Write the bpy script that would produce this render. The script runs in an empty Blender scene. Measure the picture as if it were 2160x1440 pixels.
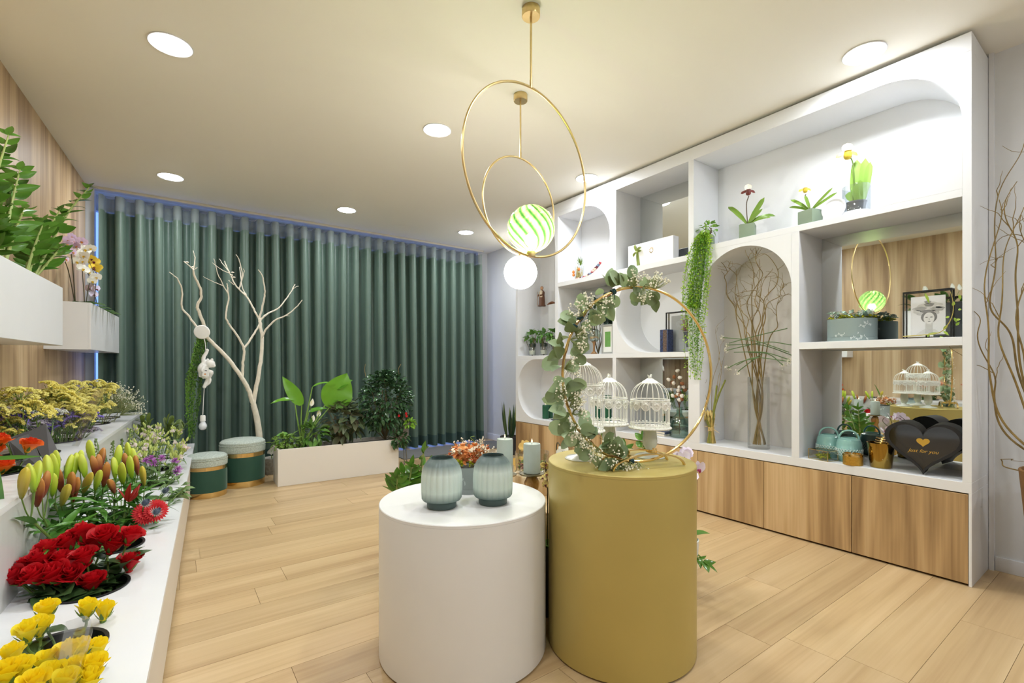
import bpy, bmesh, math, random
from mathutils import Vector, Matrix
S = bpy.context.scene
COL = S.collection
RN = random.Random(11)
PI = math.pi
# ------------------------------------------------------------------ camera
FPX, CXP, HYP, CAMH = 1000.0, 1080.0, 770.0, 1.1
TH = math.atan2(720, 1000)
cam_d = bpy.data.cameras.new('camera'); cam = bpy.data.objects.new('camera', cam_d); COL.objects.link(cam)
cam_d.sensor_width = 36; cam_d.lens = FPX / 2160 * 36; cam_d.shift_y = (HYP - 720) / 2160; cam_d.clip_start = .03
cam.location = (0, 0, CAMH); cam.rotation_euler = (PI / 2, 0, -TH)
S.camera = cam
# ------------------------------------------------------------------ world (dusk-blue daylight outside the window) and exposure
w = bpy.data.worlds.new('world'); S.world = w; w.use_nodes = True
w.node_tree.nodes['Background'].inputs[0].default_value = (.24, .40, 1.0, 1)
w.node_tree.nodes['Background'].inputs[1].default_value = 1.6
S.view_settings.view_transform = 'Standard'; S.view_settings.look = 'None'
S.view_settings.exposure = 0.5; S.view_settings.gamma = 1
S.view_settings.use_curve_mapping = False
S.cycles.use_adaptive_sampling = True; S.cycles.adaptive_threshold = .08; S.cycles.adaptive_min_samples = 16
S.cycles.max_bounces = 7; S.cycles.diffuse_bounces = 4; S.cycles.glossy_bounces = 4; S.cycles.transmission_bounces = 4; S.cycles.transparent_max_bounces = 16
S.cycles.caustics_reflective = False; S.cycles.caustics_refractive = False
LAMP = 30.0          # glow of the ceiling downlight diffusers
LAMPW = 8.6         # watts of each downlight
LAMPC = (.93, .965, 1.0)
# ------------------------------------------------------------------ pixel -> place helpers (used once to read positions off the photograph)
_s, _c = math.sin(TH), math.cos(TH)
def ray(x, y):
    a = (x - CXP) / FPX; b = (HYP - y) / FPX
    return Vector((_s + _c * a, _c - _s * a, b))
CAMP = Vector((0, 0, CAMH))
def atD(x, y, D): return CAMP + ray(x, y) * D
def onX(x, y, X): r = ray(x, y); return CAMP + r * (X / r.x)
def onY(x, y, Y): r = ray(x, y); return CAMP + r * (Y / r.y)
def onZ(x, y, Z): r = ray(x, y); return CAMP + r * ((Z - CAMH) / r.z)
LK = .0575; LW0 = -.976
_ln = Vector((1, -LK, 0)).normalized(); _lu = Vector((LK, 1, 0)).normalized()
LROT = -math.atan(LK)
def Lp(s, d, z): return Vector((LW0 + LK * s, s, 0)) + _ln * d + Vector((0, 0, z))      # s along the left wall, d out of it
def onL(x, y, d):
    r = ray(x, y); p0 = Lp(0, d, 0); t = (p0 - CAMP).dot(_ln) / r.dot(_ln)
    return CAMP + r * t
# ------------------------------------------------------------------ mesh building
class MB:
    def __init__(s): s.v = []; s.f = []; s.m = []
    def add(s, vs, fs, M=None, mi=0):
        o = len(s.v)
        s.v += [tuple(M @ Vector(v)) if M is not None else tuple(v) for v in vs]
        s.f += [tuple(i + o for i in f) for f in fs]; s.m += [mi] * len(fs); return s
    def box(s, x0, x1, y0, y1, z0, z1, M=None, mi=0):
        vs = [(x, y, z) for x in (x0, x1) for y in (y0, y1) for z in (z0, z1)]
        return s.add(vs, [(0, 1, 3, 2), (4, 6, 7, 5), (0, 4, 5, 1), (2, 3, 7, 6), (0, 2, 6, 4), (1, 5, 7, 3)], M, mi)
    def lathe(s, prof, n=24, M=None, mi=0, closed=False, mod=None):
        vs = []; fs = []; k = len(prof)
        for i in range(n):
            a = 2 * PI * i / n; ca, sa = math.cos(a), math.sin(a)
            for r, z in prof:
                q = r * (mod(a, z) if mod else 1); vs.append((q * ca, q * sa, z))
        for i in range(n):
            j = (i + 1) % n
            for t in range(k - 1 if not closed else k):
                u = (t + 1) % k
                fs.append((i * k + t, j * k + t, j * k + u, i * k + u))
        if not closed:
            if prof[0][0] > 1e-6: fs.append(tuple(i * k for i in range(n))[::-1])
            if prof[-1][0] > 1e-6: fs.append(tuple(i * k + k - 1 for i in range(n)))
        return s.add(vs, fs, M, mi)
    def tube(s, pts, rad, n=6, M=None, mi=0, loop=False):
        pts = [Vector(p) for p in pts]; k = len(pts)
        if not hasattr(rad, '__len__'): rad = [rad] * k
        vs = []; fs = []; prev = None
        for i, p in enumerate(pts):
            if loop: d = pts[(i + 1) % k] - pts[i - 1]
            else: d = pts[min(i + 1, k - 1)] - pts[max(i - 1, 0)]
            d = d.normalized() if d.length > 1e-9 else Vector((0, 0, 1))
            if prev is None:
                u = d.cross(Vector((0, 0, 1)))
                if u.length < .1: u = d.cross(Vector((1, 0, 0)))
            else:
                u = prev - d * prev.dot(d)
                if u.length < 1e-6: u = d.cross(Vector((1, 0, 0)))
            u.normalize(); prev = u; v = d.cross(u)
            for j in range(n):
                a = 2 * PI * j / n; vs.append(p + (u * math.cos(a) + v * math.sin(a)) * rad[i])
        for i in range(k if loop else k - 1):
            i2 = (i + 1) % k
            for j in range(n):
                j2 = (j + 1) % n; fs.append((i * n + j, i * n + j2, i2 * n + j2, i2 * n + j))
        if not loop: fs += [tuple(range(n))[::-1], tuple((k - 1) * n + j for j in range(n))]
        return s.add(vs, fs, M, mi)
    def ball(s, c, r, n=8, k=5, M=None, mi=0, sc=(1, 1, 1)):
        prof = [(0 if i in (0, k) else math.sin(PI * i / k) * r, -math.cos(PI * i / k) * r) for i in range(k + 1)]
        b = MB().lathe(prof, n)
        T = Matrix.Translation(c) @ Matrix.Diagonal((sc[0], sc[1], sc[2], 1))
        return s.add(b.v, b.f, (M @ T) if M is not None else T, mi)
    def leaf(s, L, W, prof='ovate', fold=.18, droop=.5, n=6, M=None, mi=0, wave=0, across=2):
        vs = []; fs = []; y = z = 0.0; ang = 0.0; c = across + 1
        for i in range(n + 1):
            t = i / n
            p = {'ovate': math.sin(PI * min(1, (t * .97 + .03)) ** .75) ** .85 if t < 1 else .02,
                 'lance': (math.sin(PI * min(1, t * .96 + .04) ** .85)) ** 1.1 if t < 1 else .02,
                 'round': math.sqrt(max(0, 1 - (2 * t - 1) ** 2)) * .98 + .02,
                 'strap': min(1, .35 + 1.6 * t) * (1 if t < .75 else math.sqrt(max(0.003, 1 - ((t - .75) / .25) ** 2))),
                 'blade': (1 - t) ** .6 * .98 + .02,
                 'heart': min(1, .55 + t * 1.6) * (max(0.0, 1 - t) ** .62) + .02}[prof]
            hw = W / 2 * p; wv = wave * W * math.sin(t * 17 + 1)
            for j in range(c):
                q = 2 * j / across - 1
                vs.append((q * hw, y, z + abs(q) ** 1.5 * fold * hw * 2 + (wv * q if j != across / 2 else 0)))
            st = L / n; ang = -droop * (t + .5 / n); y += st * math.cos(ang); z += st * math.sin(ang)
        for i in range(n):
            for j in range(across): fs.append((i * c + j, i * c + j + 1, (i + 1) * c + j + 1, (i + 1) * c + j))
        return s.add(vs, fs, M, mi)
    def prism(s, poly, h0, h1, M=None, mi=0):      # poly in xy, fanned from its first point
        k = len(poly); vs = [(x, y, h0) for x, y in poly] + [(x, y, h1) for x, y in poly]
        fs = [(0, i + 1, i) for i in range(1, k - 1)] + [(k, k + i, k + i + 1) for i in range(1, k - 1)]
        fs += [(i, (i + 1) % k, (i + 1) % k + k, i + k) for i in range(k)]
        return s.add(vs, fs, M, mi)
    def mesh(s, name='part', angle=38, smooth=True):
        me = bpy.data.meshes.new(name); me.from_pydata(s.v, [], s.f); me.update()
        if len(set(s.m)) > 1: me.polygons.foreach_set('material_index', s.m)
        if smooth:
            me.polygons.foreach_set('use_smooth', [True] * len(me.polygons))
            if angle: me.set_sharp_from_angle(angle=math.radians(angle))
        return me
def bmesh_fix(me):
    bm = bmesh.new(); bm.from_mesh(me); bmesh.ops.recalc_face_normals(bm, faces=bm.faces); bm.to_mesh(me); bm.free(); return me
def bevbox(x0, x1, y0, y1, z0, z1, b=.004, seg=2):
    me = MB().box(x0, x1, y0, y1, z0, z1).mesh(smooth=False)
    bm = bmesh.new(); bm.from_mesh(me); bmesh.ops.recalc_face_normals(bm, faces=bm.faces)
    bmesh.ops.bevel(bm, geom=bm.edges[:], offset=b, segments=seg, profile=.6, affect='EDGES'); bm.to_mesh(me); bm.free()
    me.polygons.foreach_set('use_smooth', [True] * len(me.polygons)); me.set_sharp_from_angle(angle=math.radians(30))
    return me
def orient(pos, d, up=(0, 0, 1), roll=0, sc=1):
    y = Vector(d).normalized(); up = Vector(up); x = y.cross(up)
    if x.length < 1e-4: x = y.cross(Vector((1, .1, 0)))
    x.normalize(); z = x.cross(y)
    M = Matrix((x, y, z)).transposed().to_4x4()
    if roll: M = M @ Matrix.Rotation(roll, 4, 'Y')
    return Matrix.Translation(pos) @ M @ (Matrix.Scale(sc, 4) if not hasattr(sc, '__len__') else Matrix.Diagonal((*sc, 1)))
def zto(pos, d, sc=1, spin=0):      # local +Z along d
    q = Vector((0, 0, 1)).rotation_difference(Vector(d).normalized())
    return Matrix.Translation(pos) @ q.to_matrix().to_4x4() @ Matrix.Rotation(spin, 4, 'Z') @ Matrix.Scale(sc, 4)
def T(x, y, z, rz=0, sc=1): return Matrix.Translation((x, y, z)) @ Matrix.Rotation(rz, 4, 'Z') @ Matrix.Scale(sc, 4)
def bez(pts, n=10):                 # Catmull-Rom through points
    P = [Vector(p) for p in pts]
    if len(P) == 2: return [P[0].lerp(P[1], i / n) for i in range(n + 1)]
    Q = [P[0] * 2 - P[1]] + P + [P[-1] * 2 - P[-2]]; out = []
    for i in range(1, len(Q) - 2):
        for k in range(n):
            t = k / n; a, b, c, d = Q[i - 1], Q[i], Q[i + 1], Q[i + 2]
            out.append(.5 * (2 * b + (c - a) * t + (2 * a - 5 * b + 4 * c - d) * t * t + (3 * b - 3 * c + d - a) * t ** 3))
    out.append(P[-1]); return out
def taper(n, r0, r1): return [r0 + (r1 - r0) * i / max(1, n - 1) for i in range(n)]
def rdir(el0, el1, az=None):
    a = RN.uniform(0, 2 * PI) if az is None else az; e = math.radians(RN.uniform(el0, el1))
    return Vector((math.cos(a) * math.cos(e), math.sin(a) * math.cos(e), math.sin(e)))
# ------------------------------------------------------------------ objects
def mk(name, me, mat, parent=None, M=None, world=False, kind=None, label=None):
    if isinstance(me, MB): me = me.mesh(name)
    o = bpy.data.objects.new(name, me); COL.objects.link(o)
    if mat is not None and not me.materials:
        for q in (mat if isinstance(mat, (list, tuple)) else [mat]): me.materials.append(q)
    if parent is not None:
        o.parent = parent
        if world: o.matrix_parent_inverse = parent.matrix_basis.inverted()
    if M is not None: o.matrix_basis = M
    if kind: o['kind'] = kind
    if label: o['label'] = label
    return o
def tag(o, label, cat, group=None, kind=None):
    o['label'] = label; o['category'] = cat
    if group: o['group'] = group
    if kind: o['kind'] = kind
    return o
def thing(name, label, cat, loc=(0, 0, 0), rz=0, group=None):
    o = bpy.data.objects.new(name, None); COL.objects.link(o); o.empty_display_size = .05
    o.location = loc; o.rotation_euler = (0, 0, rz)
    o.matrix_basis = Matrix.Translation(loc) @ Matrix.Rotation(rz, 4, 'Z')
    return tag(o, label, cat, group)
def struct(name, me, mat, parent=None):
    o = mk(name, me, mat, parent)
    if parent is None: o['kind'] = 'structure'
    return o
def copytree(o, M=None, label=None, parent=None):
    c = o.copy(); COL.objects.link(c)
    if parent is not None: c.parent = parent
    if M is not None: c.matrix_basis = M
    if label: c['label'] = label
    for ch in list(o.children): copytree(ch, parent=c)
    return c
# ------------------------------------------------------------------ materials
def lin(c): return tuple(((v / 255) / 12.92 if v / 255 < .04045 else ((v / 255 + .055) / 1.055) ** 2.4) for v in c)
MATS = {}
def nodes(name):
    m = bpy.data.materials.new(name); m.use_nodes = True; nt = m.node_tree
    return m, nt, nt.nodes, nt.links, nt.nodes['Principled BSDF']
def mat(name, c=(200, 200, 200), rough=.5, metal=0, var=0, vscale=8, bump=0, bscale=120, emit=None, es=1, coat=0, trans=0, spec=.5, objvar=0, aniso=None, alpha=1):
    if name in MATS: return MATS[name]
    m, nt, N, Lk, B = nodes(name); L = lin(c)
    B.inputs['Base Color'].default_value = (*L, 1); B.inputs['Roughness'].default_value = rough; B.inputs['Metallic'].default_value = metal
    B.inputs['Specular IOR Level'].default_value = spec; B.inputs['Coat Weight'].default_value = coat; B.inputs['Coat Roughness'].default_value = .1
    B.inputs['Transmission Weight'].default_value = trans
    if var or objvar or bump:
        tc = N.new('ShaderNodeTexCoord')
    if var or objvar:
        nz = N.new('ShaderNodeTexNoise'); nz.inputs['Scale'].default_value = vscale; nz.inputs['Detail'].default_value = 4
        mp = N.new('ShaderNodeMapping'); Lk.new(tc.outputs['Object'], mp.inputs[0]); Lk.new(mp.outputs[0], nz.inputs['Vector'])
        if aniso: mp.inputs['Scale'].default_value = aniso
        mr = N.new('ShaderNodeMapRange'); mr.inputs[1].default_value = .3; mr.inputs[2].default_value = .7
        mr.inputs[3].default_value = 1 - var; mr.inputs[4].default_value = 1 + var; Lk.new(nz.outputs[0], mr.inputs[0])
        out = mr.outputs[0]
        if objvar:
            oi = N.new('ShaderNodeObjectInfo'); m2 = N.new('ShaderNodeMapRange'); m2.inputs[3].default_value = 1 - objvar; m2.inputs[4].default_value = 1 + objvar
            Lk.new(oi.outputs['Random'], m2.inputs[0]); mu = N.new('ShaderNodeMath'); mu.operation = 'MULTIPLY'
            Lk.new(out, mu.inputs[0]); Lk.new(m2.outputs[0], mu.inputs[1]); out = mu.outputs[0]
        hs = N.new('ShaderNodeHueSaturation'); hs.inputs['Color'].default_value = (*L, 1); Lk.new(out, hs.inputs['Value']); Lk.new(hs.outputs[0], B.inputs['Base Color'])
    if bump:
        bn = N.new('ShaderNodeTexNoise'); bn.inputs['Scale'].default_value = bscale; bn.inputs['Detail'].default_value = 3; Lk.new(tc.outputs['Object'], bn.inputs['Vector'])
        bp = N.new('ShaderNodeBump'); bp.inputs['Strength'].default_value = bump; bp.inputs['Distance'].default_value = .003
        Lk.new(bn.outputs[0], bp.inputs['Height']); Lk.new(bp.outputs[0], B.inputs['Normal'])
    if emit:
        B.inputs['Emission Color'].default_value = (*emit, 1); B.inputs['Emission Strength'].default_value = es
    if alpha < 1: B.inputs['Alpha'].default_value = alpha
    MATS[name] = m; return m
def leafmat(name, c, c2=None, rough=.38, tl=.22, vein=0):
    """green leaf: two-tone by position and by leaf, a little light shining through"""
    if name in MATS: return MATS[name]
    m, nt, N, Lk, B = nodes(name); c2 = c2 or tuple(int(v * .72) for v in c)
    tc = N.new('ShaderNodeTexCoord'); nz = N.new('ShaderNodeTexNoise'); nz.inputs['Scale'].default_value = 14
    Lk.new(tc.outputs['Object'], nz.inputs['Vector']); oi = N.new('ShaderNodeObjectInfo')
    ad = N.new('ShaderNodeMath'); ad.operation = 'ADD'; Lk.new(nz.outputs[0], ad.inputs[0]); Lk.new(oi.outputs['Random'], ad.inputs[1])
    mr = N.new('ShaderNodeMapRange'); mr.inputs[1].default_value = .3; mr.inputs[2].default_value = .8; Lk.new(ad.outputs[0], mr.inputs[0])
    mx = N.new('ShaderNodeMix'); mx.data_type = 'RGBA'; Lk.new(mr.outputs[0], mx.inputs[0])
    mx.inputs[6].default_value = (*lin(c2), 1); mx.inputs[7].default_value = (*lin(c), 1)
    Lk.new(mx.outputs[2], B.inputs['Base Color']); B.inputs['Roughness'].default_value = rough
    tb = N.new('ShaderNodeBsdfTranslucent'); Lk.new(mx.outputs[2], tb.inputs[0])
    ms = N.new('ShaderNodeMixShader'); ms.inputs[0].default_value = tl; Lk.new(B.outputs[0], ms.inputs[1]); Lk.new(tb.outputs[0], ms.inputs[2])
    Lk.new(ms.outputs[0], N['Material Output'].inputs[0]); MATS[name] = m; return m
def thin(name, c=(255, 255, 255), gloss=.06, rough=.02, tint_rough=0):
    """thin clear glass or film: transparent with a fresnel reflection"""
    if name in MATS: return MATS[name]
    m = bpy.data.materials.new(name); m.use_nodes = True; N = m.node_tree.nodes; Lk = m.node_tree.links; N.remove(N['Principled BSDF'])
    tr = N.new('ShaderNodeBsdfTransparent'); tr.inputs[0].default_value = (*lin(c), 1)
    gl = N.new('ShaderNodeBsdfGlossy'); gl.inputs['Roughness'].default_value = rough
    fr = N.new('ShaderNodeLayerWeight'); fr.inputs['Blend'].default_value = .25
    mr = N.new('ShaderNodeMapRange'); mr.inputs[3].default_value = gloss; mr.inputs[4].default_value = .40; Lk.new(fr.outputs['Fresnel'], mr.inputs[0])
    ms = N.new('ShaderNodeMixShader'); Lk.new(mr.outputs[0], ms.inputs[0]); Lk.new(tr.outputs[0], ms.inputs[1]); Lk.new(gl.outputs[0], ms.inputs[2])
    Lk.new(ms.outputs[0], N['Material Output'].inputs[0]); MATS[name] = m; return m
def grad(name, stops, axis='Z', lo=0, hi=1, rough=.4, coord='Object', tl=0, metal=0):
    """colour that runs along an object's own axis"""
    if name in MATS: return MATS[name]
    m, nt, N, Lk, B = nodes(name); tc = N.new('ShaderNodeTexCoord'); sx = N.new('ShaderNodeSeparateXYZ'); Lk.new(tc.outputs[coord], sx.inputs[0])
    mr = N.new('ShaderNodeMapRange'); mr.inputs[1].default_value = lo; mr.inputs[2].default_value = hi; Lk.new(sx.outputs[axis], mr.inputs[0])
    nz = N.new('ShaderNodeTexNoise'); nz.inputs['Scale'].default_value = 60; Lk.new(tc.outputs[coord], nz.inputs['Vector'])
    ad = N.new('ShaderNodeMath'); ad.operation = 'MULTIPLY_ADD'; ad.inputs[1].default_value = .12; Lk.new(nz.outputs[0], ad.inputs[0]); Lk.new(mr.outputs[0], ad.inputs[2])
    cr = N.new('ShaderNodeValToRGB'); Lk.new(ad.outputs[0], cr.inputs[0])
    el = cr.color_ramp.elements
    while len(el) < len(stops): el.new(.5)
    for e, (p, c) in zip(el, stops): e.position = p; e.color = (*lin(c), 1)
    Lk.new(cr.outputs[0], B.inputs['Base Color']); B.inputs['Roughness'].default_value = rough; B.inputs['Metallic'].default_value = metal
    if tl:
        tb = N.new('ShaderNodeBsdfTranslucent'); Lk.new(cr.outputs[0], tb.inputs[0]); ms = N.new('ShaderNodeMixShader'); ms.inputs[0].default_value = tl
        Lk.new(B.outputs[0], ms.inputs[1]); Lk.new(tb.outputs[0], ms.inputs[2]); Lk.new(ms.outputs[0], N['Material Output'].inputs[0])
    MATS[name] = m; return m
def wood(name, c0, c1, c2, along='Z', sc=1.0, rough=.45, objoff=True, rng=(.35, .5, .68), fine=.24):
    if name in MATS: return MATS[name]
    m, nt, N, Lk, B = nodes(name); tc = N.new('ShaderNodeTexCoord'); oi = N.new('ShaderNodeObjectInfo')
    vm = N.new('ShaderNodeVectorMath'); vm.operation = 'MULTIPLY_ADD'; cb = N.new('ShaderNodeCombineXYZ')
    for i in range(3): Lk.new(oi.outputs['Random'], cb.inputs[i])
    Lk.new(cb.outputs[0], vm.inputs[0]); vm.inputs[1].default_value = (37, 23, 51) if objoff else (0, 0, 0); Lk.new(tc.outputs['Object'], vm.inputs[2])
    def nz(across, al, det, dist):
        mp = N.new('ShaderNodeMapping'); k = [across * sc] * 3; k['XYZ'.index(along)] = al * sc; mp.inputs['Scale'].default_value = k
        Lk.new(vm.outputs[0], mp.inputs[0]); n = N.new('ShaderNodeTexNoise'); n.inputs['Scale'].default_value = 1; n.inputs['Detail'].default_value = det
        n.inputs['Distortion'].default_value = dist; Lk.new(mp.outputs[0], n.inputs['Vector']); return n
    a = nz(6.5, .45, 3, .9); b = nz(70, 1.6, 4, .3)
    ad = N.new('ShaderNodeMath'); ad.operation = 'MULTIPLY_ADD'; ad.inputs[1].default_value = fine; Lk.new(b.outputs[0], ad.inputs[0])
    sb = N.new('ShaderNodeMath'); sb.operation = 'SUBTRACT'; sb.inputs[1].default_value = fine / 2; Lk.new(a.outputs[0], sb.inputs[0]); Lk.new(sb.outputs[0], ad.inputs[2])
    cr = N.new('ShaderNodeValToRGB'); Lk.new(ad.outputs[0], cr.inputs[0]); el = cr.color_ramp.elements; el.new(.5)
    for e, p, c in zip(el, rng, (c0, c1, c2)): e.position = p; e.color = (*lin(c), 1)
    hs = N.new('ShaderNodeHueSaturation'); mr = N.new('ShaderNodeMapRange'); mr.inputs[3].default_value = .93; mr.inputs[4].default_value = 1.06
    Lk.new(oi.outputs['Random'], mr.inputs[0]); Lk.new(mr.outputs[0], hs.inputs['Value']); Lk.new(cr.outputs[0], hs.inputs['Color']); Lk.new(hs.outputs[0], B.inputs['Base Color'])
    bp = N.new('ShaderNodeBump'); bp.inputs['Strength'].default_value = .12; bp.inputs['Distance'].default_value = .002; Lk.new(b.outputs[0], bp.inputs['Height']); Lk.new(bp.outputs[0], B.inputs['Normal'])
    B.inputs['Roughness'].default_value = rough; MATS[name] = m; return m
WHITE = mat('white lacquer', (224, 226, 230), .42, var=.015, vscale=2)
BRASS = mat('brushed brass', (216, 192, 138), .28, 1, var=.06, vscale=20)
BLACKM = mat('black metal', (24, 24, 26), .4, .3)
GLASS = thin('clear glass', (253, 254, 254))
STEM = leafmat('stem green', (112, 140, 66), (80, 110, 48), .5, .1)
# ================================================================== the room
ZC = 2.775
XR = 3.60; XR2 = 3.86; YB = 6.16; YF = -2.2; UY0, UY1 = .574, 4.394; UX = 3.217; UXB = 3.55
FLOORM = wood('oak laminate floor', (174, 144, 104), (194, 166, 124), (206, 180, 140), 'X', .8, .36, rng=(.24, .5, .76), fine=.5)
PANELW = wood('walnut-oak wall panelling', (152, 124, 92), (188, 160, 122), (208, 184, 148), 'Z', .8, .5)
DOORW = wood('oak door veneer', (144, 114, 78), (186, 154, 110), (212, 184, 142), 'Z', .9, .42)
WALLM = mat('grey-white wall paint', (206, 208, 210), .7, var=.02, vscale=3, bump=.05, bscale=60)
CEILM = mat('ceiling paint', (240, 237, 228), .8, var=.01, vscale=1)
DARK = mat('dark joint', (38, 30, 24), .8)
fl = struct('floor', MB().box(-1.5, 4.1, YF, YB + .3, -.06, -.0035), mat('floor joint', (138, 110, 76), .8))
# floor planks: shared meshes, staggered rows that run across the room
PW, PL = .192, 1.29
plank = MB().box(-PL / 2 + .0008, PL / 2 - .0008, -PW / 2 + .0007, PW / 2 - .0007, -.0035, 0).mesh('plank', smooth=False)
plank.materials.append(FLOORM)
row = 0; y = .05
while y < YB:
    off = RN.uniform(0, PL); x = -1.2 - off
    while x < 3.95:
        lo, hi = max(x, -1.15), min(x + PL, 3.95)
        if hi - lo > .06 and not (y < .2 and lo < -.3):
            if hi - lo > PL - .01: mk('plank', plank, None, fl, T((lo + hi) / 2, y, 0))
            else:
                me = MB().box(-(hi - lo) / 2 + .0008, (hi - lo) / 2 - .0008, -PW / 2 + .0007, PW / 2 - .0007, -.0035, 0).mesh('plank', smooth=False)
                mk('plank', me, FLOORM, fl, T((lo + hi) / 2, y, 0))
        x += PL
    y += PW
mk('plank_field', MB().box(-1.4, 3.95, YF, .05 - PW / 2, -.0035, 0), FLOORM, fl, kind='stuff')
struct('ceiling', MB().box(-1.5, 4.1, YF, YB + .3, ZC, ZC + .1), CEILM)
# left wall: wood panelling, a touch out of square with the rest of the room
wl = struct('wall_left', MB().box(-.2, -.02, YF, 5.86, 0, ZC), WALLM)
wl.matrix_basis = Matrix.Translation((LW0, 0, 0)) @ Matrix.Rotation(LROT, 4, 'Z')
edges = [YF, -1.2, 0, 1.22, 2.44, 3.66, 4.88, 5.86]
for a, b in zip(edges, edges[1:]):
    mk('wall_panel', MB().box(-.02, 0, a + .0006, b - .0006, 0, ZC), PANELW, wl)
struct('trim_1', MB().box(LW0 + LK * 5.9 - .3, LW0 + LK * 5.9 + .055, 5.9, 6.02, 0, ZC), WALLM)       # pier at the window's left
struct('wall_right', MB().box(XR, XR + .15, YF, 4.30, 0, ZC), mat('grey plaster wall', (218, 221, 224), .75, var=.06, vscale=3.2, bump=.12, bscale=18))
struct('wall_right_far', MB().box(XR2, XR2 + .15, 4.30, YB + .3, 0, ZC), WALLM)
struct('wall_front', MB().box(-1.5, 4.1, YF - .1, YF, 0, ZC), WALLM)
struct('trim_2', MB().box(3.575, XR, .552, .572, 0, ZC), WHITE)
struct('trim_3', MB().box(3.70, XR2, 6.0, 6.06, 0, ZC), WALLM)
struct('baseboard_right', bevbox(XR - .012, XR, YF, .55, 0, .075, .003), WHITE)
struct('baseboard_far', bevbox(XR2 - .014, XR2, 4.42, 6.0, 0, .09, .003), WHITE)
# window behind the curtain
wd = struct('window_1', MB().box(-.75, 3.9, YB, YB + .08, 2.62, ZC), WALLM)
for x in (-.7, .42, 1.54, 2.66, 3.78):
    mk('window_frame', MB().box(x - .03, x + .03, YB, YB + .06, 0, 2.62), mat('window aluminium', (190, 195, 205), .35, .6), wd)
for x in (-.7, .42, 1.54, 2.66): mk('pane', MB().box(x + .03, x + 1.09, YB + .025, YB + .033, .02, 2.62), thin('window glass', (235, 242, 250)), wd)
struct('wall_back', MB().box(-1.5, -.73, YB, YB + .1, 0, ZC).box(3.81, 4.1, YB, YB + .1, 0, ZC), WALLM)
mt = mk('floor_mat', bevbox(2.2, 3.8, 5.2, 5.74, 0, .012, .004), mat('grey fibre mat', (112, 112, 112), .95, var=.25, vscale=180, bump=.6, bscale=260))
tag(mt, 'grey entrance mat on the floor before the green curtain', 'mat')
# ------------------------------------------------------------------ ceiling downlights
rim = MB().lathe([(.082, 0), (.098, 0), (.100, -.004), (.097, -.007), (.084, -.004)], 40, closed=True).mesh('trim_ring'); rim.materials.append(WHITE)
dif = MB().lathe([(0, -.016), (.05, -.0145), (.07, -.011), (.083, -.003), (.083, -.001), (0, -.001)], 40).mesh('diffuser')
dif.materials.append(mat('lamp diffuser', (255, 255, 255), .5, emit=LAMPC, es=LAMP))
dl = {(0, 0): 'round ceiling downlight over the near end of the flower counter', (1, 0): 'round ceiling downlight left of the brass pendants', (2, 0): 'round ceiling downlight near the middle of the shelf unit',
      (0, 1): 'round ceiling downlight above the white tree by the curtain', (1, 1): 'round ceiling downlight before the middle of the curtain', (2, 1): "round ceiling downlight in the room's far right corner",
      (2, 2): 'bright round ceiling downlight over the near end of the shelf unit'}
for (i, j) in [(0, 0), (1, 0), (2, 0), (0, 1), (1, 1), (2, 1), (2, 2), (0, 2), (1, 2), (0, 3), (1, 3), (2, 3)]:  # those missing from dl are out of view, added as fill along the grid
    X = (0.0, 1.54, 3.02)[i]; Y = (3.05, 5.19, .96, -1.15)[j]
    t = thing('ceiling_downlight', dl.get((i, j), 'unseen round ceiling downlight, added for fill along the ceiling grid'), 'ceiling light', (X, Y, ZC), 0, 'ceiling downlights')
    mk('trim_ring', rim, None, t); mk('diffuser', dif, None, t)
    ld = bpy.data.lights.new('downlight', 'AREA'); ld.shape = 'DISK'; ld.size = .16; ld.energy = LAMPW; ld.color = LAMPC; ld.spread = PI
    lo = bpy.data.objects.new('lamp', ld); COL.objects.link(lo); lo.parent = t; lo.location = (0, 0, -.02)
# ------------------------------------------------------------------ curtain
CY = 5.90; X0, X1 = -.545, 3.66; pitch = .15; nf = int((X1 - X0) / pitch)
def curt(z0, z1, off, nz, name, m, par, amp=.078, kind=None, dx=0):
    b = MB(); sp = 10; vs = []; fs = []; nx = nf * sp
    for j in range(nz + 1):
        t = j / nz; z = z0 + (z1 - z0) * t; ht = z / 2.72
        for i in range(nx + 1):
            ph = i / sp; k = int(ph + .5); rr = math.sin(k * 12.9) * .5 + math.sin(k * 4.1) * .5
            lo = 1 - ht
            x = X0 + ph * pitch + .0135 * math.sin(ph * 4 * PI) * (1 - .3 * lo) + lo * .018 * math.sin(ph * 2.3 + k) * 0.6 + lo * .02 * math.sin(ph * .7)
            yy = CY - math.cos(ph * 2 * PI) * (amp + lo * .012 * rr) - lo * .05 + .012 * lo * math.sin(ph * 4 * PI + 1.3 * rr) + off
            vs.append((x + dx, yy, z))
    for j in range(nz):
        for i in range(nx):
            a = j * (nx + 1) + i; fs.append((a, a + 1, a + nx + 2, a + nx + 1))
    b.add(vs, fs); return mk(name, b.mesh(name, angle=0), m, par, world=True, kind=kind)
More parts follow.
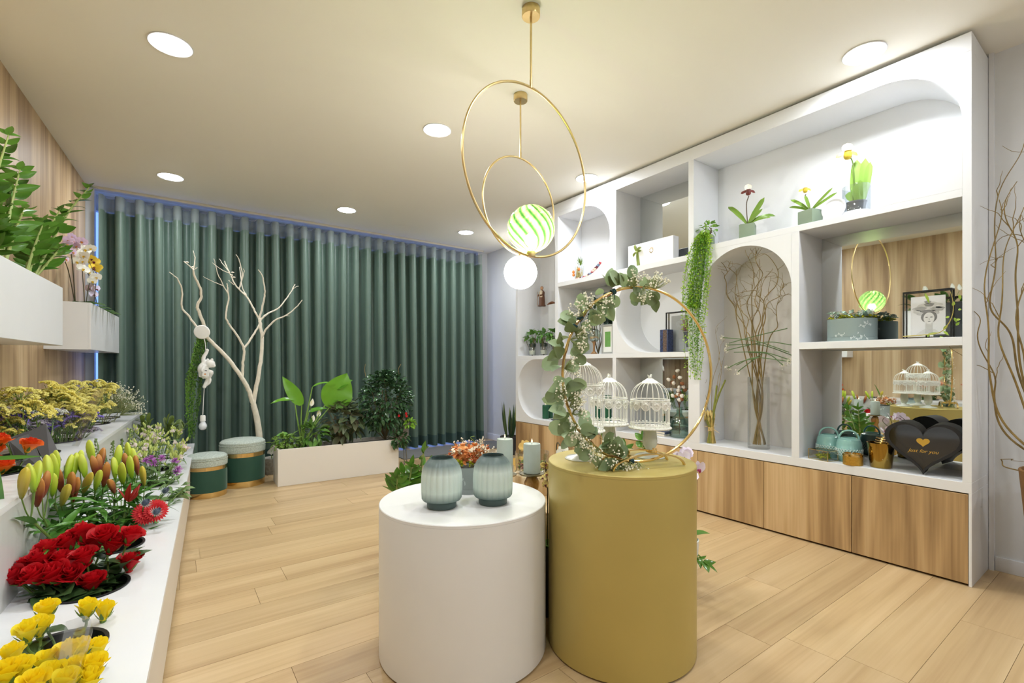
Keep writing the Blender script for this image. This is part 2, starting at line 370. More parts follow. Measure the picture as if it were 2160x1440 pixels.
def fabric(name, c, rough=.75, sheen=.35, tl=.12, bs=(900, 900, 500)):
    m, nt, N, Lk, B = nodes(name); B.inputs['Base Color'].default_value = (*lin(c), 1); B.inputs['Roughness'].default_value = rough
    B.inputs['Sheen Weight'].default_value = sheen; B.inputs['Sheen Roughness'].default_value = .35; B.inputs['Sheen Tint'].default_value = (.75, .95, .85, 1)
    tc = N.new('ShaderNodeTexCoord'); mp = N.new('ShaderNodeMapping'); mp.inputs['Scale'].default_value = bs; Lk.new(tc.outputs['Object'], mp.inputs[0])
    nz = N.new('ShaderNodeTexNoise'); nz.inputs['Scale'].default_value = .35; Lk.new(mp.outputs[0], nz.inputs['Vector'])
    bp = N.new('ShaderNodeBump'); bp.inputs['Strength'].default_value = .15; bp.inputs['Distance'].default_value = .001; Lk.new(nz.outputs[0], bp.inputs['Height']); Lk.new(bp.outputs[0], B.inputs['Normal'])
    if tl:
        tb = N.new('ShaderNodeBsdfTranslucent'); tb.inputs[0].default_value = (*lin(c), 1); ms = N.new('ShaderNodeMixShader'); ms.inputs[0].default_value = tl
        Lk.new(B.outputs[0], ms.inputs[1]); Lk.new(tb.outputs[0], ms.inputs[2]); Lk.new(ms.outputs[0], N['Material Output'].inputs[0])
    return m
ct = thing('curtain', 'floor-length dark green pleated curtain across the window', 'curtain', (1.5, CY, 0))
curt(.02, 2.56, 0, 24, 'fabric', fabric('green curtain cloth', (88, 109, 97), .45, .4, .03), ct)
m_tape, nt, N, Lk, B = nodes('sheer heading tape'); B.inputs['Base Color'].default_value = (*lin((128, 140, 138)), 1); B.inputs['Alpha'].default_value = .72; B.inputs['Roughness'].default_value = .7
curt(2.555, 2.70, 0, 3, 'heading_tape', m_tape, ct)
curt(.02, .16, -.004, 2, 'hem', fabric('green curtain hem', (56, 80, 78), .5, .4, 0), ct)
tr = mk('curtain_track', bevbox(X0 - .05, 3.72, CY - .03, CY + .05, ZC - .024, ZC, .003), mat('beige track', (206, 200, 186), .5))
tag(tr, 'slim beige curtain track along the ceiling', 'curtain track')
# ================================================================== the white shelf unit on the right wall
un = thing('shelf_unit', 'tall white wall unit of open shelves with rounded niches', 'shelving', (UX, 2.4, 0))
def ub(name, y0, y1, z0, z1, x0=UX, x1=UXB + .03, m=WHITE):
    return mk(name, bevbox(x0, x1, y0, y1, z0, z1, .0012, 1), m, un, world=True)
ub('side_panel', UY0, .609, .515, 2.66); ub('side_panel', UY0, .586, 0, .462)
ub('side_panel', 4.357, UY1, .515, 2.66); ub('top_board', UY0, UY1, 2.66, 2.754)
ub('divider', 3.663, 3.707, 1.205, 2.66); ub('divider', 2.885, 2.925, .515, 1.165); ub('divider', 2.885, 2.925, 1.205, 1.90); ub('divider', 2.885, 2.925, 1.945, 2.66); ub('divider', 2.112, 2.157, 1.945, 2.66)
ub('divider', 2.062, 2.157, .515, 1.945); ub('divider', 1.368, 1.414, .515, 1.945)
ub('shelf', UY0, UY1, .462, .515); ub('shelf', 2.157, 4.357, 1.165, 1.205); ub('shelf', 2.157, 3.663, 1.90, 1.945)
ub('shelf', .609, 2.112, 1.945, 1.985); ub('shelf', .609, 1.368, 1.20, 1.243)
def corner(cy, cz, yc, zc, r, name='niche_corner'):
    """solid spandrel between the corner (cy,cz) and a quarter arc about (yc,zc)"""
    sy = 1 if cy > yc else -1; sz = 1 if cz > zc else -1; n = 16
    arc = [(yc + sy * r * math.cos(PI / 2 * i / n), zc + sz * r * math.sin(PI / 2 * i / n)) for i in range(n + 1)]
    pts = [(cy, cz), (cy, arc[0][1])] if abs(cy - arc[0][0]) > 1e-4 else [(cy, cz)]
    poly = pts + arc + ([(arc[-1][0], cz)] if abs(cz - arc[-1][1]) > 1e-4 else [])
    P = Matrix(((0, 0, 1, 0), (1, 0, 0, 0), (0, 1, 0, 0), (0, 0, 0, 1)))
    me = bmesh_fix(MB().prism(poly, UX, UXB, P).mesh(name, angle=30)); mk(name, me, WHITE, un, world=True)
r = .3375; corner(.609, 2.66, .609 + r, 2.3225, r); corner(.609, 1.985, .609 + r, 2.3225, r)          # long top niche
r = .324; corner(1.414, 1.945, 1.414 + r, 1.60, r); corner(2.062, 1.945, 1.414 + r, 1.60, r)          # tall arch
r = .3375; corner(2.925, 2.62, 2.955 + r, 1.945 + r, r); corner(2.925, 1.945, 2.955 + r, 1.945 + r, r)  # top left, round on its right
ub('niche_head', 2.925, 3.663, 2.62, 2.66)
r = .325; corner(3.707, 2.66, 3.707 + r, 2.335, r); corner(4.357, 2.66, 3.707 + r, 2.335, r)          # narrow arch at the far end
r = .3475; corner(2.885, 1.90, 2.885 - r, 1.5525, r); corner(2.885, 1.205, 2.885 - r, 1.5525, r)      # middle niche, round on its left
r = .325; corner(4.357, 1.165, 4.357 - r, .84, r); corner(4.357, .515, 4.357 - r, .84, r)             # bottom niche, round on its left
PLAST = mat('mottled plaster back', (206, 202, 198), .7, var=.05, vscale=5, aniso=(1, 1, .25))
MIRR = mat('mirror', (226, 230, 228), .015, 1)
def back(name, y0, y1, z0, z1, m, x0=UXB): ub(name, y0, y1, z0, z1, x0, UXB + .03, m)
back('back_panel', .609, 2.112, 1.985, 2.66, WHITE); back('back_panel', 1.414, 2.062, .515, 1.945, PLAST)
back('back_panel', 2.925, 3.663, 1.945, 2.66, WHITE); back('back_panel', 3.707, 4.357, 1.205, 2.66, WHITE)
back('back_panel', 2.157, 2.885, 1.205, 1.90, WHITE); back('back_panel', 2.925, 4.357, .515, 1.165, WHITE)
for y0, y1, z0, z1 in [(.609, 1.368, 1.243, 1.945), (.609, 1.368, .515, 1.20), (2.157, 2.885, 1.945, 2.66), (2.157, 2.885, .515, 1.165), (2.925, 3.663, 1.205, 1.90)]:
    back('mirror', y0, y1, z0, z1, MIRR)
bx = mk('niche_box', bevbox(3.40, UXB, 3.707, 4.03, 1.205, 1.772, .003), WHITE, un, world=True)
# oak base cabinets
ys = [.586, 1.085, 1.588, 2.08, 2.575, 3.07, 3.56, 3.98, UY1]
CB = ['oak base cabinet at the near right end of the shelf unit', 'oak base cabinet under the glass and gold gift boxes, second from the near end', 'oak base cabinet under the tall willow vase', 'oak base cabinet under the wheat bundle, partly behind the gold pedestal',
      'oak base cabinet behind the gold pedestal', 'oak base cabinet behind the birdcages', 'oak base cabinet under the green candle, behind the white pillar candles', 'narrow oak base cabinet at the far end beside the snake plant']
for i in range(8):
    a, b = ys[i], ys[i + 1]
    t = thing('base_cabinet', CB[i], 'cabinet', (3.4, (a + b) / 2, 0), 0, 'oak base cabinets')
    mk('body', MB().box(UX + .02, UXB + .03, a + .003, b - .003, .02, .455), mat('cabinet carcass', (60, 48, 36), .7), t, world=True)
    mk('plinth', MB().box(UX + .05, UXB, a + .01, b - .01, 0, .02), DARK, t, world=True)
    d = mk('door', bevbox(-.009, .009, -(b - a) / 2 + .0016, (b - a) / 2 - .0016, -.2215, .2215, .0012, 1), DOORW, t, T(UX - .001 + .009 - 3.4, 0, .2335))
    mk('edge_band', MB().box(-.0092, .009, -(b - a) / 2 + .002, (b - a) / 2 - .002, .2213, .2219), mat('oak edge band', (222, 190, 140), .5), d)
# ================================================================== pedestals in the middle of the room
def pedestal(name, label, cx, cy, r, h, m, cat='pedestal'):
    t = thing(name, label, cat, (cx, cy, 0))
    mk('body', MB().lathe([(r - .012, .006), (r - .002, .006), (r, .008), (r, h - .012), (r - .001, h - .012)], 96), m, t)
    mk('top', MB().lathe([(r - .002, h - .012), (r, h - .0115), (r, h - .0025), (r - .0025, h), (0, h)], 96), m, t)
    mk('plinth_ring', MB().lathe([(0, 0), (r - .01, 0), (r - .01, .007)], 64), DARK, t)
    return t
WC = Vector((.945, 1.641, 0)); GC = Vector((1.46, 1.287, 0)); HW, HG = .572, .72
GOLDP = mat('matt gold paint', (186, 168, 98), .42, .25, var=.05, vscale=2.5)
pedestal('round_pedestal', 'low white cylindrical pedestal carrying two green vases', WC.x, WC.y, .325, HW, mat('white pedestal paint', (226, 226, 226), .35, var=.01))
pedestal('round_pedestal', 'tall matt gold cylindrical pedestal carrying birdcages', GC.x, GC.y, .286, HG, GOLDP)
PC3 = Vector((1.50, 1.905, 0)); H3 = .43
pedestal('round_pedestal', 'lowest pale wood pedestal behind the white and gold ones', PC3.x, PC3.y, .275, H3, wood('pale ply', (196, 160, 112), (216, 184, 138), (228, 200, 158), 'Z', 1, .5))
# ------------------------------------------------------------------ ribbed frosted vases
def vase_mat():
    m, nt, N, Lk, B = nodes('frosted green glass'); tc = N.new('ShaderNodeTexCoord'); sx = N.new('ShaderNodeSeparateXYZ'); Lk.new(tc.outputs['Object'], sx.inputs[0])
    cr = N.new('ShaderNodeValToRGB'); mr = N.new('ShaderNodeMapRange'); mr.inputs[2].default_value = .182; Lk.new(sx.outputs['Z'], mr.inputs[0]); Lk.new(mr.outputs[0], cr.inputs[0])
    el = cr.color_ramp.elements
    while len(el) < 6: el.new(.5)
    for e, (p, c) in zip(el, [(0, (74, 92, 90)), (.15, (84, 108, 104)), (.36, (214, 230, 222)), (.70, (220, 234, 228)), (.88, (124, 142, 142)), (1, (98, 114, 114))]): e.position = p; e.color = (*lin(c), 1)
    Lk.new(cr.outputs[0], B.inputs['Base Color']); B.inputs['Roughness'].default_value = .42
    tb = N.new('ShaderNodeBsdfTranslucent'); Lk.new(cr.outputs[0], tb.inputs[0]); ms = N.new('ShaderNodeMixShader'); ms.inputs[0].default_value = .16
    Lk.new(B.outputs[0], ms.inputs[1]); Lk.new(tb.outputs[0], ms.inputs[2]); Lk.new(ms.outputs[0], N['Material Output'].inputs[0]); return m
VM = vase_mat(); NR = 20
def rib(a, z):
    k = 1 if .036 < z < .15 else (0 if z < .03 or z > .172 else .5)
    return 1 + .060 * k * (abs(math.sin(a * NR / 2)) ** .8 - .6)
vprof = [(.0, 0), (.052, 0), (.0545, .003), (.0545, .022), (.053, .025), (.060, .027), (.070, .029), (.0735, .036), (.0745, .06), (.0752, .09), (.0745, .115), (.0715, .138), (.064, .158), (.053, .173), (.044, .180), (.0425, .182)]
vin = [(.0395, .181), (.041, .176), (.055, .155), (.066, .135), (.0695, .09), (.067, .04), (.04, .03), (0, .03)]
vb = MB().lathe(vprof + vin, NR * 6, mod=rib).mesh('vase_body', angle=26); vb.materials.append(VM)
for p, lb in ((Vector((.822, 1.591, HW)), 'ribbed frosted green glass vase, left of the pair on the white pedestal'), (Vector((1.004, 1.520, HW)), 'ribbed frosted green glass vase, right of the pair on the white pedestal')):
    t = thing('glass_vase', lb, 'vase', p, RN.uniform(0, 1), 'ribbed green vases'); mk('vase_body', vb, None, t)
    mk('rim', MB().lathe([(.0400, .1815), (.0425, .1815), (.0425, .1845), (.0400, .1845)], 48, closed=True), mat('dark green glass rim', (70, 92, 92), .2), t)
# ------------------------------------------------------------------ gold hoop stand
HC = Vector((1.44, 1.165, 1.066)); HD = Vector((.961, -.276, 0)).normalized(); HN = Vector((.276, .961, 0)).normalized(); HR = .328
GOLD = mat('polished gold', (228, 198, 132), .16, 1, var=.03)
def hoop_pt(a, r=HR): return HC + HD * (r * math.cos(a)) + Vector((0, 0, r * math.sin(a)))
t = thing('hoop_stand', 'large gold hoop standing on arched feet on the gold pedestal', 'hoop stand', (HC.x, HC.y, HG))
mk('hoop', MB().tube([hoop_pt(2 * PI * i / 96) for i in range(96)], .0052, 10, loop=True), GOLD, t, world=True)
for s in (-1, 1):
    base = Vector((HC.x, HC.y, HG)) + HN * (.05 * s)
    pts = [base + HD * (.155 * math.cos(q)) + Vector((0, 0, .003 + .05 * math.sin(q))) for q in [PI * i / 20 for i in range(21)]]
    b = MB()
    for p, q in zip(pts, pts[1:]):
        dz = (q - p).cross(HN).normalized() * .0025
        b.add([p - HN * .006 - dz, p + HN * .006 - dz, p + HN * .006 + dz, p - HN * .006 + dz, q - HN * .006 - dz, q + HN * .006 - dz, q + HN * .006 + dz, q - HN * .006 + dz],
              [(0, 4, 5, 1), (1, 5, 6, 2), (2, 6, 7, 3), (3, 7, 4, 0)])
    mk('foot', bmesh_fix(b.mesh('foot', 25)), GOLD, t, world=True)
for k in (-.06, .06):
    p = Vector((HC.x, HC.y, HG + .044)) + HD * k
    mk('crossbar', MB().tube([p - HN * .052, p + HN * .052], .0045, 8), GOLD, t, world=True)
    mk('clip', MB().tube([p + HN * .008 - Vector((0, 0, .004)), p + HN * .008 + Vector((0, 0, .02))], .004, 8).tube([p - HN * .008 - Vector((0, 0, .004)), p - HN * .008 + Vector((0, 0, .02))], .004, 8), GOLD, t, world=True)
# eucalyptus garland tied along the left of the hoop
EUC = leafmat('eucalyptus leaf', (164, 186, 146), (112, 136, 100), .55, .2)
EUCD = leafmat('eucalyptus leaf underside', (112, 128, 84), (86, 100, 62), .55, .2)
gar = thing('eucalyptus_garland', 'eucalyptus and baby\'s breath garland tied to the gold hoop', 'garland', hoop_pt(PI))
eus = [MB().leaf(.052, .046, 'round', .10, .35, 8, across=4).mesh('leaf'), MB().leaf(.060, .044, 'ovate', .12, .5, 8, across=4).mesh('leaf'), MB().leaf(.040, .036, 'round', .14, .2, 8, across=4).mesh('leaf')]
eus = [(e, e.copy()) for e in eus]
for a, b in eus: a.materials.append(EUC); b.materials.append(EUCD)
arc0, arc1 = math.radians(78), math.radians(262)
mk('twig', MB().tube([hoop_pt(arc0 + (arc1 - arc0) * i / 40, HR + .006 * math.sin(i * 1.3)) + HN * (.008 * math.cos(i * 1.1)) for i in range(41)], .003, 6), mat('twig bark', (150, 112, 62), .7), gar, world=True)
for i in range(118):
    q = i / 118; a = arc0 + (arc1 - arc0) * (q + RN.uniform(-.01, .01)); p = hoop_pt(a, HR + RN.uniform(-.008, .008))
    rad = (p - HC).normalized(); tang = HD * (-math.sin(a)) + Vector((0, 0, math.cos(a)))
    d = rad * RN.choice((1, 1, -.8, .7, -1)) + tang * RN.uniform(-.9, .9) + HN * RN.uniform(-.9, .6) + Vector((0, 0, -.15))
    pet = p + d.normalized() * RN.uniform(.006, .04)
    camd = (CAMP - pet).normalized()
    up = camd + rdir(-60, 80) * .8
    e = RN.choice(eus)
    lf = mk('leaf', e[1] if RN.random() < .38 else e[0], None, gar, orient(pet, d, up, RN.uniform(-.35, .35), RN.uniform(.8, 1.32)), world=True)
def gyp(base, d, spread, nflow, me_b, me_s, L=.09):
    """baby's breath spray: fine forked stalks into me_s, small blossoms into me_b"""
    d = Vector(d).normalized()
    for i in range(nflow):
        e = (d + rdir(-90, 90) * spread).normalized(); tip = base + e * L * RN.uniform(.55, 1.05)
        me_s.tube([base, base.lerp(tip, .5) + rdir(-90, 90) * .006, tip], [.0009, .0007, .0005], 3)
        me_b.ball(tip, RN.uniform(.0022, .0044), 6, 3)
        if RN.random() < .6: me_b.ball(tip + rdir(-90, 90) * .009, RN.uniform(.002, .0034), 5, 3)
GYPB = mat('baby breath blossom', (244, 241, 224), .7); GYPS = mat('baby breath stalk', (140, 150, 96), .7)
bb, bs = MB(), MB()
for a in (80, 84, 90, 98, 128, 134, 140, 152, 158, 176, 190, 196, 200, 205, 212, 222, 228, 234, 242, 248, 254, 260, 266):
    aa = math.radians(a); p = hoop_pt(aa, HR); gyp(p - HN * .012, (p - HC).normalized() * RN.choice((1, 1, -.6)) + Vector((0, 0, .2)) - HN * .4, .75, 26, bb, bs, .062)
mk('blossom', bb, GYPB, gar, world=True, kind='stuff'); mk('stalk', bs, GYPS, gar, world=True, kind='stuff')
for a in (112, 142, 149, 262):
    p = hoop_pt(math.radians(a)); tg = HD * (-math.sin(math.radians(a))) + Vector((0, 0, math.cos(math.radians(a)))); b = MB()
    for k in range(5):
        c = p + tg * ((k - 2) * .0035); u = (p - HC).normalized()
        b.tube([c + (u * math.cos(2 * PI * j / 10) + HN * math.sin(2 * PI * j / 10)) * .0095 for j in range(10)], .0018, 5, loop=True)
    b.tube([p - HN * .01, p - HN * .02 + rdir(-30, 30) * .02, p - HN * .012 + Vector((0, 0, -.03))], .0016, 5)
    mk('ribbon_tie', b, mat('teal cord', (32, 70, 78), .7), gar, world=True)
# ------------------------------------------------------------------ birdcages on pedestals
CAGE = mat('white enamelled wire', (238, 237, 230), .4); FROST = mat('frosted white glass foot', (214, 218, 208), .25, var=.08, vscale=16, coat=.4)
def birdcage(label, p, rc, ztray, zband, ztop, foot, k=1.0, rz=0):
    t = thing('birdcage', label, 'birdcage', (p.x, p.y, HG), rz, 'white birdcages')
    zt, zb, zp = ztray - HG, zband - HG, ztop - HG
    mk('stand_foot', MB().lathe([(0, 0), (foot, 0), (foot + .001, .003), (foot * .9, .009), (.022, .018), (.014, .026), (.018, .034), (.028, .050), (.030, .068), (.025, zt - .012), (.020, zt - .004), (0, zt - .004)], 40), FROST, t)
    R2 = rc * 1.07
    tray = mk('tray', MB().lathe([(0, zt - .004), (R2, zt - .004), (R2 + .002, zt), (R2, zt + .004), (0, zt + .004)], 48), CAGE, t)
    b = MB()
    for i in range(40): a = 2 * PI * i / 40; b.ball((R2 * math.cos(a), R2 * math.sin(a), zt), .0042, 6, 4)
    for i in range(30): a = 2 * PI * i / 30; b.ball((rc * math.cos(a), rc * math.sin(a), zt + .018), .0034, 6, 4)
    mk('bead_edge', b, CAGE, tray)
    def ring(z, r, w): return MB().tube([(r * math.cos(2 * PI * i / 40), r * math.sin(2 * PI * i / 40), z) for i in range(40)], w, 6, loop=True)
    for z, w in ((zt + .012, .0024), (zb, .0026), (zb - .008, .0016)): mk('hoop_ring', ring(z, rc, w), CAGE, t)
    for i in range(26):
        a = 2 * PI * i / 26; x, y = math.cos(a) * rc, math.sin(a) * rc
        mk('bar', MB().tube([(x, y, zt + .004), (x, y, zb)], .0013, 5), CAGE, t)
    # lace band: openwork scallops below the upper ring
    b = MB()
    for i in range(12):
        a0 = 2 * PI * i / 12
        for j in range(9):
            u = j / 8 * 2 * PI / 12 + a0; drop = .012 + .016 * math.sin(PI * j / 8)
            pts = [(math.cos(u) * rc * 1.012, math.sin(u) * rc * 1.012, z) for z in (zb - .008, zb - .008 - drop)]
            b.tube(pts, .0024, 4)
        pts = [(math.cos(a0 + 2 * PI / 12 * j / 12) * rc * 1.014, math.sin(a0 + 2 * PI / 12 * j / 12) * rc * 1.014, zb - .022 - .018 * math.sin(PI * j / 12)) for j in range(13)]
        b.tube(pts, .0024, 5)
        am = a0 + PI / 12
        for dz, rr in ((.014, .006), (.026, .0045)): b.ball((math.cos(am) * rc * 1.02, math.sin(am) * rc * 1.02, zb - dz), rr, 7, 4)
        for q in (-.08, .08): b.ball((math.cos(am + q) * rc * 1.02, math.sin(am + q) * rc * 1.02, zb - .017), .0045, 6, 4)
    mk('lace_band', b, CAGE, t)
    hd = zp - .030 - zb
    for i in range(20):
        a = 2 * PI * i / 20; pts = []
        for j in range(9):
            q = j / 8 * PI / 2 * .93; rr = rc * math.cos(q) ** .8; pts.append((rr * math.cos(a), rr * math.sin(a), zb + hd * math.sin(q) / math.sin(PI / 2 * .93)))
        mk('dome_bar', MB().tube(pts, .0013, 5), CAGE, t)
    zc = zb + hd
    cap = mk('cap', MB().lathe([(0, zc - .004), (.034 * k, zc - .010), (.036 * k, zc - .006), (.030 * k, zc + .001), (.020 * k, zc + .007), (.010 * k, zc + .014), (0, zc + .014)], 28, mod=lambda a, z: 1 + .04 * math.cos(a * 10)), CAGE, t)
    b = MB(); z0 = zc + .018       # perched bird finial
    b.ball((0, 0, z0), .0075, 10, 6, sc=(1.5, .9, .9)); b.ball((.010, 0, z0 + .008), .005, 8, 5)
    b.add([(.0145, -.0012, z0 + .008), (.0145, .0012, z0 + .008), (.0145, 0, z0 + .0095), (.0195, 0, z0 + .0075)], [(0, 1, 3), (1, 2, 3), (2, 0, 3), (0, 2, 1)])
    b.leaf(.018, .010, 'blade', .1, 0, 4, orient((-.007, 0, z0 + .001), (-1, 0, .7)))
    mk('bird_finial', b, CAGE, cap)
    return t
birdcage('tallest white wire birdcage, behind the eucalyptus on the left', Vector((1.357, 1.40)), .086, .835, 1.02, 1.135, .067, 1.15, .4)
birdcage('white wire birdcage between the tallest cage and the right-hand one', Vector((1.567, 1.445)), .078, .842, .955, 1.062, .062, 1, 1.0)
birdcage('white wire birdcage on the right, framed whole by the gold hoop', Vector((1.615, 1.263)), .078, .842, .957, 1.062, .062, 1, .2)
# ------------------------------------------------------------------ pendants
OPAL = mat('lit opal globe', (255, 250, 240), .4, emit=(1, .95, .86), es=46)
def pendant(label, p, r, ztop, zbot, hoopdir, gl):
    t = thing('pendant_lamp', label, 'pendant lamp', (p.x, p.y, ZC), 0, 'brass hoop pendants')
    zt, zb = ztop - ZC, zbot - ZC; R = (zt - zb) / 2
    cn = mk('canopy', MB().lathe([(0, 0), (.042, 0), (.043, -.002), (.043, -.038), (.041, -.041), (0, -.041)], 40), BRASS, t)
    mk('rod', MB().tube([(0, 0, -.04), (0, 0, zt)], .0052, 10), BRASS, t); mk('ferrule', MB().tube([(0, 0, zt + .035), (0, 0, zt - .002)], .0068, 10), BRASS, t)
    d = Vector(hoopdir).normalized()
    mk('hoop', MB().tube([Vector((0, 0, (zt + zb) / 2)) + d * (R * math.cos(2 * PI * i / 100)) + Vector((0, 0, R * math.sin(2 * PI * i / 100))) for i in range(100)], .0058, 10, loop=True), BRASS, t)
    return t, zb
HD2 = Vector((math.cos(.105), math.sin(.105), 0))
p1 = onZ(1120, 18, ZC); p2 = onZ(1098, 200, ZC); D1 = 2.2; D2 = 2.9
t, zb = pendant('near brass hoop pendant with a swirled green glass globe', p1, 0, CAMH + .5925 * D1, CAMH + .233 * D1, HD2, 'green')
RG = .110; zc = zb + .018 + RG
def swirl(a, z): return 1 + .022 * math.sin(14 * a + z * 105)
sw = [(.018, -RG * .985)] + [(RG * math.sin(q) * 1.0, -RG * math.cos(q)) for q in [.2 + (PI - .2) * i / 56 for i in range(57)]]
def green_mat():
    m = bpy.data.materials.new('swirled green glass'); m.use_nodes = True; N = m.node_tree.nodes; Lk = m.node_tree.links; N.remove(N['Principled BSDF'])
    tc = N.new('ShaderNodeTexCoord'); sx = N.new('ShaderNodeSeparateXYZ'); Lk.new(tc.outputs['Object'], sx.inputs[0])
    at = N.new('ShaderNodeMath'); at.operation = 'ARCTAN2'; Lk.new(sx.outputs[1], at.inputs[0]); Lk.new(sx.outputs[0], at.inputs[1])
    k1 = N.new('ShaderNodeMath'); k1.operation = 'MULTIPLY'; k1.inputs[1].default_value = 14; Lk.new(at.outputs[0], k1.inputs[0])
    k2 = N.new('ShaderNodeMath'); k2.operation = 'MULTIPLY_ADD'; k2.inputs[1].default_value = 105; Lk.new(sx.outputs[2], k2.inputs[0]); Lk.new(k1.outputs[0], k2.inputs[2])
    sn = N.new('ShaderNodeMath'); sn.operation = 'SINE'; Lk.new(k2.outputs[0], sn.inputs[0])
    cr = N.new('ShaderNodeValToRGB'); mr = N.new('ShaderNodeMapRange'); mr.inputs[1].default_value = -1; Lk.new(sn.outputs[0], mr.inputs[0]); Lk.new(mr.outputs[0], cr.inputs[0])
    cr.color_ramp.elements.new(.5)
    for e, (p, c) in zip(cr.color_ramp.elements, [(.04, (56, 116, 50)), (.28, (128, 186, 100)), (.9, (190, 222, 152))]): e.position = p; e.color = (*lin(c), 1)
    tr = N.new('ShaderNodeBsdfTransparent'); Lk.new(cr.outputs[0], tr.inputs[0])
    tl = N.new('ShaderNodeBsdfTranslucent'); Lk.new(cr.outputs[0], tl.inputs[0]); gl = N.new('ShaderNodeBsdfGlossy'); gl.inputs['Roughness'].default_value = .05
    m1 = N.new('ShaderNodeMixShader'); m1.inputs[0].default_value = .20; Lk.new(tr.outputs[0], m1.inputs[1]); Lk.new(tl.outputs[0], m1.inputs[2])
    fr = N.new('ShaderNodeLayerWeight'); fr.inputs[0].default_value = .2; m2 = N.new('ShaderNodeMixShader'); Lk.new(fr.outputs[0], m2.inputs[0]); Lk.new(m1.outputs[0], m2.inputs[1]); Lk.new(gl.outputs[0], m2.inputs[2])
    Lk.new(m2.outputs[0], N['Material Output'].inputs[0]); return m
mk('globe', MB().lathe(sw, 112, mod=swirl).mesh('globe', 60), green_mat(), t, T(0, 0, zc))
mk('lamp_holder', MB().lathe([(0, zb - .004), (.02, zb - .004), (.022, zb + .012), (.016, zb + .03), (0, zb + .03)], 24), BRASS, t)
mk('bulb', MB().ball((0, 0, zb + .075), .030, 16, 10).tube([(0, 0, zb + .03), (0, 0, zb + .055)], .012, 10), mat('lit bulb', (255, 240, 210), .4, emit=(1, .9, .7), es=300), t)
t, zb = pendant('far brass hoop pendant with a white opal globe below', p2, 0, CAMH + .442 * D2, CAMH + .236 * D2, HD2, 'white')
mk('lamp_holder', MB().lathe([(0, zb), (.02, zb), (.022, zb - .012), (.014, zb - .018), (0, zb - .018)], 24), BRASS, t)
gc = atD(1115, 572, D2); mk('globe', MB().ball((0, 0, 0), .102, 40, 24), OPAL, t, T(0, 0, gc.z - ZC))
# wall lamp beyond
wlp = Vector((XR2, 5.30, 0)); gp = onX(1094, 561, XR2 - .2)
t = thing('wall_lamp', 'white opal globe wall lamp with a brass rose on the far right wall', 'wall lamp', (XR2, gp.y, gp.z))
mk('wall_rose', MB().lathe([(0, 0), (.05, 0), (.05, .018), (0, .018)], 32, zto((0, 0, 0), (-1, 0, 0))), BRASS, t)
mk('arm', MB().tube([(-.018, 0, 0), (-.08, 0, 0)], .008, 8), BRASS, t); mk('globe', MB().ball((0, 0, 0), .13, 32, 20), mat('dim opal globe', (250, 248, 244), .4, emit=(1, .95, .88), es=5), t, T(-.2, 0, 0))
# ================================================================== stepped flower counter and wall planters on the left
fc = thing('flower_counter', 'white stepped flower counter along the left wall', 'display counter', (LW0, 0, 0), LROT)
def holed(d0, d1, s0, s1, z0, z1, holes, r):
    b = MB(); cur = s0
    for (s, d) in sorted(holes):
        a0, a1 = s - r - .02, s + r + .02
        b.box(d0, d1, cur, a0, z0, z1); cur = a1
        ang = sorted([2 * PI * i / 32 for i in range(32)] + [math.atan2(y - s, x - d) % (2 * PI) for x in (d0, d1) for y in (a0, a1)])
        vs = []; n = len(ang)
        for a in ang:
            ca, sa = math.cos(a), math.sin(a)
            t = min(((d1 - d) / ca if ca > 1e-6 else (d0 - d) / ca if ca < -1e-6 else 1e9), ((a1 - s) / sa if sa > 1e-6 else (a0 - s) / sa if sa < -1e-6 else 1e9))
            for z in (z0, z1): vs += [(d + ca * t, s + sa * t, z), (d + ca * r, s + sa * r, z)]
        fs = []
        for i in range(n):
            p, q = i * 4, ((i + 1) % n) * 4
            fs += [(p + 2, q + 2, q + 3, p + 3), (p + 1, q + 1, q, p), (p + 3, q + 3, q + 1, p + 1), (p, q, q + 2, p + 2)]
        b.add(vs, fs)
    b.box(d0, d1, cur, s1, z0, z1); return bmesh_fix(b.mesh('top', 30))
S0, S1 = -1.5, 5.6; Z1, Z2 = .342, .665
H1 = [(1.36, .63), (1.76, .63), (2.18, .63), (2.62, .63), (3.14, .63), (3.82, .63), (4.34, .63), (4.86, .63)]
H2 = [(1.32, .235), (1.80, .235), (2.30, .235), (2.78, .235), (3.26, .235), (3.73, .235), (4.20, .235), (4.66, .235), (5.12, .235)]
COUNT = mat('satin white board', (228, 229, 232), .3, var=.01)
CEDGE = mat('pale board edge', (214, 206, 196), .45)
mk('step_top', holed(.435, .845, S0, S1, Z1 - .02, Z1, H1, .105), COUNT, fc)
mk('step_front', MB().box(.80, .835, S0, S1, .012, Z1 - .02), CEDGE, fc); mk('step_end', MB().box(.02, .80, S1 - .02, S1, .0, Z1 - .02), COUNT, fc)
mk('step_top', holed(.01, .44, S0, S1 + .02, Z2 - .02, Z2, H2, .105), COUNT, fc)
mk('step_front', MB().box(.40, .435, S0, S1 + .02, Z1, Z2 - .02), mat('brushed white panel', (206, 207, 208), .28, var=.03, vscale=6, aniso=(1, 8, .6)), fc)
mk('step_end', MB().box(.01, .40, S1, S1 + .02, 0, Z2 - .02), COUNT, fc)
BUCK = mat('black bucket plastic', (22, 22, 24), .5)
bk = MB().lathe([(0, -.28), (.085, -.28), (.103, .002), (.108, .002), (.108, .006), (.099, .004), (.081, -.27), (0, -.27)], 32).mesh('bucket'); bk.materials.append(BUCK)
bl = {0: 'nearest', 1: 'second', 2: 'third', 3: 'fourth', 4: 'fifth', 5: 'sixth', 6: 'seventh', 7: 'eighth', 8: 'ninth'}
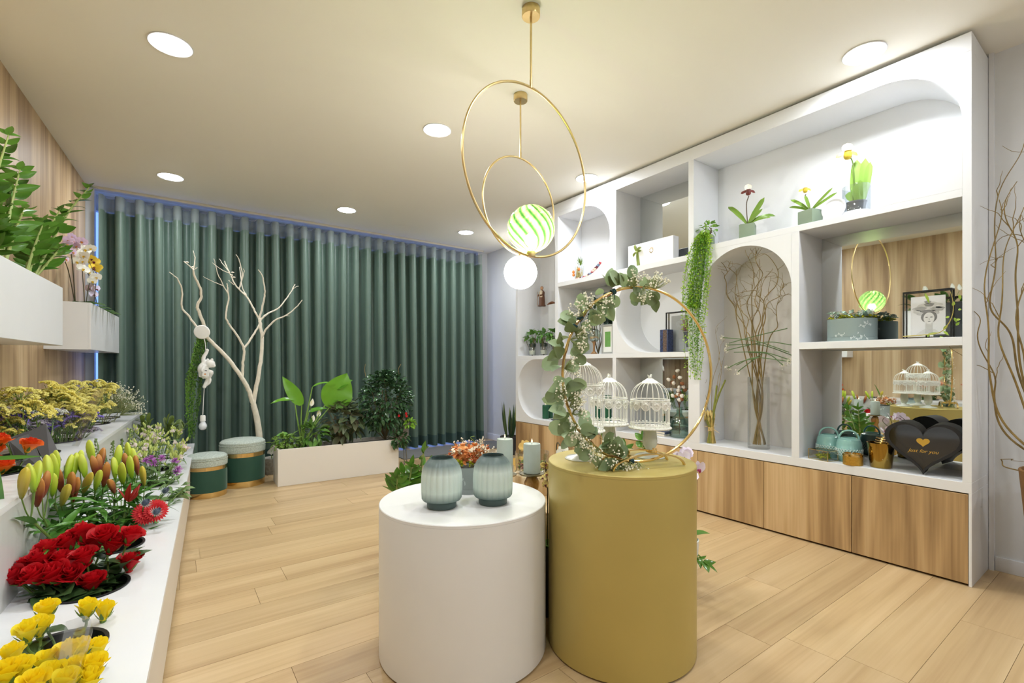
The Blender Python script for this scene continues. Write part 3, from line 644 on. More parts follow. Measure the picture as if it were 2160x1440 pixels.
for H, z, nm in ((H1, Z1, 'lower'), (H2, Z2, 'upper')):
    for i, (s, d) in enumerate(H):
        p = Lp(s, d, z); o = mk('flower_bucket', bk, None, None, T(*p)); tag(o, 'black flower bucket sunk in the %s step, %s from the camera' % (nm, bl[i]), 'bucket', 'sunken flower buckets')
def wbox(label, s0, s1, z0=1.213, z1=1.55, dep=.25):
    t = thing('wall_planter', label, 'planter', (LW0, 0, 0), LROT); w = .016
    mk('front', bevbox(dep - w, dep, s0, s1, z0, z1, .0015, 1), COUNT, t)
    mk('end_panel', MB().box(0.001, dep - w, s0, s0 + w, z0, z1), COUNT, t); mk('end_panel', MB().box(0.001, dep - w, s1 - w, s1, z0, z1), COUNT, t)
    mk('bottom', MB().box(0.001, dep - w, s0 + w, s1 - w, z0, z0 + w), COUNT, t); mk('soil', MB().box(0.001, dep - w, s0 + w, s1 - w, z1 - .07, z1 - .04), mat('potting soil', (58, 44, 34), .95, var=.3, vscale=60, bump=.6, bscale=60), t)
wbox('white wall planter box holding arching glossy plants', 2.66, 3.785)
wbox('white wall planter box holding orchids, next to the curtain', 4.555, 5.80)
wbox('white wall planter box with peace lilies, seen only in the mirror', 1.15, 2.05, 1.46, 1.80)
# ------------------------------------------------------------------ plant makers
def zz_mesh():
    out = []
    for L, W, dr in ((.085, .044, .4), (.075, .040, .8), (.095, .043, .15)): m = MB().leaf(L, W, 'ovate', .14, dr, 6).mesh('leaf'); out.append(m)
    return out
ZZL = zz_mesh(); ZZM = leafmat('glossy zz leaf', (84, 130, 44), (36, 78, 28), .22, .18)
for m in ZZL: m.materials.append(ZZM)
ZZS = mat('zz stalk', (146, 160, 92), .45, var=.15, vscale=20)
def zz_stem(par, base, tip, bow, n=9, sc=1.0, r0=.010):
    base, tip = Vector(base), Vector(tip); mid = base.lerp(tip, .55) + Vector(bow)
    P = bez([base, mid, tip], 8); k = len(P)
    mk('stem', MB().tube(P, taper(k, r0, r0 * .32), 8), ZZS, par, world=True)
    side = (tip - base).cross(Vector((0, 0, 1))); side = side.normalized() if side.length > .03 else rdir(0, 0)
    for i in range(n):
        f = .32 + .68 * i / (n - 1); idx = min(k - 2, int(f * (k - 1))); p = P[idx].lerp(P[idx + 1], f * (k - 1) - idx); tg = (P[idx + 1] - P[idx]).normalized()
        sd = (side - tg * side.dot(tg)).normalized()
        for sgn in (-1, 1):
            d = sd * sgn + tg * RN.uniform(.55, 1.0); up = tg.cross(sd) * RN.choice((1, 1, -1)) + Vector((0, 0, .5)) + rdir(-60, 60) * .35
            mk('leaf', RN.choice(ZZL), None, par, orient(p, d, up, RN.uniform(-.3, .3), sc * RN.uniform(.8, 1.15) * (1.05 - .35 * max(0, f - .7) / .3)), world=True)
    mk('leaf', ZZL[2], None, par, orient(P[-1], P[-1] - P[-3], (0, .3, 1), 0, sc * .8), world=True)
def zz(label, base, stems, group='zz plants', sc=1.0, n=9):
    t = thing('zz_plant', label, 'plant', base, 0, group)
    for tip, bow in stems: zz_stem(t, base + rdir(0, 0) * RN.uniform(0, .03), tip, bow, n, sc)
    return t
ZZG = 'arching zz plants in the wall planter'
b = Lp(3.62, .125, 1.50)
zz('zz plant at the far end of its wall planter, one long stem arching right', b, [(onL(188, 395, .30), (0, -.02, .05)), (onL(92, 470, .16), (0, 0, .02)), (onL(130, 520, .2), (.02, 0, .03)), (onL(60, 500, .10), (0, 0, 0)), (onL(125, 445, .20), (0, 0, .03))], ZZG, 1.0, 9)
b = Lp(3.25, .125, 1.50)
zz('zz plant in the middle of its wall planter, stems upright', b, [(onL(42, 358, .12), (0, 0, .02)), (onL(15, 420, .15), (0, 0, .02)), (onL(52, 440, .10), (0, 0, .02)), (onL(-20, 450, .2), (0, 0, .02))], ZZG, 1.0, 9)
b = Lp(2.95, .125, 1.50)
zz('zz plant at the left edge of the picture, tallest of the planter', b, [(onL(18, 285, .14), (0, 0, .02)), (onL(-10, 330, .10), (0, 0, .02)), (onL(5, 490, .2), (0, 0, .02)), (onL(-40, 350, .15), (0, .02, .02))], ZZG, 1.0, 9)
# ---- phalaenopsis
def petalgrid(b, L, W, d, up, pos=(0, 0, 0), mi=0, prof='round', fold=.06, droop=.3): b.leaf(L, W, prof, fold, droop, 6, orient(pos, d, up), mi, across=4)
def phal():
    b = MB()       # bloom faces +Z
    for a in (90, 210, 330): b.leaf(.034, .021, 'round', .06, .2, 6, orient((0, 0, -.001), (math.cos(math.radians(a)), math.sin(math.radians(a)), .05), (0, 0, 1)), 0, across=2)
    for a in (18, 162): b.leaf(.038, .040, 'round', .05, .3, 6, orient((0, 0, .001), (math.cos(math.radians(a)), math.sin(math.radians(a)), .12), (0, 0, 1)), 0, across=4)
    b.ball((0, -.004, .006), .005, 8, 5, mi=1); b.leaf(.016, .013, 'round', .4, .5, 4, orient((0, -.002, .004), (0, -1, .5), (0, .3, 1)), 1); 
    for s in (-1, 1): b.leaf(.011, .009, 'round', .3, .3, 4, orient((0, -.003, .004), (s, -.1, .7), (0, 1, 0)), 1)
    return b.mesh('bloom', 60)
PHAL = phal()
def orchid(label, base, spikes, petal, lip, pot=None, group='orchids', nleaf=4, leafL=.18, sc=1.15):
    """spikes: list of bloom positions (world) tip-most last, first point where the spike starts to arch"""
    t = thing('orchid', label, 'orchid', base, 0, group)
    me = PHAL.copy(); me.materials.append(petal); me.materials.append(lip)
    for blooms in spikes:
        st = [base, base.lerp(blooms[0], .6) + Vector((0, 0, .04))] + blooms
        P = bez(st, 6); mk('flower_spike', MB().tube(P, taper(len(P), .0035, .0015), 6), mat('dark orchid spike', (70, 66, 44), .5), t, world=True)
        for p in blooms:
            for q in range(1):
                pp = p + rdir(-90, 90) * .012; tc = (CAMP - pp).normalized(); f = (tc + rdir(-30, 40) * .75).normalized(); pos = pp + f * .012
                upv = Vector((0, 0, 1)); x = upv.cross(f).normalized(); y = f.cross(x); M = Matrix((x, y, f)).transposed().to_4x4()
                mk('bloom', me, None, t, Matrix.Translation(pos) @ M @ Matrix.Rotation(RN.uniform(-.4, .4), 4, 'Z') @ Matrix.Scale(sc * RN.uniform(.85, 1.1), 4), world=True)
    ol = MB().leaf(leafL, .062, 'strap', .12, .9, 8, across=4).mesh('leaf'); ol.materials.append(leafmat('orchid leaf', (88, 134, 50), (58, 104, 40), .35, .15))
    for i in range(nleaf):
        a = (i * 2.4 + 1) if 'wall planter' not in group else (-1.3, -.5, .4, 1.2)[i % 4]; mk('leaf', ol, None, t, orient(base + Vector((0, 0, -.01)), (math.cos(a), math.sin(a), .75), (0, 0, 1), 0, RN.uniform(.8, 1.1)), world=True)
    if pot: pot(t)
    return t
LIL = mat('lilac orchid petal', (216, 190, 220), .6, var=.18, vscale=40); LILL = mat('orange lip', (214, 140, 70), .5)
WHP = mat('white orchid petal', (242, 242, 234), .6, var=.03, vscale=30); YLL = mat('yellow lip', (228, 190, 60), .5)
YEP = mat('yellow orchid petal', (238, 208, 66), .6, var=.1, vscale=40); BUL = mat('burgundy lip', (110, 30, 50), .5)
def pl(pts, Y): return [onY(x, y, Y) for x, y in pts]
orchid('lilac phalaenopsis orchid, leftmost in the planter by the curtain', Lp(4.70, .14, 1.53), [pl([(136, 548), (130, 530), (122, 520), (140, 515)], 4.5), pl([(150, 535), (145, 510), (158, 505), (172, 512), (150, 500), (165, 522), (148, 520)], 4.56)], LIL, LILL, group='orchids in the wall planter', sc=.88)
orchid('white phalaenopsis orchid in the middle of the planter by the curtain', Lp(4.95, .15, 1.53), [pl([(172, 565), (160, 548), (178, 550), (170, 535), (182, 540)], 4.95), pl([(192, 590), (185, 575), (200, 582), (180, 530), (190, 526)], 5.02)], WHP, YLL, group='orchids in the wall planter')
orchid('yellow phalaenopsis orchid at the right of the planter by the curtain', Lp(5.25, .15, 1.53), [pl([(205, 585), (203, 572), (207, 562), (196, 566), (200, 552), (193, 548)], 5.25)], YEP, BUL, group='orchids in the wall planter')
orchid('small pale violet orchid low in the planter by the curtain', Lp(5.45, .16, 1.53), [pl([(196, 618), (200, 612), (192, 606)], 5.4)], mat('violet petal', (206, 196, 220), .6), BUL, group='orchids in the wall planter', nleaf=3)
# ------------------------------------------------------------------ cut flowers
def rose_mesh(n=15, R=.034, H=.052, op=.55, seed=1):
    b = MB(); r = random.Random(seed)
    for k in range(n):
        f = k / (n - 1); a0 = k * 2.39996 + r.uniform(-.2, .2); rb = R * (.12 + .62 * f); hw = 1.35 - .45 * f; h = H * (1.0 - .16 * f) * r.uniform(.93, 1.05); lean = op * f ** 1.6
        vs = []
        for j in range(5):
            v = j / 4
            for i in range(6):
                u = i / 5 * 2 - 1; rr = rb * (.30 + .78 * v ** .55) + lean * R * .55 * v ** 2.2 + (R * .16 * f if j == 4 else 0)
                z = h * v - abs(u) ** 2.5 * h * .22 * v - lean * h * .22 * v ** 3 - (h * .05 * f if j == 4 else 0); a = a0 + u * hw * (.55 + .45 * v)
                vs.append((rr * math.cos(a), rr * math.sin(a), z))
        b.add(vs, [(j * 6 + i, j * 6 + i + 1, (j + 1) * 6 + i + 1, (j + 1) * 6 + i) for j in range(4) for i in range(5)])
    b.ball((0, 0, H * .04), R * .33, 8, 5); return b.mesh('bloom', 70)
def petalmat(name, c, c2, rough=.55, tl=.2): return leafmat(name, c, c2, rough, tl)
RED = petalmat('red rose petal', (206, 14, 30), (160, 8, 26)); YEL = petalmat('yellow rose petal', (255, 234, 40), (255, 222, 14), .55, .3)
ORG = grad('orange rose petal', [(0, (240, 180, 50)), (.45, (244, 130, 36)), (1, (222, 44, 26))], 'Z', 0, .055, .55, tl=.2); PCH = petalmat('peach rose petal', (240, 168, 130), (226, 136, 100))
RDL = leafmat('rose leaf', (70, 98, 54), (38, 62, 36), .42, .12)
rl = [MB().leaf(.062, .040, 'ovate', .12, dr, 6).mesh('leaf') for dr in (.3, .8)]
for m in rl: m.materials.append(RDL)
sep = MB()
for i in range(5): a = i * 2 * PI / 5; sep.leaf(.034, .010, 'lance', .1, -.5, 4, orient((.006 * math.cos(a), .006 * math.sin(a), -.002), (math.cos(a), math.sin(a), .9)))
sep.ball((0, 0, -.004), .008, 8, 4); sep = sep.mesh('sepals'); sep.materials.append(leafmat('sepal', (112, 146, 66), (84, 120, 48)))
def rose(label, group, base, bloom, meshes, sc, tilt, nleaf=4, lsc=1.0, low=.25):
    t = thing('rose', label, 'rose', base, 0, group); up = (Vector((0, 0, 1)) + Vector(tilt)).normalized()
    e = bloom - up * .03 * sc; P = bez([base, base.lerp(e, .6) + rdir(0, 0) * .02, e - up * .03, e], 4)
    mk('stem', MB().tube(P, .0034, 6), STEM, t, world=True)
    mk('bloom', RN.choice(meshes), None, t, zto(e, up, sc, RN.uniform(0, 6)), world=True); mk('sepals', sep, None, t, zto(e, up, sc, RN.uniform(0, 6)), world=True)
    for i in range(nleaf):
        f = RN.uniform(low, .85); p = base.lerp(e, f); mk('leaf', RN.choice(rl), None, t, orient(p, rdir(-10, 35) + (bloom - base).normalized() * .2, (0, 0, 1), RN.uniform(-.5, .5), lsc * RN.uniform(.8, 1.25)), world=True)
    return t
def roset(ms, m):
    for q in ms: q.materials.append(m)
    return ms
RR = roset([rose_mesh(17, .034, .062, .42, s) for s in (1, 2, 3)], RED); RY = roset([rose_mesh(12, .026, .054, .25, s) for s in (4, 5, 6)], YEL)
RO = roset([rose_mesh(13, .032, .056, .4, s) for s in (7, 8)], ORG); RP = roset([rose_mesh(15, .036, .052, .7, s) for s in (9, 10)], PCH)
ORDW = ['first', 'second', 'third', 'fourth', 'fifth', 'sixth', 'seventh', 'eighth', 'ninth', 'tenth', 'eleventh', 'twelfth', 'thirteenth', 'fourteenth', 'fifteenth', 'sixteenth', 'seventeenth', 'eighteenth', 'nineteenth', 'twentieth']
c3 = lambda x, y: (x / 4, 1080 + y / 4); c2 = lambda x, y: (x / 4.235, 760 + y / 4.235)
reds = [(110, 545), (205, 470), (330, 400), (395, 310), (560, 250), (510, 400), (600, 520), (700, 370), (770, 580), (700, 170), (800, 240), (880, 190), (960, 260), (1110, 190), (1100, 410), (640, 450), (440, 520), (280, 530)]
RLAB = {0: 'red rose at the far left of the bunch, lying outward', 6: 'widest open red rose at the front of the bunch', 8: 'red rose low at the front right of the bunch', 13: 'red rose standing upright beside the gerberas', 14: 'single red rose leaning out over the white counter edge'}
reds.sort()
RLAB = {0: 'red rose at the far left of the bunch, lying outward', 16: 'single red rose leaning out over the white counter edge', 17: 'red rose standing upright at the far right beside the gerberas'}
for i, (x, y) in enumerate(reds):
    q = onY(*c3(x, y), 2.22 - .10 * (y - 350) / 350 + .03 * math.sin(i * 2.1)); ct_ = Lp(2.18, .63, Z1)
    til = (q - ct_); til.z = 0; til = til * 2.2 + (CAMP - q).normalized() * .45 + rdir(0, 0) * .25
    b = ct_ + Vector(((q - ct_).x * .28, (q - ct_).y * .28, -.16))
    if (b - ct_).xy.length > .08: b = ct_ + Vector((*((b - ct_).xy.normalized() * .075), -.16))
    rose(RLAB.get(i, 'red rose amid the bunch on the lower step, %s from the left' % ORDW[i]), 'red roses on the lower step', b, q, RR, RN.uniform(1.08, 1.25), til, 6, 1.5, .55)
yel = [(225, 985), (330, 940), (390, 800), (735, 790), (885, 805), (95, 1180), (60, 1330), (170, 1300), (390, 1240), (430, 1340), (570, 1150), (690, 1130), (825, 1130), (650, 1290), (795, 1270), (755, 1390), (20, 1400), (290, 1420), (560, 1400)]
YLAB = {2: 'topmost yellow rose of the loose bunch', 3: 'yellow rosebud, left of two on long stems over the empty bucket rim', 4: 'yellow rosebud, right of two on long stems over the empty bucket rim', 5: 'yellow rose at the left edge of the picture inside the clear wrap'}
YPOS = {}
for k_, i_ in enumerate(sorted(range(6, 19), key=lambda q: yel[q][0])): YPOS[i_] = '%s from the left' % ORDW[k_]
for i, (x, y) in enumerate(yel):
    near = i > 4; ct_ = Lp(1.36 if near else 1.76, .63, Z1); q = onY(*c3(x, y), (1.42 if near else 1.78) - .12 * (y - (1270 if near else 880)) / 200 + .03 * math.sin(i * 1.7))
    til = (q - ct_); til.z = 0; til = til * 1.2 + (CAMP - q).normalized() * .15
    dd = (q - ct_).xy; dd = dd.normalized() * min(.07, dd.length * .4); b = ct_ + Vector((dd.x, dd.y, -.15))
    rose(YLAB.get(i, 'yellow rose in the clear-wrapped bunch nearest the camera, %s' % YPOS.get(i, "") if near else 'yellow rose of the loose bunch, %s' % ('lower left' if i == 0 else 'middle one')), 'yellow roses on the lower step', b, q, RY, 1.0 if near else 1.1, til, 3, .8, .55)
oro = [(0, 700), (270, 740), (30, 930), (-60, 780), (-40, 900), (-110, 690), (-150, 830)]
OLAB = {0: 'orange-red rose at the left edge above the black card', 1: 'orange rosebud peeping out beside the black card sheet', 2: 'orange-red rose low at the left edge of the picture'}
for i, (x, y) in enumerate(oro):
    q = onY(*c2(x, y), 2.76 + .06 * math.sin(i * 2)); ct_ = Lp(2.78, .235, Z2); dd = (q - ct_).xy; dd = dd.normalized() * min(.07, dd.length * .4)
    rose(OLAB.get(i, 'orange-red rose of the upper step bunch, outside the left edge'), 'orange roses on the upper step', ct_ + Vector((dd.x, dd.y, -.15)), q, RO, 1.15, (.3, -.2, 0), 5, 1.1, .5)
for i in range(9):      # peach roses that the mirror shows
    ct_ = Lp(1.80 if i < 5 else 1.32, .235, Z2); a = i * 1.3; q = ct_ + Vector((math.cos(a) * .11, math.sin(a) * .13, .20 + .03 * math.sin(i * 2.2)))
    rose('peach rose on the upper step, seen in the mirror', 'peach roses on the upper step', ct_ + Vector((math.cos(a) * .05, math.sin(a) * .05, -.15)), q, RP, 1.15, (math.cos(a) * .5, math.sin(a) * .5, 0), 6, 1.1, .4)
# lilies in bud
LG = grad('green lily bud', [(0, (120, 160, 34)), (.5, (168, 196, 50)), (1, (196, 208, 74))], 'Z', 0, .1, .4); LO = grad('olive lily bud', [(0, (128, 132, 44)), (.6, (176, 156, 60)), (1, (206, 188, 70))], 'Z', 0, .1, .42); LB = grad('brown lily bud', [(0, (120, 62, 36)), (.5, (122, 50, 36)), (1, (190, 128, 60))], 'Z', 0, .1, .42)
def bud_mesh(L=.110, r=.0140):
    pr = [(0, 0), (.34, .02), (.62, .16), (.88, .36), (1, .56), (.93, .74), (.68, .89), (.30, .98), (0, 1)]
    return MB().lathe([(r * a, L * z) for a, z in pr], 18, mod=lambda a, z: 1 + .13 * math.cos(3 * a) + .05 * math.cos(6 * a)).mesh('bud', 60)
BUDS = {}
for k, m in (('g', LG), ('o', LO), ('b', LB)): q = bud_mesh(); q.materials.append(m); BUDS[k] = q
lyl = [MB().leaf(.14, .027, 'lance', .15, dr, 7).mesh('leaf') for dr in (.4, 1.0)]
LYM = leafmat('lily leaf', (86, 140, 52), (48, 96, 36), .35, .2)
for m in lyl: m.materials.append(LYM)
openl = MB()
for i in range(6): a = i * PI / 3; openl.leaf(.085, .024, 'lance', .2, -.5 if i % 2 else .5, 6, orient((.004 * math.cos(a), .004 * math.sin(a), 0), (math.cos(a) * .45, math.sin(a) * .45, 1), (math.cos(a), math.sin(a), .2)))
openl = openl.mesh('bloom'); openl.materials.append(petalmat('dark red lily petal', (164, 40, 32), (110, 14, 20)))
lil = [(210, 1120, 'o'), (285, 1055, 'g'), (320, 1060, 'g'), (345, 1200, 'b'), (400, 1110, 'b'), (470, 1120, 'g'), (490, 960, 'g'), (505, 930, 'g'), (575, 1220, 'o'), (530, 1080, 'b'), (610, 960, 'g'), (660, 960, 'g'), (640, 1130, 'b'), (670, 1170, 'b'), (745, 960, 'g'), (775, 1110, 'o'),
       (820, 840, 'g'), (845, 960, 'b'), (880, 950, 'b'), (870, 1080, 'g'), (905, 900, 'b'), (935, 1040, 'b'), (1000, 1130, 'b'), (1020, 970, 'g'), (1050, 880, 'g'), (1095, 1030, 'g'), (1150, 830, 'g'), (1125, 920, 'b'), (1200, 880, 'g'), (1170, 970, 'g'), (1220, 940, 'b'), (1280, 1040, 'o'), (720, 900, 'g'), (430, 1010, 'g')]
def ycl(x, Y):      # keep lower-step flowers in front of the upper step
    r = ray(x, 900); return min(Y, .5306 / (.0526 - r.x / r.y) - .10)
lil.sort(key=lambda v: v[0]); stems = [lil[i:i + 3] for i in range(0, len(lil), 3)]
LLAB = {0: 'lily stem in bud at the left of the bunch, olive bud tip', len(stems) - 1: 'lily stem in bud at the right of the bunch, beside the gerberas'}
for i, st in enumerate(stems):
    ps = [onY(*c2(x, y), ycl(x / 4.235, 2.62 + .30 * (x - 200) / 1000 - .25 * (y - 1000) / 300 + RN.uniform(-.03, .03))) for x, y, k in st]; cen = sum(ps, Vector()) / len(ps); ct_ = Lp(2.62, .63, Z1)
    dd = (cen - ct_).xy; dd = dd.normalized() * min(.075, dd.length * .45); base = ct_ + Vector((dd.x, dd.y, -.15)); fork = cen + Vector((0, 0, -.13))
    t = thing('lily', LLAB.get(i, 'lily stem with green and rust buds on the lower step, %s from the left' % ORDW[i]), 'lily', base, 0, 'budding lilies on the lower step')
    P = bez([base, base.lerp(fork, .6) + rdir(0, 0) * .015, fork], 5); mk('stem', MB().tube(P, .0042, 6), STEM, t, world=True)
    for (x, y, k), p in zip(st, ps):
        d_ = (p - fork); d_.z = max(d_.z, .06); ax = (d_.normalized() + Vector((0, 0, .5)) + rdir(-20, 40) * .25).normalized(); bb_ = p - ax * .048
        pd = mk('stalk', MB().tube(bez([fork, fork.lerp(bb_, .5) + Vector((0, 0, -.01)), bb_], 4), .0022, 5), STEM, t, world=True)
        mk('bud', BUDS[k], None, t, zto(bb_, ax, RN.uniform(.9, 1.12), RN.uniform(0, 2)), world=True)
    for j in range(22):
        f = RN.uniform(.4, 1.12); p = base.lerp(fork, f); mk('leaf', RN.choice(lyl), None, t, orient(p, rdir(0, 45), (0, 0, 1), RN.uniform(-.4, .4), RN.uniform(.75, 1.2)), world=True)
    if i == len(stems) - 2:
        p = onY(*c2(1150, 1180), 2.75); mk('bloom', openl, None, t, zto(p - Vector((0, 0, .04)), (.2, -.2, 1)), world=True); mk('stalk', MB().tube([fork - Vector((0, 0, .05)), p - Vector((0, 0, .04))], .0022, 5), STEM, t, world=True)
# gerberas and sea holly
ger = MB()
for ring, n, L, el in ((0, 26, .050, .12), (1, 26, .046, .3), (2, 20, .030, .6)):
    for i in range(n):
        a = 2 * PI * (i + ring * .5) / n; ger.leaf(L, .0095, 'strap', .1, .25, 4, orient((.006 * math.cos(a), .006 * math.sin(a), .002 * ring), (math.cos(a), math.sin(a), el)))
ger.ball((0, 0, .004), .011, 12, 6, mi=1, sc=(1, 1, .6)); ger = ger.mesh('bloom', 60); ger.materials.append(petalmat('red gerbera petal', (214, 20, 34), (170, 8, 24))); ger.materials.append(mat('gerbera eye', (120, 20, 26), .8))
hol = MB()
for i in range(14): a = 2 * PI * i / 14; hol.leaf(.03, .006, 'blade', .1, -.2, 3, orient((0, 0, 0), (math.cos(a), math.sin(a), .35)), 1)
hol.ball((0, 0, .012), .011, 10, 7, sc=(1, 1, 1.5))
for i in range(60):
    d = rdir(-20, 90); hol.tube([Vector((0, 0, .012)) + d * .009, Vector((0, 0, .014)) + Vector((d.x * .013, d.y * .013, d.z * .02))], [.0012, .0003], 3)
hol = hol.mesh('bloom', 60); hol.materials.append(mat('steel blue thistle', (92, 104, 128), .6)); hol.materials.append(mat('silver bract', (150, 164, 160), .6))
def simple(name, label, cat, group, base, head, me, ax, sc=1, leaves=0, lm=None, lsc=1, sr=.003):
    t = thing(name, label, cat, base, 0, group); mk('stem', MB().tube(bez([base, base.lerp(head, .6) + rdir(0, 0) * .015, head], 5), sr, 5), STEM, t, world=True)
    mk('bloom', me, None, t, zto(head, ax, sc, RN.uniform(0, 3)), world=True)
    for j in range(leaves): mk('leaf', RN.choice(lm), None, t, orient(base.lerp(head, RN.uniform(.35, .9)), rdir(-20, 40), (0, 0, 1), RN.uniform(-.5, .5), lsc * RN.uniform(.7, 1.2)), world=True)
    return t
cb = Lp(3.14, .63, Z1 - .15)
for (x, y), lb in (((1300, 1365), 'red gerbera, left of two beside the thistles'), ((1385, 1340), 'red gerbera, right of two beside the thistles')):
    h = onY(*c2(x, y), 2.78); simple('gerbera', lb, 'gerbera', 'red gerberas', cb + Vector((.05, -.05, 0)), h, ger, (.15, -.85, .45), 1.0)
for (x, y), lb in (((1465, 1175), 'blue thistle standing apart on the right of the leaves'), ((1285, 1285), 'blue thistle touching the left red gerbera'), ((1385, 1365), 'blue thistle lying before the right red gerbera')):
    h = onY(*c2(x, y), 2.70 if y > 1200 else 3.0); simple('thistle', lb, 'thistle', 'blue thistles', cb + Vector((.06, 0, 0)), h, hol, (.4, -.5, .6), 1.15)
# lisianthus and stocks, the pale mixed bunches further back
lb_ = MB().lathe([(0, 0), (.004, .002), (.0062, .010), (.0055, .02), (.002, .028), (0, .03)], 8).mesh('bud'); lb_.materials.append(leafmat('lisianthus bud', (206, 218, 128), (170, 190, 90)))
LW_ = roset([rose_mesh(9, .017, .026, .7, s) for s in (21, 22)], petalmat('white pink-edged petal', (244, 232, 228), (226, 196, 200)))
gl_ = [MB().leaf(.055, .026, 'ovate', .15, dr, 5).mesh('leaf') for dr in (.5, 1.1)]
GLM = leafmat('grey green leaf', (120, 150, 92), (84, 116, 66), .5, .2)
for m in gl_: m.materials.append(GLM)
for i in range(34):
    u = RN.random(); v = RN.random(); x = 262 + 132 * u; y = 902 + 66 * v + 12 * abs(u - .5); s = 3.86 + .95 * (1 - v); ct_ = Lp(min((3.82, 4.34, 4.86), key=lambda q: abs(q - s)), .63, Z1)
    h = onY(x, y, s + RN.uniform(-.15, .15))
    dd = (h - ct_).xy; dd = dd.normalized() * min(.07, dd.length * .3); base = ct_ + Vector((dd.x, dd.y, -.15))
    t = thing('lisianthus', 'pale lisianthus stem with yellow-green buds in the mixed bunch on the lower step', 'lisianthus', base, 0, 'lisianthus on the lower step')
    mk('stem', MB().tube(bez([base, base.lerp(h, .6) + rdir(0, 0) * .02, h], 4), .0024, 5), STEM, t, world=True)
    for j in range(9):
        p = base.lerp(h, RN.uniform(.78, 1.0)); d = rdir(20, 75); e = p + d * RN.uniform(.02, .045); mk('stalk', MB().tube([p, e], .0011, 4), STEM, t, world=True); mk('bud', lb_, None, t, zto(e, d + Vector((0, 0, .6)), RN.uniform(.8, 1.3)), world=True)
    for j in range(1 if i % 2 else 2): mk('bloom', RN.choice(LW_), None, t, zto(h + rdir(-10, 30) * .03, rdir(30, 80), RN.uniform(.8, 1.1)), world=True)
    for j in range(6): mk('leaf', RN.choice(gl_), None, t, orient(base.lerp(h, RN.uniform(.4, .85)), rdir(-10, 45), (0, 0, 1), RN.uniform(-.5, .5), RN.uniform(.7, 1.1)), world=True)
fr_ = MB()
for i in range(46): d = rdir(5, 90); fr_.leaf(.024, .0042, 'strap', .1, .3, 3, orient(d * .002, d, (0, 0, 1)))
fr_ = fr_.mesh('bloom', 60); fr_.materials.append(petalmat('mauve fringed petal', (196, 122, 200), (150, 84, 170)))
for i, (x, y) in enumerate([(1300, 905), (1345, 880), (1370, 925), (1560, 905), (1590, 975), (1570, 1005), (1440, 880)]):
    h = onY(*c2(x, y), 3.72); ct_ = Lp(3.82, .63, Z1 - .15); simple('cornflower', 'mauve fringed cornflower %s' % (['left of the mixed bunch', 'highest of the left clump in the mixed bunch', 'right of the left clump in the mixed bunch', 'highest of the right clump in the mixed bunch', 'lowest right in the mixed bunch', 'left of the lowest right one in the mixed bunch', 'between the two clumps of the mixed bunch'][i]), 'cornflower', 'mauve cornflowers', ct_ + Vector((.04, -.04, 0)), h, fr_, (.3, -.5, .8), 1.15, 7, gl_, 1.2)
for i in range(12):     # stock foliage that spills over the counter edge
    ct_ = Lp(3.14 + .68 * (i % 2), .63, Z1); h = onY(RN.uniform(318, 402), RN.uniform(1000, 1085), 3.3 + .45 * (i % 2) + RN.uniform(-.1, .15)); h.z = max(h.z, Z1 + .03); dd = (h - ct_).xy.normalized() * .07
    t = thing('stock_plant', 'leafy grey-green stock stem spilling towards the counter edge', 'foliage', ct_ + Vector((dd.x, dd.y, -.15)), 0, 'stock stems on the lower step')
    base = ct_ + Vector((dd.x, dd.y, -.15)); mk('stem', MB().tube(bez([base, base.lerp(h, .5) + Vector((0, 0, .03)), h], 4), .003, 5), STEM, t, world=True)
    for j in range(11): mk('leaf', RN.choice(gl_), None, t, orient(base.lerp(h, RN.uniform(.55, 1.05)), rdir(-20, 40), (0, 0, 1), RN.uniform(-.6, .6), RN.uniform(.9, 1.4)), world=True)
for i in range(5):      # slim stock spires
    x, y = [(203, 925), (238, 930), (258, 925), (222, 960), (275, 905)][i]; h = onY(x, y, 3.3); ct_ = Lp(3.14, .63, Z1); base = ct_ + Vector((-.04, .02 * i - .04, -.15)); b = MB()
    for j in range(26): f = j / 26; p = h + Vector((0, 0, -.11 * f)); b.ball(p + rdir(-20, 30) * (.004 + .010 * f), .0045, 6, 4)
    t = thing('stock_spire', 'slim green budding stock spire, %s from the wall' % ['first', 'second', 'third', 'fourth', 'fifth'][i], 'flower spire', base, 0, 'budding stock spires'); mk('stem', MB().tube(bez([base, base.lerp(h, .6), h], 4), .0025, 5), STEM, t, world=True)
    mk('bud_cluster', b, leafmat('stock bud', (132, 152, 96), (96, 118, 74)), t, world=True, kind='stuff')
# dark leathery foliage beside the curtain end of the lower step
pr_ = [MB().leaf(.16, .045, 'strap', .12, dr, 6).mesh('leaf') for dr in (.2, .7)]
for m in pr_: m.materials.append(leafmat('leathery leaf', (112, 132, 62), (54, 82, 42), .4, .15))
for i, (x0, x1, lb) in enumerate(((290, 345, 'dark leathery leaf bunch, left one by the curtain'), (345, 398, 'olive leathery leaf bunch, right one by the curtain'))):
    base = Lp(5.05, .60, Z1 - .15) if i else Lp(4.86, .56, Z1 - .15); t = thing('foliage_bunch', lb, 'foliage', base, 0, 'leathery foliage bunches')
    for j in range(7):
        h = onY(RN.uniform(x0, x1), RN.uniform(885, 912), 5.0 + .1 * i); mk('stem', MB().tube([base, h], .003, 5), STEM, t, world=True)
        for k in range(7): mk('leaf', RN.choice(pr_), None, t, orient(base.lerp(h, .72 + .04 * k), rdir(35, 80), (0, 0, 1), RN.uniform(-.5, .5), RN.uniform(.45, .75)), world=True)
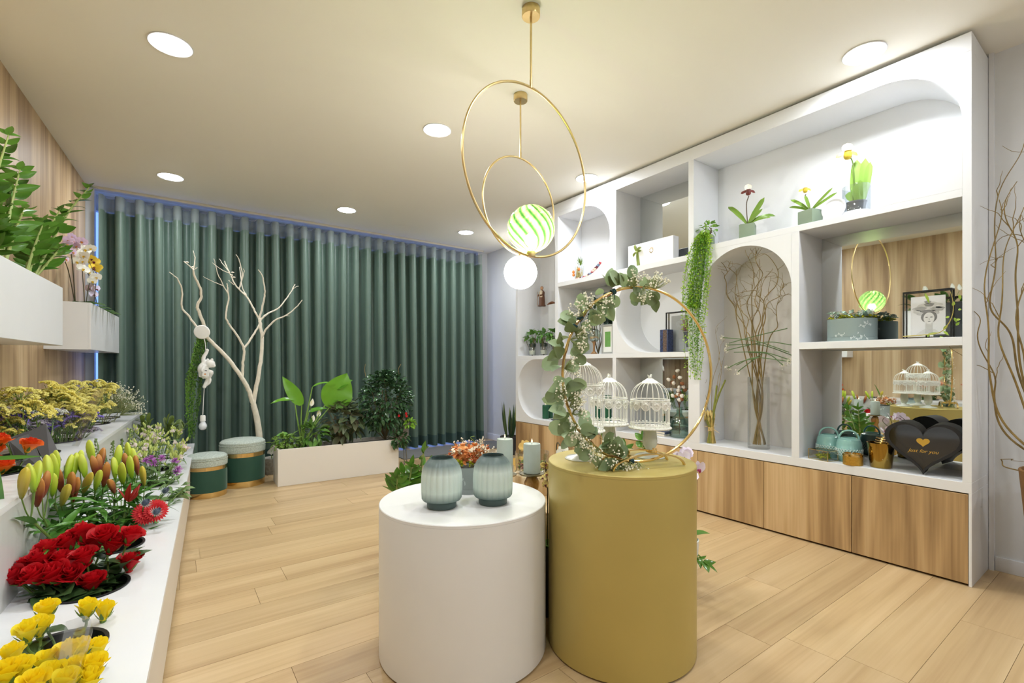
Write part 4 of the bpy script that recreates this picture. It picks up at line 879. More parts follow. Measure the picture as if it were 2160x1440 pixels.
# statice: flat papery heads in yellow, violet and white
def statice_mesh(seed, npan=11, spread=.07):
    r = random.Random(seed); b = MB()
    for k in range(npan):
        a = r.uniform(0, 6.28); R = spread * math.sqrt(r.random()); c = Vector((R * math.cos(a), R * math.sin(a), .015 * r.random() - R * .25)); ph = r.uniform(0, 6.28); n = 9
        for i in range(n):
            q = (i - n / 2) / n; p = c + Vector((math.cos(ph) * q * .055, math.sin(ph) * q * .055, -.028 * (q * 2) ** 2 * .6))
            for s in (-1, 1):
                pp = p + Vector((-math.sin(ph) * .004 * s, math.cos(ph) * .004 * s, 0)); d = Vector((math.cos(ph) * q + r.uniform(-.4, .4), math.sin(ph) * q + r.uniform(-.4, .4), 1)).normalized(); u = d.orthogonal().normalized(); v = d.cross(u); h = .0085; w_ = .0055
                b.add([pp] + [pp + d * h + (u * math.cos(j * 1.2566) + v * math.sin(j * 1.2566)) * w_ for j in range(5)] + [pp + d * h * .6], [(0, j + 1, (j + 1) % 5 + 1) for j in range(5)] + [(6, (j + 1) % 5 + 1, j + 1) for j in range(5)], None, 0)
        b.tube([Vector((0, 0, -.07)), c + Vector((0, 0, -.006))], .0012, 3, None, 1)
    return b.mesh('flower_head', 0)
STY = petalmat('yellow statice', (255, 247, 158), (254, 240, 124), .8, .45); STP = petalmat('violet statice', (164, 142, 236), (126, 104, 216), .8, .4); STG = petalmat('dried lilac statice', (176, 166, 178), (120, 112, 120), .7, .2); STW = petalmat('white statice', (240, 240, 232), (220, 222, 210), .7, .2)
def sset(m, seeds):
    o = [statice_mesh(s) for s in seeds]
    for q in o: q.materials.append(m); q.materials.append(STEM)
    return o
SY, SP, SG, SW = sset(STY, (1, 2, 3)), sset(STP, (4, 5)), sset(STG, (6, 7)), sset(STW, (8,))
def statice(col, s, x, y, d, me, lab, sc=1.0):
    ct_ = Lp(min((2.78, 3.26, 3.73, 4.20), key=lambda q: abs(q - s)), .235, Z2); h = onY(x, y, s + d - .25); dd = (h - ct_).xy; dd = dd.normalized() * min(.07, dd.length * .35); base = ct_ + Vector((dd.x, dd.y, -.15))
    t = thing('statice', lab, 'statice', base, 0, '%s statice on the upper step' % col); hh = h - Vector((0, 0, .01)); mk('stem', MB().tube(bez([base, base.lerp(hh, .6) + rdir(0, 0) * .015, hh - Vector((0, 0, .06))], 4), .0026, 5), STEM, t, world=True)
    mk('flower_head', RN.choice(me), None, t, zto(hh, rdir(55, 90), sc * RN.uniform(.9, 1.2), RN.uniform(0, 6)), world=True, kind='stuff')
    for j in range(2): mk('leaf', lyl[1], None, t, orient(base.lerp(hh, RN.uniform(.5, .9)), rdir(10, 60), (0, 0, 1), 0, .5), world=True)
for i in range(26): statice('yellow', 3.73 if i < 15 else 4.20, RN.uniform(88, 178) if i < 15 else RN.uniform(140, 228), RN.uniform(808, 878) if i < 15 else RN.uniform(797, 850), RN.uniform(.12, .34), SY, 'yellow statice stem in the large pale yellow bunch', 1.15)
for i, (x, y) in enumerate([(25, 820), (40, 832), (12, 850), (60, 842), (75, 850), (5, 870), (5, 900), (50, 815), (85, 858), (20, 905)]): statice('yellow', 3.2, x, y, RN.uniform(.18, .32), SY, 'yellow statice stem in the smaller bunch at the left edge', .9)
for i in range(22): statice('violet', 3.25 + .024 * i, 16 + 8 * i + RN.uniform(-5, 5), RN.uniform(868, 908) - (14 if 9 < i < 16 else 0), RN.uniform(.24, .36), SP if i % 2 else SG, 'violet statice stem in the bunch behind the black card' if i % 2 else 'faded lilac statice stem in the violet bunch', .95)
for i, (x, y) in enumerate([(48, 862), (72, 866), (112, 862), (60, 880)]): statice('white', 3.4, x, y, .3, SW, 'white statice stem among the violet bunch', .7)
# baby's breath and fine heather beside the curtain
for i in range(10):
    ct_ = Lp(4.66, .235, Z2); x = 212 + 8 * i; h = onY(min(x, 284), RN.uniform(818, 862), 4.75 + .03 * (i % 4)); base = ct_ + Vector((.05 * math.cos(i), .05 * math.sin(i), -.15)); f = base.lerp(h, .72)
    t = thing('babys_breath', "baby's breath spray in the airy bunch by the curtain", 'filler flower', base, 0, "baby's breath sprays"); mk('stem', MB().tube(bez([base, base.lerp(f, .6) + rdir(0, 0) * .02, f], 4), .002, 5), mat('dull stalk', (106, 112, 66), .7), t, world=True)
    bb, bs = MB(), MB()
    gyp(f, h - base, .75, 60, bb, bs, .17)
    if i < 5:
        bb2 = MB()
        for j in range(90): p = f + rdir(10, 90) * RN.uniform(.05, .2); bb2.leaf(.014, .002, 'blade', 0, 0, 2, orient(p, rdir(0, 80)))
        mk('needles', bb2, leafmat('heather needle', (118, 112, 66), (88, 86, 48)), t, world=True, kind='stuff')
    mk('blossom', bb, GYPB if i > 3 else mat('rusty blossom', (150, 128, 92), .8), t, world=True, kind='stuff'); mk('stalk', bs, GYPS, t, world=True, kind='stuff')
for i in range(8):      # trailing grass
    p = onY(-25, 930, 2.3) if i == 0 else onY(-30, 968, 2.6)
    if i > 1: break
    e = [onY(20, 1150, 2.15), onY(92, 962, 2.55)][i]; t = thing('grass_blade', ['long green blade hanging over the upper step at the left edge', 'pale blade pointing right across the orange roses'][i], 'leaf', p, 0, 'stray blades')
    mk('leaf', MB().leaf((e - p).length, .022, 'lance', .1, .5 if i == 0 else 0, 8, orient(p, e - p + Vector((0, 0, .08 if i == 0 else 0)), (.3, -.6, .6)), across=2), LYM, t, world=True)
# clear wraps and the black card
FILM = thin('clear film', (254, 255, 255), .02, .1)
def wrap(label, base, top, r0, r1, a0, a1, film=FILM, name='clear_wrap', cat='wrapping', seed=1, zz_=.02):
    b = MB(); vs = []; fs = []; n = 18; k = 5; r = random.Random(seed); base, top = Vector(base), Vector(top)
    for j in range(k + 1):
        f = j / k; c = base.lerp(top, f); R = r0 + (r1 - r0) * f
        for i in range(n + 1):
            a = a0 + (a1 - a0) * i / n; rr = R * (1 + .05 * math.sin(a * 5 + f * 3) * f); vs.append(c + Vector((rr * math.cos(a), rr * math.sin(a), zz_ * f * math.sin(3 * a + seed))))
    for j in range(k):
        for i in range(n): q = j * (n + 1) + i; fs.append((q, q + 1, q + n + 2, q + n + 1))
    b.add(vs, fs); o = mk(name, b.mesh(name, 0), film); tag(o, label, cat, 'clear film wraps'); return o
wrap('clear film sleeve around the nearest yellow roses', Lp(1.36, .63, Z1 - .1), Lp(1.36, .63, Z1 + .20), .07, .135, -2.2, 2.4, seed=1)
wrap('clear film sleeve around the large yellow statice bunch', Lp(3.78, .235, Z2 - .1), Lp(3.80, .25, Z2 + .30), .06, .20, -2.4, 1.7, seed=2)
wrap('clear film sleeve around the violet statice bunch', Lp(3.40, .28, Z2 - .1), Lp(3.40, .30, Z2 + .22), .06, .17, -2.2, 1.6, seed=3)
b = MB(); q = [onY(60, 910, 3.0), onY(96, 893, 3.05), onY(136, 985, 2.95), onY(108, 1005, 2.9)]; q2 = [v + Vector((.0015, -.0015, 0)) for v in q]
b.add(q + q2, [(0, 1, 2, 3), (7, 6, 5, 4), (0, 4, 5, 1), (1, 5, 6, 2), (2, 6, 7, 3), (3, 7, 4, 0)])
tag(mk('card_sheet', b.mesh('card', 20), mat('black kraft card', (46, 42, 42), .35, var=.2, vscale=12)), 'black folded card sheet between the orange roses and the violet statice', 'card')
b = MB(); q = [onY(14, 925, 2.9), onY(60, 908, 2.98), onY(100, 1000, 2.92), onY(45, 1008, 2.88)]; q2 = [v + Vector((.0015, -.0015, 0)) for v in q]
b.add(q + q2, [(0, 1, 2, 3), (7, 6, 5, 4), (0, 4, 5, 1), (1, 5, 6, 2), (2, 6, 7, 3), (3, 7, 4, 0)])
tag(mk('card_sheet', b.mesh('card', 20), mat('black kraft card')), 'black card sheet close behind the orange rosebud', 'card')
# peace lilies for the planter the mirror shows
pll = [MB().leaf(.20, .085, 'ovate', .14, dr, 8, across=4).mesh('leaf') for dr in (.4, 1.0)]
PLM = leafmat('peace lily leaf', (72, 116, 54), (40, 78, 36), .3, .15)
for m in pll: m.materials.append(PLM)
for i, s in enumerate((1.35, 1.62, 1.88)):
    base = Lp(s, .12, 1.76); t = thing('peace_lily', ['peace lily nearest the camera end of its planter, in the mirror', 'middle peace lily of the mirrored planter', 'peace lily at the far end of the mirrored planter'][i], 'plant', base, 0, 'peace lilies')
    for j in range(11):
        d = rdir(20, 75, RN.uniform(-1.35, 1.35)); e = base + d * RN.uniform(.08, .2); mk('stalk', MB().tube(bez([base, base.lerp(e, .5) + Vector((0, 0, .02)), e], 3), .003, 5), STEM, t, world=True); mk('leaf', RN.choice(pll), None, t, orient(e, d + Vector((.2, 0, -.2)), (0, 0, 1), RN.uniform(-.4, .4), RN.uniform(.7, 1.1)), world=True)
    for j in range(2):
        e = base + rdir(65, 85) * .3; mk('stalk', MB().tube([base, e], .0025, 5), STEM, t, world=True); mk('spathe', MB().leaf(.08, .04, 'ovate', .25, -.2, 6, orient(e - Vector((0, 0, .02)), (.2, .1, 1), (1, 0, .2))), WHP, t, world=True)
# ================================================================== in front of the curtain: poufs, white tree, planter
def pouf(label, p, r, h, rz):
    t = thing('pouf', label, 'pouf', (p.x, p.y, 0), rz, 'green velvet poufs')
    G = mat('polished gold band', (224, 194, 134), .2, 1)
    mk('base_band', MB().lathe([(0, 0), (r, 0), (r + .001, .002), (r + .001, h * .125), (r - .004, h * .125)], 64), G, t)
    mk('velvet_body', MB().lathe([(r - .006, h * .125), (r + .001, h * .128), (r + .002, h * .3), (r + .002, h * .56), (r, h * .635), (r - .006, h * .636)], 64), MATS.get('velvet') or MATS.setdefault('velvet', fabric('dark green velvet', (30, 72, 58), .7, .6, 0)), t)
    mk('upper_band', MB().lathe([(r - .005, h * .635), (r + .001, h * .636), (r + .001, h * .72), (r - .005, h * .72)], 64), G, t)
    BO = mat('grey boucle', (176, 186, 178), .95, var=.28, vscale=140, bump=.8, bscale=170)
    lid = mk('lid', MB().lathe([(0, h * .72), (r, h * .72), (r + .004, h * .73), (r + .006, h * .82), (r + .003, h * .87)], 64), BO, t)
    mk('cushion', MB().lathe([(r + .002, h * .87), (r + .005, h * .885), (r + .003, h * .93), (r * .92, h * .968), (r * .7, h * .99), (0, h)], 64), BO, lid)
    mk('piping', MB().tube([((r + .004) * math.cos(2 * PI * i / 60), (r + .004) * math.sin(2 * PI * i / 60), h * .872) for i in range(60)], .004, 6, loop=True), BO, lid)
p = onZ(512, 1020, 0); pouf('taller green velvet pouf with gold bands, front right of the two', p, .182, .425, 0)
p = onZ(436, 1013, 0); p = Vector((onY(436, 1010, 4.78).x, 4.78, 0)); pouf('shorter green velvet pouf with gold bands, behind left', p, .148, .355, 0)
# ------------------------------------------------------------------ white branch tree
BARK = mat('whitewashed bark', (228, 220, 204), .75, var=.08, vscale=30, bump=.35, bscale=70)
TY = 5.28; c4 = lambda x, y: (340 + x / 2.666, 520 + y / 2.666)
def br(pts, dy0=0, dy1=0): return [onY(*c4(x, y), TY + dy0 + (dy1 - dy0) * i / max(1, len(pts) - 1)) for i, (x, y) in enumerate(pts)]
tb = onZ(562, 978, 0); tb = Vector((onY(548, 950, TY).x, TY, 0))
t = thing('branch_tree', 'bare whitewashed branch tree standing behind the poufs', 'tree', tb)
def branch(pts, r0, r1, dy0=0, dy1=0, name='branch'):
    P = bez([q + Vector((0, 0, 0)) for q in br(pts, dy0, dy1)], 5); P = [q + Vector((RN.uniform(-.003, .003), RN.uniform(-.003, .003), 0)) for q in P]
    mk(name, MB().tube(P, taper(len(P), r0, r1), 8), BARK, t, world=True)
trunk = br([(552, 1075), (545, 1010), (535, 950), (518, 885)]); trunk = [Vector((tb.x, TY, 0)), Vector((tb.x - .005, TY, .2))] + trunk
mk('trunk', MB().tube(bez(trunk, 6), taper(len(bez(trunk, 6)), .033, .026), 10), BARK, t, world=True)
branch([(518, 885), (540, 760), (558, 650), (567, 520), (555, 420), (552, 405)], .021, .012, 0, .05)
branch([(552, 410), (520, 350), (480, 280), (425, 225), (385, 150), (355, 80)], .010, .0045, .05, .12); branch([(440, 235), (455, 160), (440, 80), (422, 45)], .0065, .003, .09, .0)
branch([(480, 275), (455, 225), (440, 115)], .006, .003, .1, .2); branch([(452, 195), (466, 140), (462, 125)], .004, .003, .1, .05); branch([(385, 150), (340, 130), (288, 90)], .0045, .002, .1, .1); branch([(410, 215), (380, 190), (385, 195)], .004, .002, .1, .1); branch([(385, 145), (345, 95), (328, 68)], .004, .002, .1, .15)
branch([(553, 405), (580, 290), (582, 240), (570, 165), (545, 130)], .010, .004, .05, -.1)
branch([(553, 415), (600, 375), (660, 345), (720, 270), (752, 212)], .010, .004, .05, .15); branch([(735, 245), (755, 228), (774, 222)], .0035, .002, .14, .14)
branch([(567, 512), (590, 465), (640, 415), (705, 385), (760, 340), (795, 300)], .010, .004, 0, -.15); branch([(700, 388), (722, 390)], .003, .002, -.1, -.1)
branch([(518, 885), (490, 800), (455, 740), (400, 660), (330, 580), (262, 512), (245, 455), (215, 370), (202, 335), (225, 280), (215, 220), (185, 160), (182, 125)], .022, .008, 0, -.12)
branch([(182, 130), (160, 110), (127, 82)], .006, .003, -.12, -.12); branch([(182, 128), (190, 70), (182, 22)], .006, .0025, -.12, -.1); branch([(182, 130), (203, 118)], .004, .003, -.12, -.12)
branch([(258, 510), (205, 455), (150, 385), (117, 340), (118, 250), (95, 185), (80, 170), (45, 142)], .011, .003, -.1, -.2)
branch([(455, 745), (460, 650), (465, 575), (440, 520), (385, 440), (362, 390), (378, 300), (375, 240), (368, 205)], .013, .004, 0, -.1)
branch([(465, 572), (510, 510), (545, 450), (560, 410), (590, 385)], .010, .007, 0, .08); branch([(375, 262), (345, 210), (315, 140), (298, 68)], .005, .0025, -.1, -.1); branch([(352, 222), (300, 200), (235, 168)], .004, .002, -.1, -.15)
b = MB()
for x, y in ((145, 88), (402, 145), (408, 172), (395, 160), (180, 115)): b.ball(br([(x, y)], -.1)[0] if x < 200 else br([(x, y)], .1)[0], .012, 8, 5, sc=(1.3, .7, .6))
mk('dried_pod', b, BARK, t, world=True)
# ------------------------------------------------------------------ monkey lamp hanging in the tree
MY = TY - .14; P4 = lambda x, y: onY(*c4(x, y), MY)
RES = mat('white resin', (240, 240, 238), .35)
k0 = P4(230, 480)
t = thing('monkey_lamp', 'white monkey figure lamp hanging by its cord in the tree, bulb below', 'lamp', P4(240, 760))
mk('ceiling_rose', MB().lathe([(0, 0), (.062, 0), (.064, .006), (.058, .014), (.03, .02), (0, .02)], 36, zto(k0, (-.25, -1, -.1))), RES, t, world=True)
mk('cord', MB().tube(bez([k0, P4(247, 540), P4(250, 590)], 5), .0032, 6), RES, t, world=True)
b = MB(); pos = {'hip': (242, 715), 'chest': (240, 670), 'head': (275, 658)}
hip, chest, head = (P4(*pos[k]) for k in ('hip', 'chest', 'head'))
b.tube(bez([P4(250, 740), hip, P4(236, 690), chest, P4(252, 650)], 5), [.022 + .022 * math.sin(PI * i / 20) for i in range(21)], 12)       # curled trunk
b.ball(head + Vector((0, -.012, 0)), .040, 16, 10, sc=(1, 1, .95)); b.ball(P4(292, 668) + Vector((0, -.02, 0)), .020, 12, 8)               # skull and muzzle
for e in (262, 284): b.ball(P4(e, 636) + Vector((0, .012 if e < 270 else -.03, 0)), .014, 8, 6, sc=(1, .5, 1))
b.tube(bez([P4(240, 660), P4(238, 625), P4(255, 595), P4(258, 585)], 5), taper(16, .019, .012), 10); b.ball(P4(258, 583), .016, 8, 6)       # arm up the cord
b.tube(bez([P4(245, 668) + Vector((0, -.03, 0)), P4(232, 700) + Vector((0, -.05, 0)), P4(262, 712) + Vector((0, -.05, 0))], 5), taper(11, .017, .012), 8)
b.tube(bez([hip, P4(280, 705) + Vector((0, -.03, 0)), P4(262, 745), P4(242, 785)], 5), taper(16, .024, .013), 10)
b.tube(bez([hip + Vector((0, .01, 0)), P4(268, 740), P4(268, 765), P4(250, 780)], 5), taper(16, .022, .012), 10); b.ball(P4(243, 788), .016, 8, 6)
b.tube(bez([hip, P4(218, 730), P4(215, 690), P4(226, 660)], 5), taper(16, .010, .005), 8)                                                   # tail
mo = mk('monkey_figure', b.mesh('monkey', 80), RES, t, world=True); md = mo.modifiers.new('merge', 'REMESH'); md.mode = 'VOXEL'; md.voxel_size = .0045; md.use_smooth_shade = True
mk('cord', MB().tube(bez([P4(243, 780), P4(238, 860), P4(234, 945)], 5), .0032, 6), RES, t, world=True)
so = P4(234, 955); mk('socket', MB().lathe([(0, 0), (.018, 0), (.022, -.012), (.022, -.055), (0, -.055)], 20, Matrix.Translation(so + Vector((0, 0, .012)))), RES, t, world=True)
mk('bulb', MB().lathe([(0, -.05), (.013, -.05), (.016, -.058), (.03, -.085), (.033, -.102), (.026, -.124), (.012, -.134), (0, -.136)], 24, Matrix.Translation(so + Vector((0, 0, .012)))), mat('frosted bulb', (226, 230, 236), .3), t, world=True)
q = P4(249, 708) + Vector((0, -.075, 0)); tg = mk('paper_tag', bevbox(-.026, .026, -.001, .001, -.032, .032, .0006, 1), mat('tag paper', (240, 240, 240), .6), t, Matrix.Translation(q) @ Matrix.Rotation(.12, 4, 'Y') @ Matrix.Rotation(-.3, 4, 'Z'), world=True)
mk('tag_print', MB().prism([(-.014, -.018), (.004, -.018), (-.006, -.004)], 0, .0004, Matrix.Translation((0, -.0016, 0)) @ Matrix.Rotation(PI / 2, 4, 'X')), mat('orange print', (232, 140, 40), .6), tg)
mk('tag_print', MB().box(-.012, .006, -.0016, -.0012, .014, .022), mat('grey print', (90, 90, 94), .6), tg)
# trailing strings-of-pearls plants
PEARL = leafmat('trailing bead leaf', (104, 152, 58), (66, 116, 40), .4, .2); LIME = leafmat('lime bead leaf', (168, 206, 64), (120, 176, 48), .45, .3)
def trailing(t, strands, m, r, step, sw, world=True, leafy=False, spread=.01, m2=None):
    bbs = [MB(), MB()]; st = MB()
    for si, P in enumerate(strands):
        b = bbs[si % 2]
        P = bez(P, 8); L = sum((q - p).length for p, q in zip(P, P[1:])); n = max(4, int(L / step)); st.tube(P, .0012, 3)
        for i in range(n):
            f = i / n * (len(P) - 1); k = int(f); p = P[k].lerp(P[min(k + 1, len(P) - 1)], f - k) + rdir(-90, 90) * spread * RN.uniform(.2, 1)
            if leafy: b.leaf(r * 3.2, r * 1.9, 'ovate', .2, .3, 2, orient(p, rdir(-60, 30), rdir(0, 90)))
            else: b.ball(p, r * RN.uniform(.7, 1.2), 5, 3, sc=(1, 1, 1.25))
    mk('trailing_leaves', bbs[0], m, t, world=world, kind='stuff'); mk('trailing_leaves', bbs[1], m2 or m, t, world=world, kind='stuff'); mk('strand', st, STEM, t, world=world, kind='stuff')
t = thing('trailing_plant', 'trailing green bead plant hanging below the tree branch', 'hanging plant', P4(215, 520))
ss = []
for i in range(26):
    u = RN.uniform(-1, 1); x0 = 232 + 26 * u; zl = RN.choice((880, 960, 1060, 1090, 800)); dy = Vector((0, .10 + .04 * u, 0))
    ss.append([P4(x0, 512) + dy, P4(206 + 34 * u, 640) + dy + Vector((0, .03 * RN.uniform(-1, 1), 0)), P4(182 + 42 * u, 640 + (zl - 640) * .5) + dy, P4(172 + (30 if zl < 1000 else 14) * u, zl) + dy])
trailing(t, ss, PEARL, .0058, .0125, 0, spread=.020, m2=leafmat('dark bead leaf', (70, 112, 44), (46, 84, 32), .4, .2))
# ------------------------------------------------------------------ long white planter
A = onZ(586, 1027, 0); Bq = onZ(841, 994, 0); ax = (Bq - A); PLN = ax.length; ax.normalize(); rz = math.atan2(ax.y, ax.x); PH = .335; PD = .30
pt = thing('trough_planter', 'long white trough planter on the floor before the curtain', 'planter', A, rz)
PWH = mat('white planter board', (224, 220, 214), .4)
w_ = .018
mk('front', bevbox(0, PLN, 0, w_, 0, PH, .002, 1), PWH, pt); mk('back', bevbox(0, PLN, PD - w_, PD, 0, PH, .002, 1), PWH, pt)
mk('end_panel', MB().box(0, w_, w_, PD - w_, 0, PH), PWH, pt); mk('end_panel', MB().box(PLN - w_, PLN, w_, PD - w_, 0, PH), PWH, pt); mk('soil', MB().box(w_, PLN - w_, w_, PD - w_, .02, PH - .035), mat('potting soil'), pt)
def pp(f, d, z): q = A + ax * (PLN * f) + Vector((-ax.y, ax.x, 0)) * d; return Vector((q.x, q.y, z))
def inP(x, y, d=.15):       # photo point -> vertical plane through the planter, d behind its front
    n = Vector((-ax.y, ax.x, 0)); o = A + n * d; r = ray(*c4(x, y)); t_ = (o - CAMP).dot(n) / r.dot(n); return CAMP + r * t_
# bird-of-paradise plant: broad paddle leaves on tall stalks
STL = leafmat('paddle leaf', (116, 176, 52), (70, 138, 40), .3, .3)
base = inP(785, 1130); base.z = PH - .03
t = thing('paddle_plant', 'tall paddle-leaved plant with big bright green leaves in the white trough', 'plant', base)
for (s0, tip, L, W, nrm, dr) in (((790, 890), (680, 745), .235, .12, (-.5, -.5, .7), .3), ((985, 800), (1075, 745), .22, .09, (.2, -.6, .9), .7), ((750, 865), (618, 870), .25, .07, (0, -.4, 1), .8), ((945, 905), (1045, 722), .0, .30, (.1, -1, .35), .1), ((850, 790), (985, 750), .2, .06, (0, -.2, 1), .9), ((830, 930), (930, 905), .16, .07, (0, -.5, 1), .4), ((900, 1030), (965, 1015), .10, .06, (0, -.5, 1), .4)):
    a_, e_ = inP(*s0, .15), inP(*tip, .12); L = (e_ - a_).length * 1.05
    P = bez([base + Vector((RN.uniform(-.03, .03), RN.uniform(-.03, .03), 0)), base.lerp(a_, .5) + Vector((0, 0, .03)), a_], 6); mk('stalk', MB().tube(P, taper(len(P), .0085, .005), 8), mat('paddle stalk', (116, 152, 70), .45), t, world=True)
    mk('leaf', MB().leaf(L, W, 'ovate', .14, dr, 12, orient(a_, e_ - a_ + Vector((0, 0, L * dr * .3)), nrm), across=4, wave=.03).mesh('leaf', 70), STL, t, world=True)
def bush(name, label, cat, base, c, rad, n, lm, L, W, prof, m, sc=(1, 1, 1), stems=8, group=None, el=(-30, 70), as_stuff=True):
    t = thing(name, label, cat, base, 0, group); b = MB(); c = Vector(c); st = MB()
    for i in range(stems):
        e = c + Vector([RN.gauss(0, .4) * rad * s for s in sc]); st.tube(bez([Vector(base), Vector(base).lerp(e, .5) + rdir(0, 0) * .02, e], 4), .0032, 5)
    mk('stems', st, mat('woody stem', (104, 92, 62), .7), t, world=True)
    ml = [MB().leaf(L, W, prof, .15, dr, 5).mesh('leaf') for dr in (.3, .9)]
    for i in range(n):
        d = rdir(-60, 90); p = c + Vector((d.x * sc[0], d.y * sc[1], d.z * sc[2])) * rad * RN.uniform(.35, 1) ** .6
        M = orient(p, d + rdir(-40, 20) * .8, (0, 0, 1), RN.uniform(-.6, .6), RN.uniform(.7, 1.2))
        if as_stuff: q = RN.choice(ml); b.add([v.co for v in q.vertices], [tuple(f.vertices) for f in q.polygons], M)
        else:
            q = RN.choice(ml)
            if not q.materials: q.materials.append(m)
            mk('leaf', q, None, t, M, world=True)
    if as_stuff: mk('foliage', b.mesh('foliage', 60), m, t, world=True, kind='stuff')
    return t
POT = leafmat('pothos leaf', (140, 176, 84), (84, 134, 52), .4, .25)
q = inP(705, 1095); bush('pothos_plant', 'light green pothos with marbled leaves at the left end of the trough', 'plant', inP(715, 1130) * 1, q, .085, 110, None, .058, .042, 'heart', POT, (1.5, .9, .8), 7, as_stuff=False)
q = inP(650, 1040); t = thing('broadleaf_sprig', 'single broad green leaf sprig rising from the left end of the trough', 'plant', inP(690, 1110)); mk('stalk', MB().tube([inP(690, 1110), inP(712, 1050)], .004, 6), STEM, t, world=True); mk('leaf', MB().leaf(.105, .055, 'ovate', .15, .4, 8, orient(inP(712, 1052), inP(612, 1058) - inP(712, 1052), (0, -.5, 1)), across=4), leafmat('sprig leaf', (104, 160, 62), (70, 128, 46)), t, world=True)
q = inP(855, 1060); bush('peace_lily', 'peace lily with small white blooms in the middle of the trough', 'plant', inP(850, 1125), q, .11, 80, None, .11, .034, 'lance', leafmat('young leaf', (112, 158, 74), (66, 118, 46), .35, .2), (.9, .8, .9), 8, as_stuff=False)
for x, y in ((840, 885), (878, 945), (845, 975)):
    t = thing('peace_lily_bloom', 'white peace lily bloom %s in the trough' % {840: 'standing highest', 878: 'on the right', 845: 'lowest'}[x], 'flower', inP(850, 1120), 0, 'peace lily blooms'); e = inP(x, y)
    mk('stalk', MB().tube(bez([inP(850, 1120), inP(848, 1040), e], 4), .0028, 5), STEM, t, world=True); mk('spathe', MB().leaf(.075, .042, 'ovate', .35, -.1, 6, orient(e - Vector((0, 0, .02)), (.25, 0, 1), (.2, -1, .1))), WHP, t, world=True); mk('spadix', MB().tube([e, e + Vector((.006, -.012, .03))], .004, 6), mat('spadix', (226, 220, 150), .7), t, world=True)
DKL = leafmat('dark purple leaf', (100, 116, 82), (84, 62, 56), .3, .1)
bush('dark_leaf_plant', 'dark purple-green leafy plant right of the middle of the trough', 'plant', inP(1010, 1105), inP(1025, 985), .19, 130, None, .13, .062, 'ovate', DKL, (.9, .7, .95), 9, as_stuff=False)
mk('stem', MB().tube([inP(1005, 1105), inP(1003, 1030)], .022, 10), mat('mossy stake', (120, 116, 84), .9), COL.objects['dark_leaf_plant'], world=True)
CAM = leafmat('camellia leaf', (70, 104, 66), (36, 62, 44), .2, .06)
bush('camellia_bush', 'dense dark glossy camellia bush, biggest plant at the right of the trough', 'shrub', inP(1260, 1085), inP(1262, 880, .12), .30, 1500, None, .058, .030, 'ovate', CAM, (.92, .8, 1.12), 26)
bush('camellia_spray', 'drooping dark leaf spray over the right end of the trough', 'foliage', inP(1330, 1060, .02), inP(1345, 1085, -.05), .09, 120, None, .055, .03, 'ovate', CAM, (1, .6, .8), 6)
for i, (x, y) in enumerate(((1335, 958), (1375, 945), (1378, 960))): o = mk('camellia_bud', MB().leaf(.03, .026, 'round', .3, .4, 5).ball((0, .01, .004), .008, 8, 5).mesh('bud'), RED, None, orient(inP(x, y, -.10), (0, -.4, 1), (0, -1, 0))); tag(o, 'bright red camellia bud %s' % ['left of the three', 'top of the right pair', 'lower of the right pair'][i], 'flower', 'red camellia buds')
bush('lime_sprig', 'lime green leaf sprig at the right edge of the camellia', 'foliage', inP(1380, 1010, 0), inP(1400, 992, -.02), .05, 60, None, .045, .022, 'ovate', leafmat('fresh lime leaf', (140, 190, 60), (96, 150, 44)), (1.2, .7, .7), 5)
for i, x in enumerate((1150, 1340)): o = mk('dry_tendril', MB().tube(bez([inP(x, 730), inP(x - 6, 690), inP(x + (-2 if i == 0 else 8), 660)], 5), .002, 4), mat('dry stem', (150, 130, 80), .8)); tag(o, 'dry curled tendril on the %s top of the camellia' % ('left' if i == 0 else 'right'), 'twig')
# grey bucket on legs, and small things behind
bq = onY(845, 925, 5.05); t = thing('grey_bucket', 'grey zinc bucket on thin legs beside the trough', 'bucket', (bq.x, bq.y, 0)); ZN = mat('zinc', (128, 126, 120), .5, .3, var=.1, vscale=12)
mk('body', MB().lathe([(0, .28), (.085, .28), (.10, .50), (.104, .50), (.104, .506), (.096, .506), (.082, .29), (0, .29)], 32), ZN, t)
for a in (.5, 2.6, 4.7): mk('leg', MB().tube([(.08 * math.cos(a), .08 * math.sin(a), .29), (.11 * math.cos(a), .11 * math.sin(a), 0)], .006, 6), ZN, t)
mk('knob', MB().ball((.03, -.105, .42), .014, 10, 6), mat('wood knob', (206, 180, 140), .5), t)
q = onY(573, 950, 5.35); t = thing('calla_pot', 'white flower in a dim pot behind the taller pouf', 'plant', (q.x, q.y, 0)); mk('pot', MB().lathe([(0, 0), (.07, 0), (.09, .16), (.085, .16), (0, .15)], 24), mat('speckled pot', (150, 146, 136), .8, var=.3, vscale=40), t); mk('stalk', MB().tube([(0, 0, .15), (0, 0, q.z)], .005, 6), STEM, t)
mk('bloom', MB().leaf(.10, .07, 'heart', .3, -.3, 7, orient((-.02, 0, q.z - .03), (.3, -.4, .8), (0, -1, .3)), across=4), WHP, t); mk('leaf', MB().leaf(.12, .05, 'lance', .2, .4, 6, orient((0, 0, .2), (.3, -.3, .6))), STL, t)
t = thing('snake_plant', 'snake plant in the corner past the end of the shelf unit', 'plant', (3.42, 4.80, 0)); mk('pot', MB().lathe([(0, 0), (.10, 0), (.12, .22), (.112, .22), (.10, .2), (0, .2)], 28), mat('dark pot', (64, 62, 58), .6), t)
SNK = leafmat('snake plant leaf', (58, 84, 48), (28, 50, 34), .35, .05)
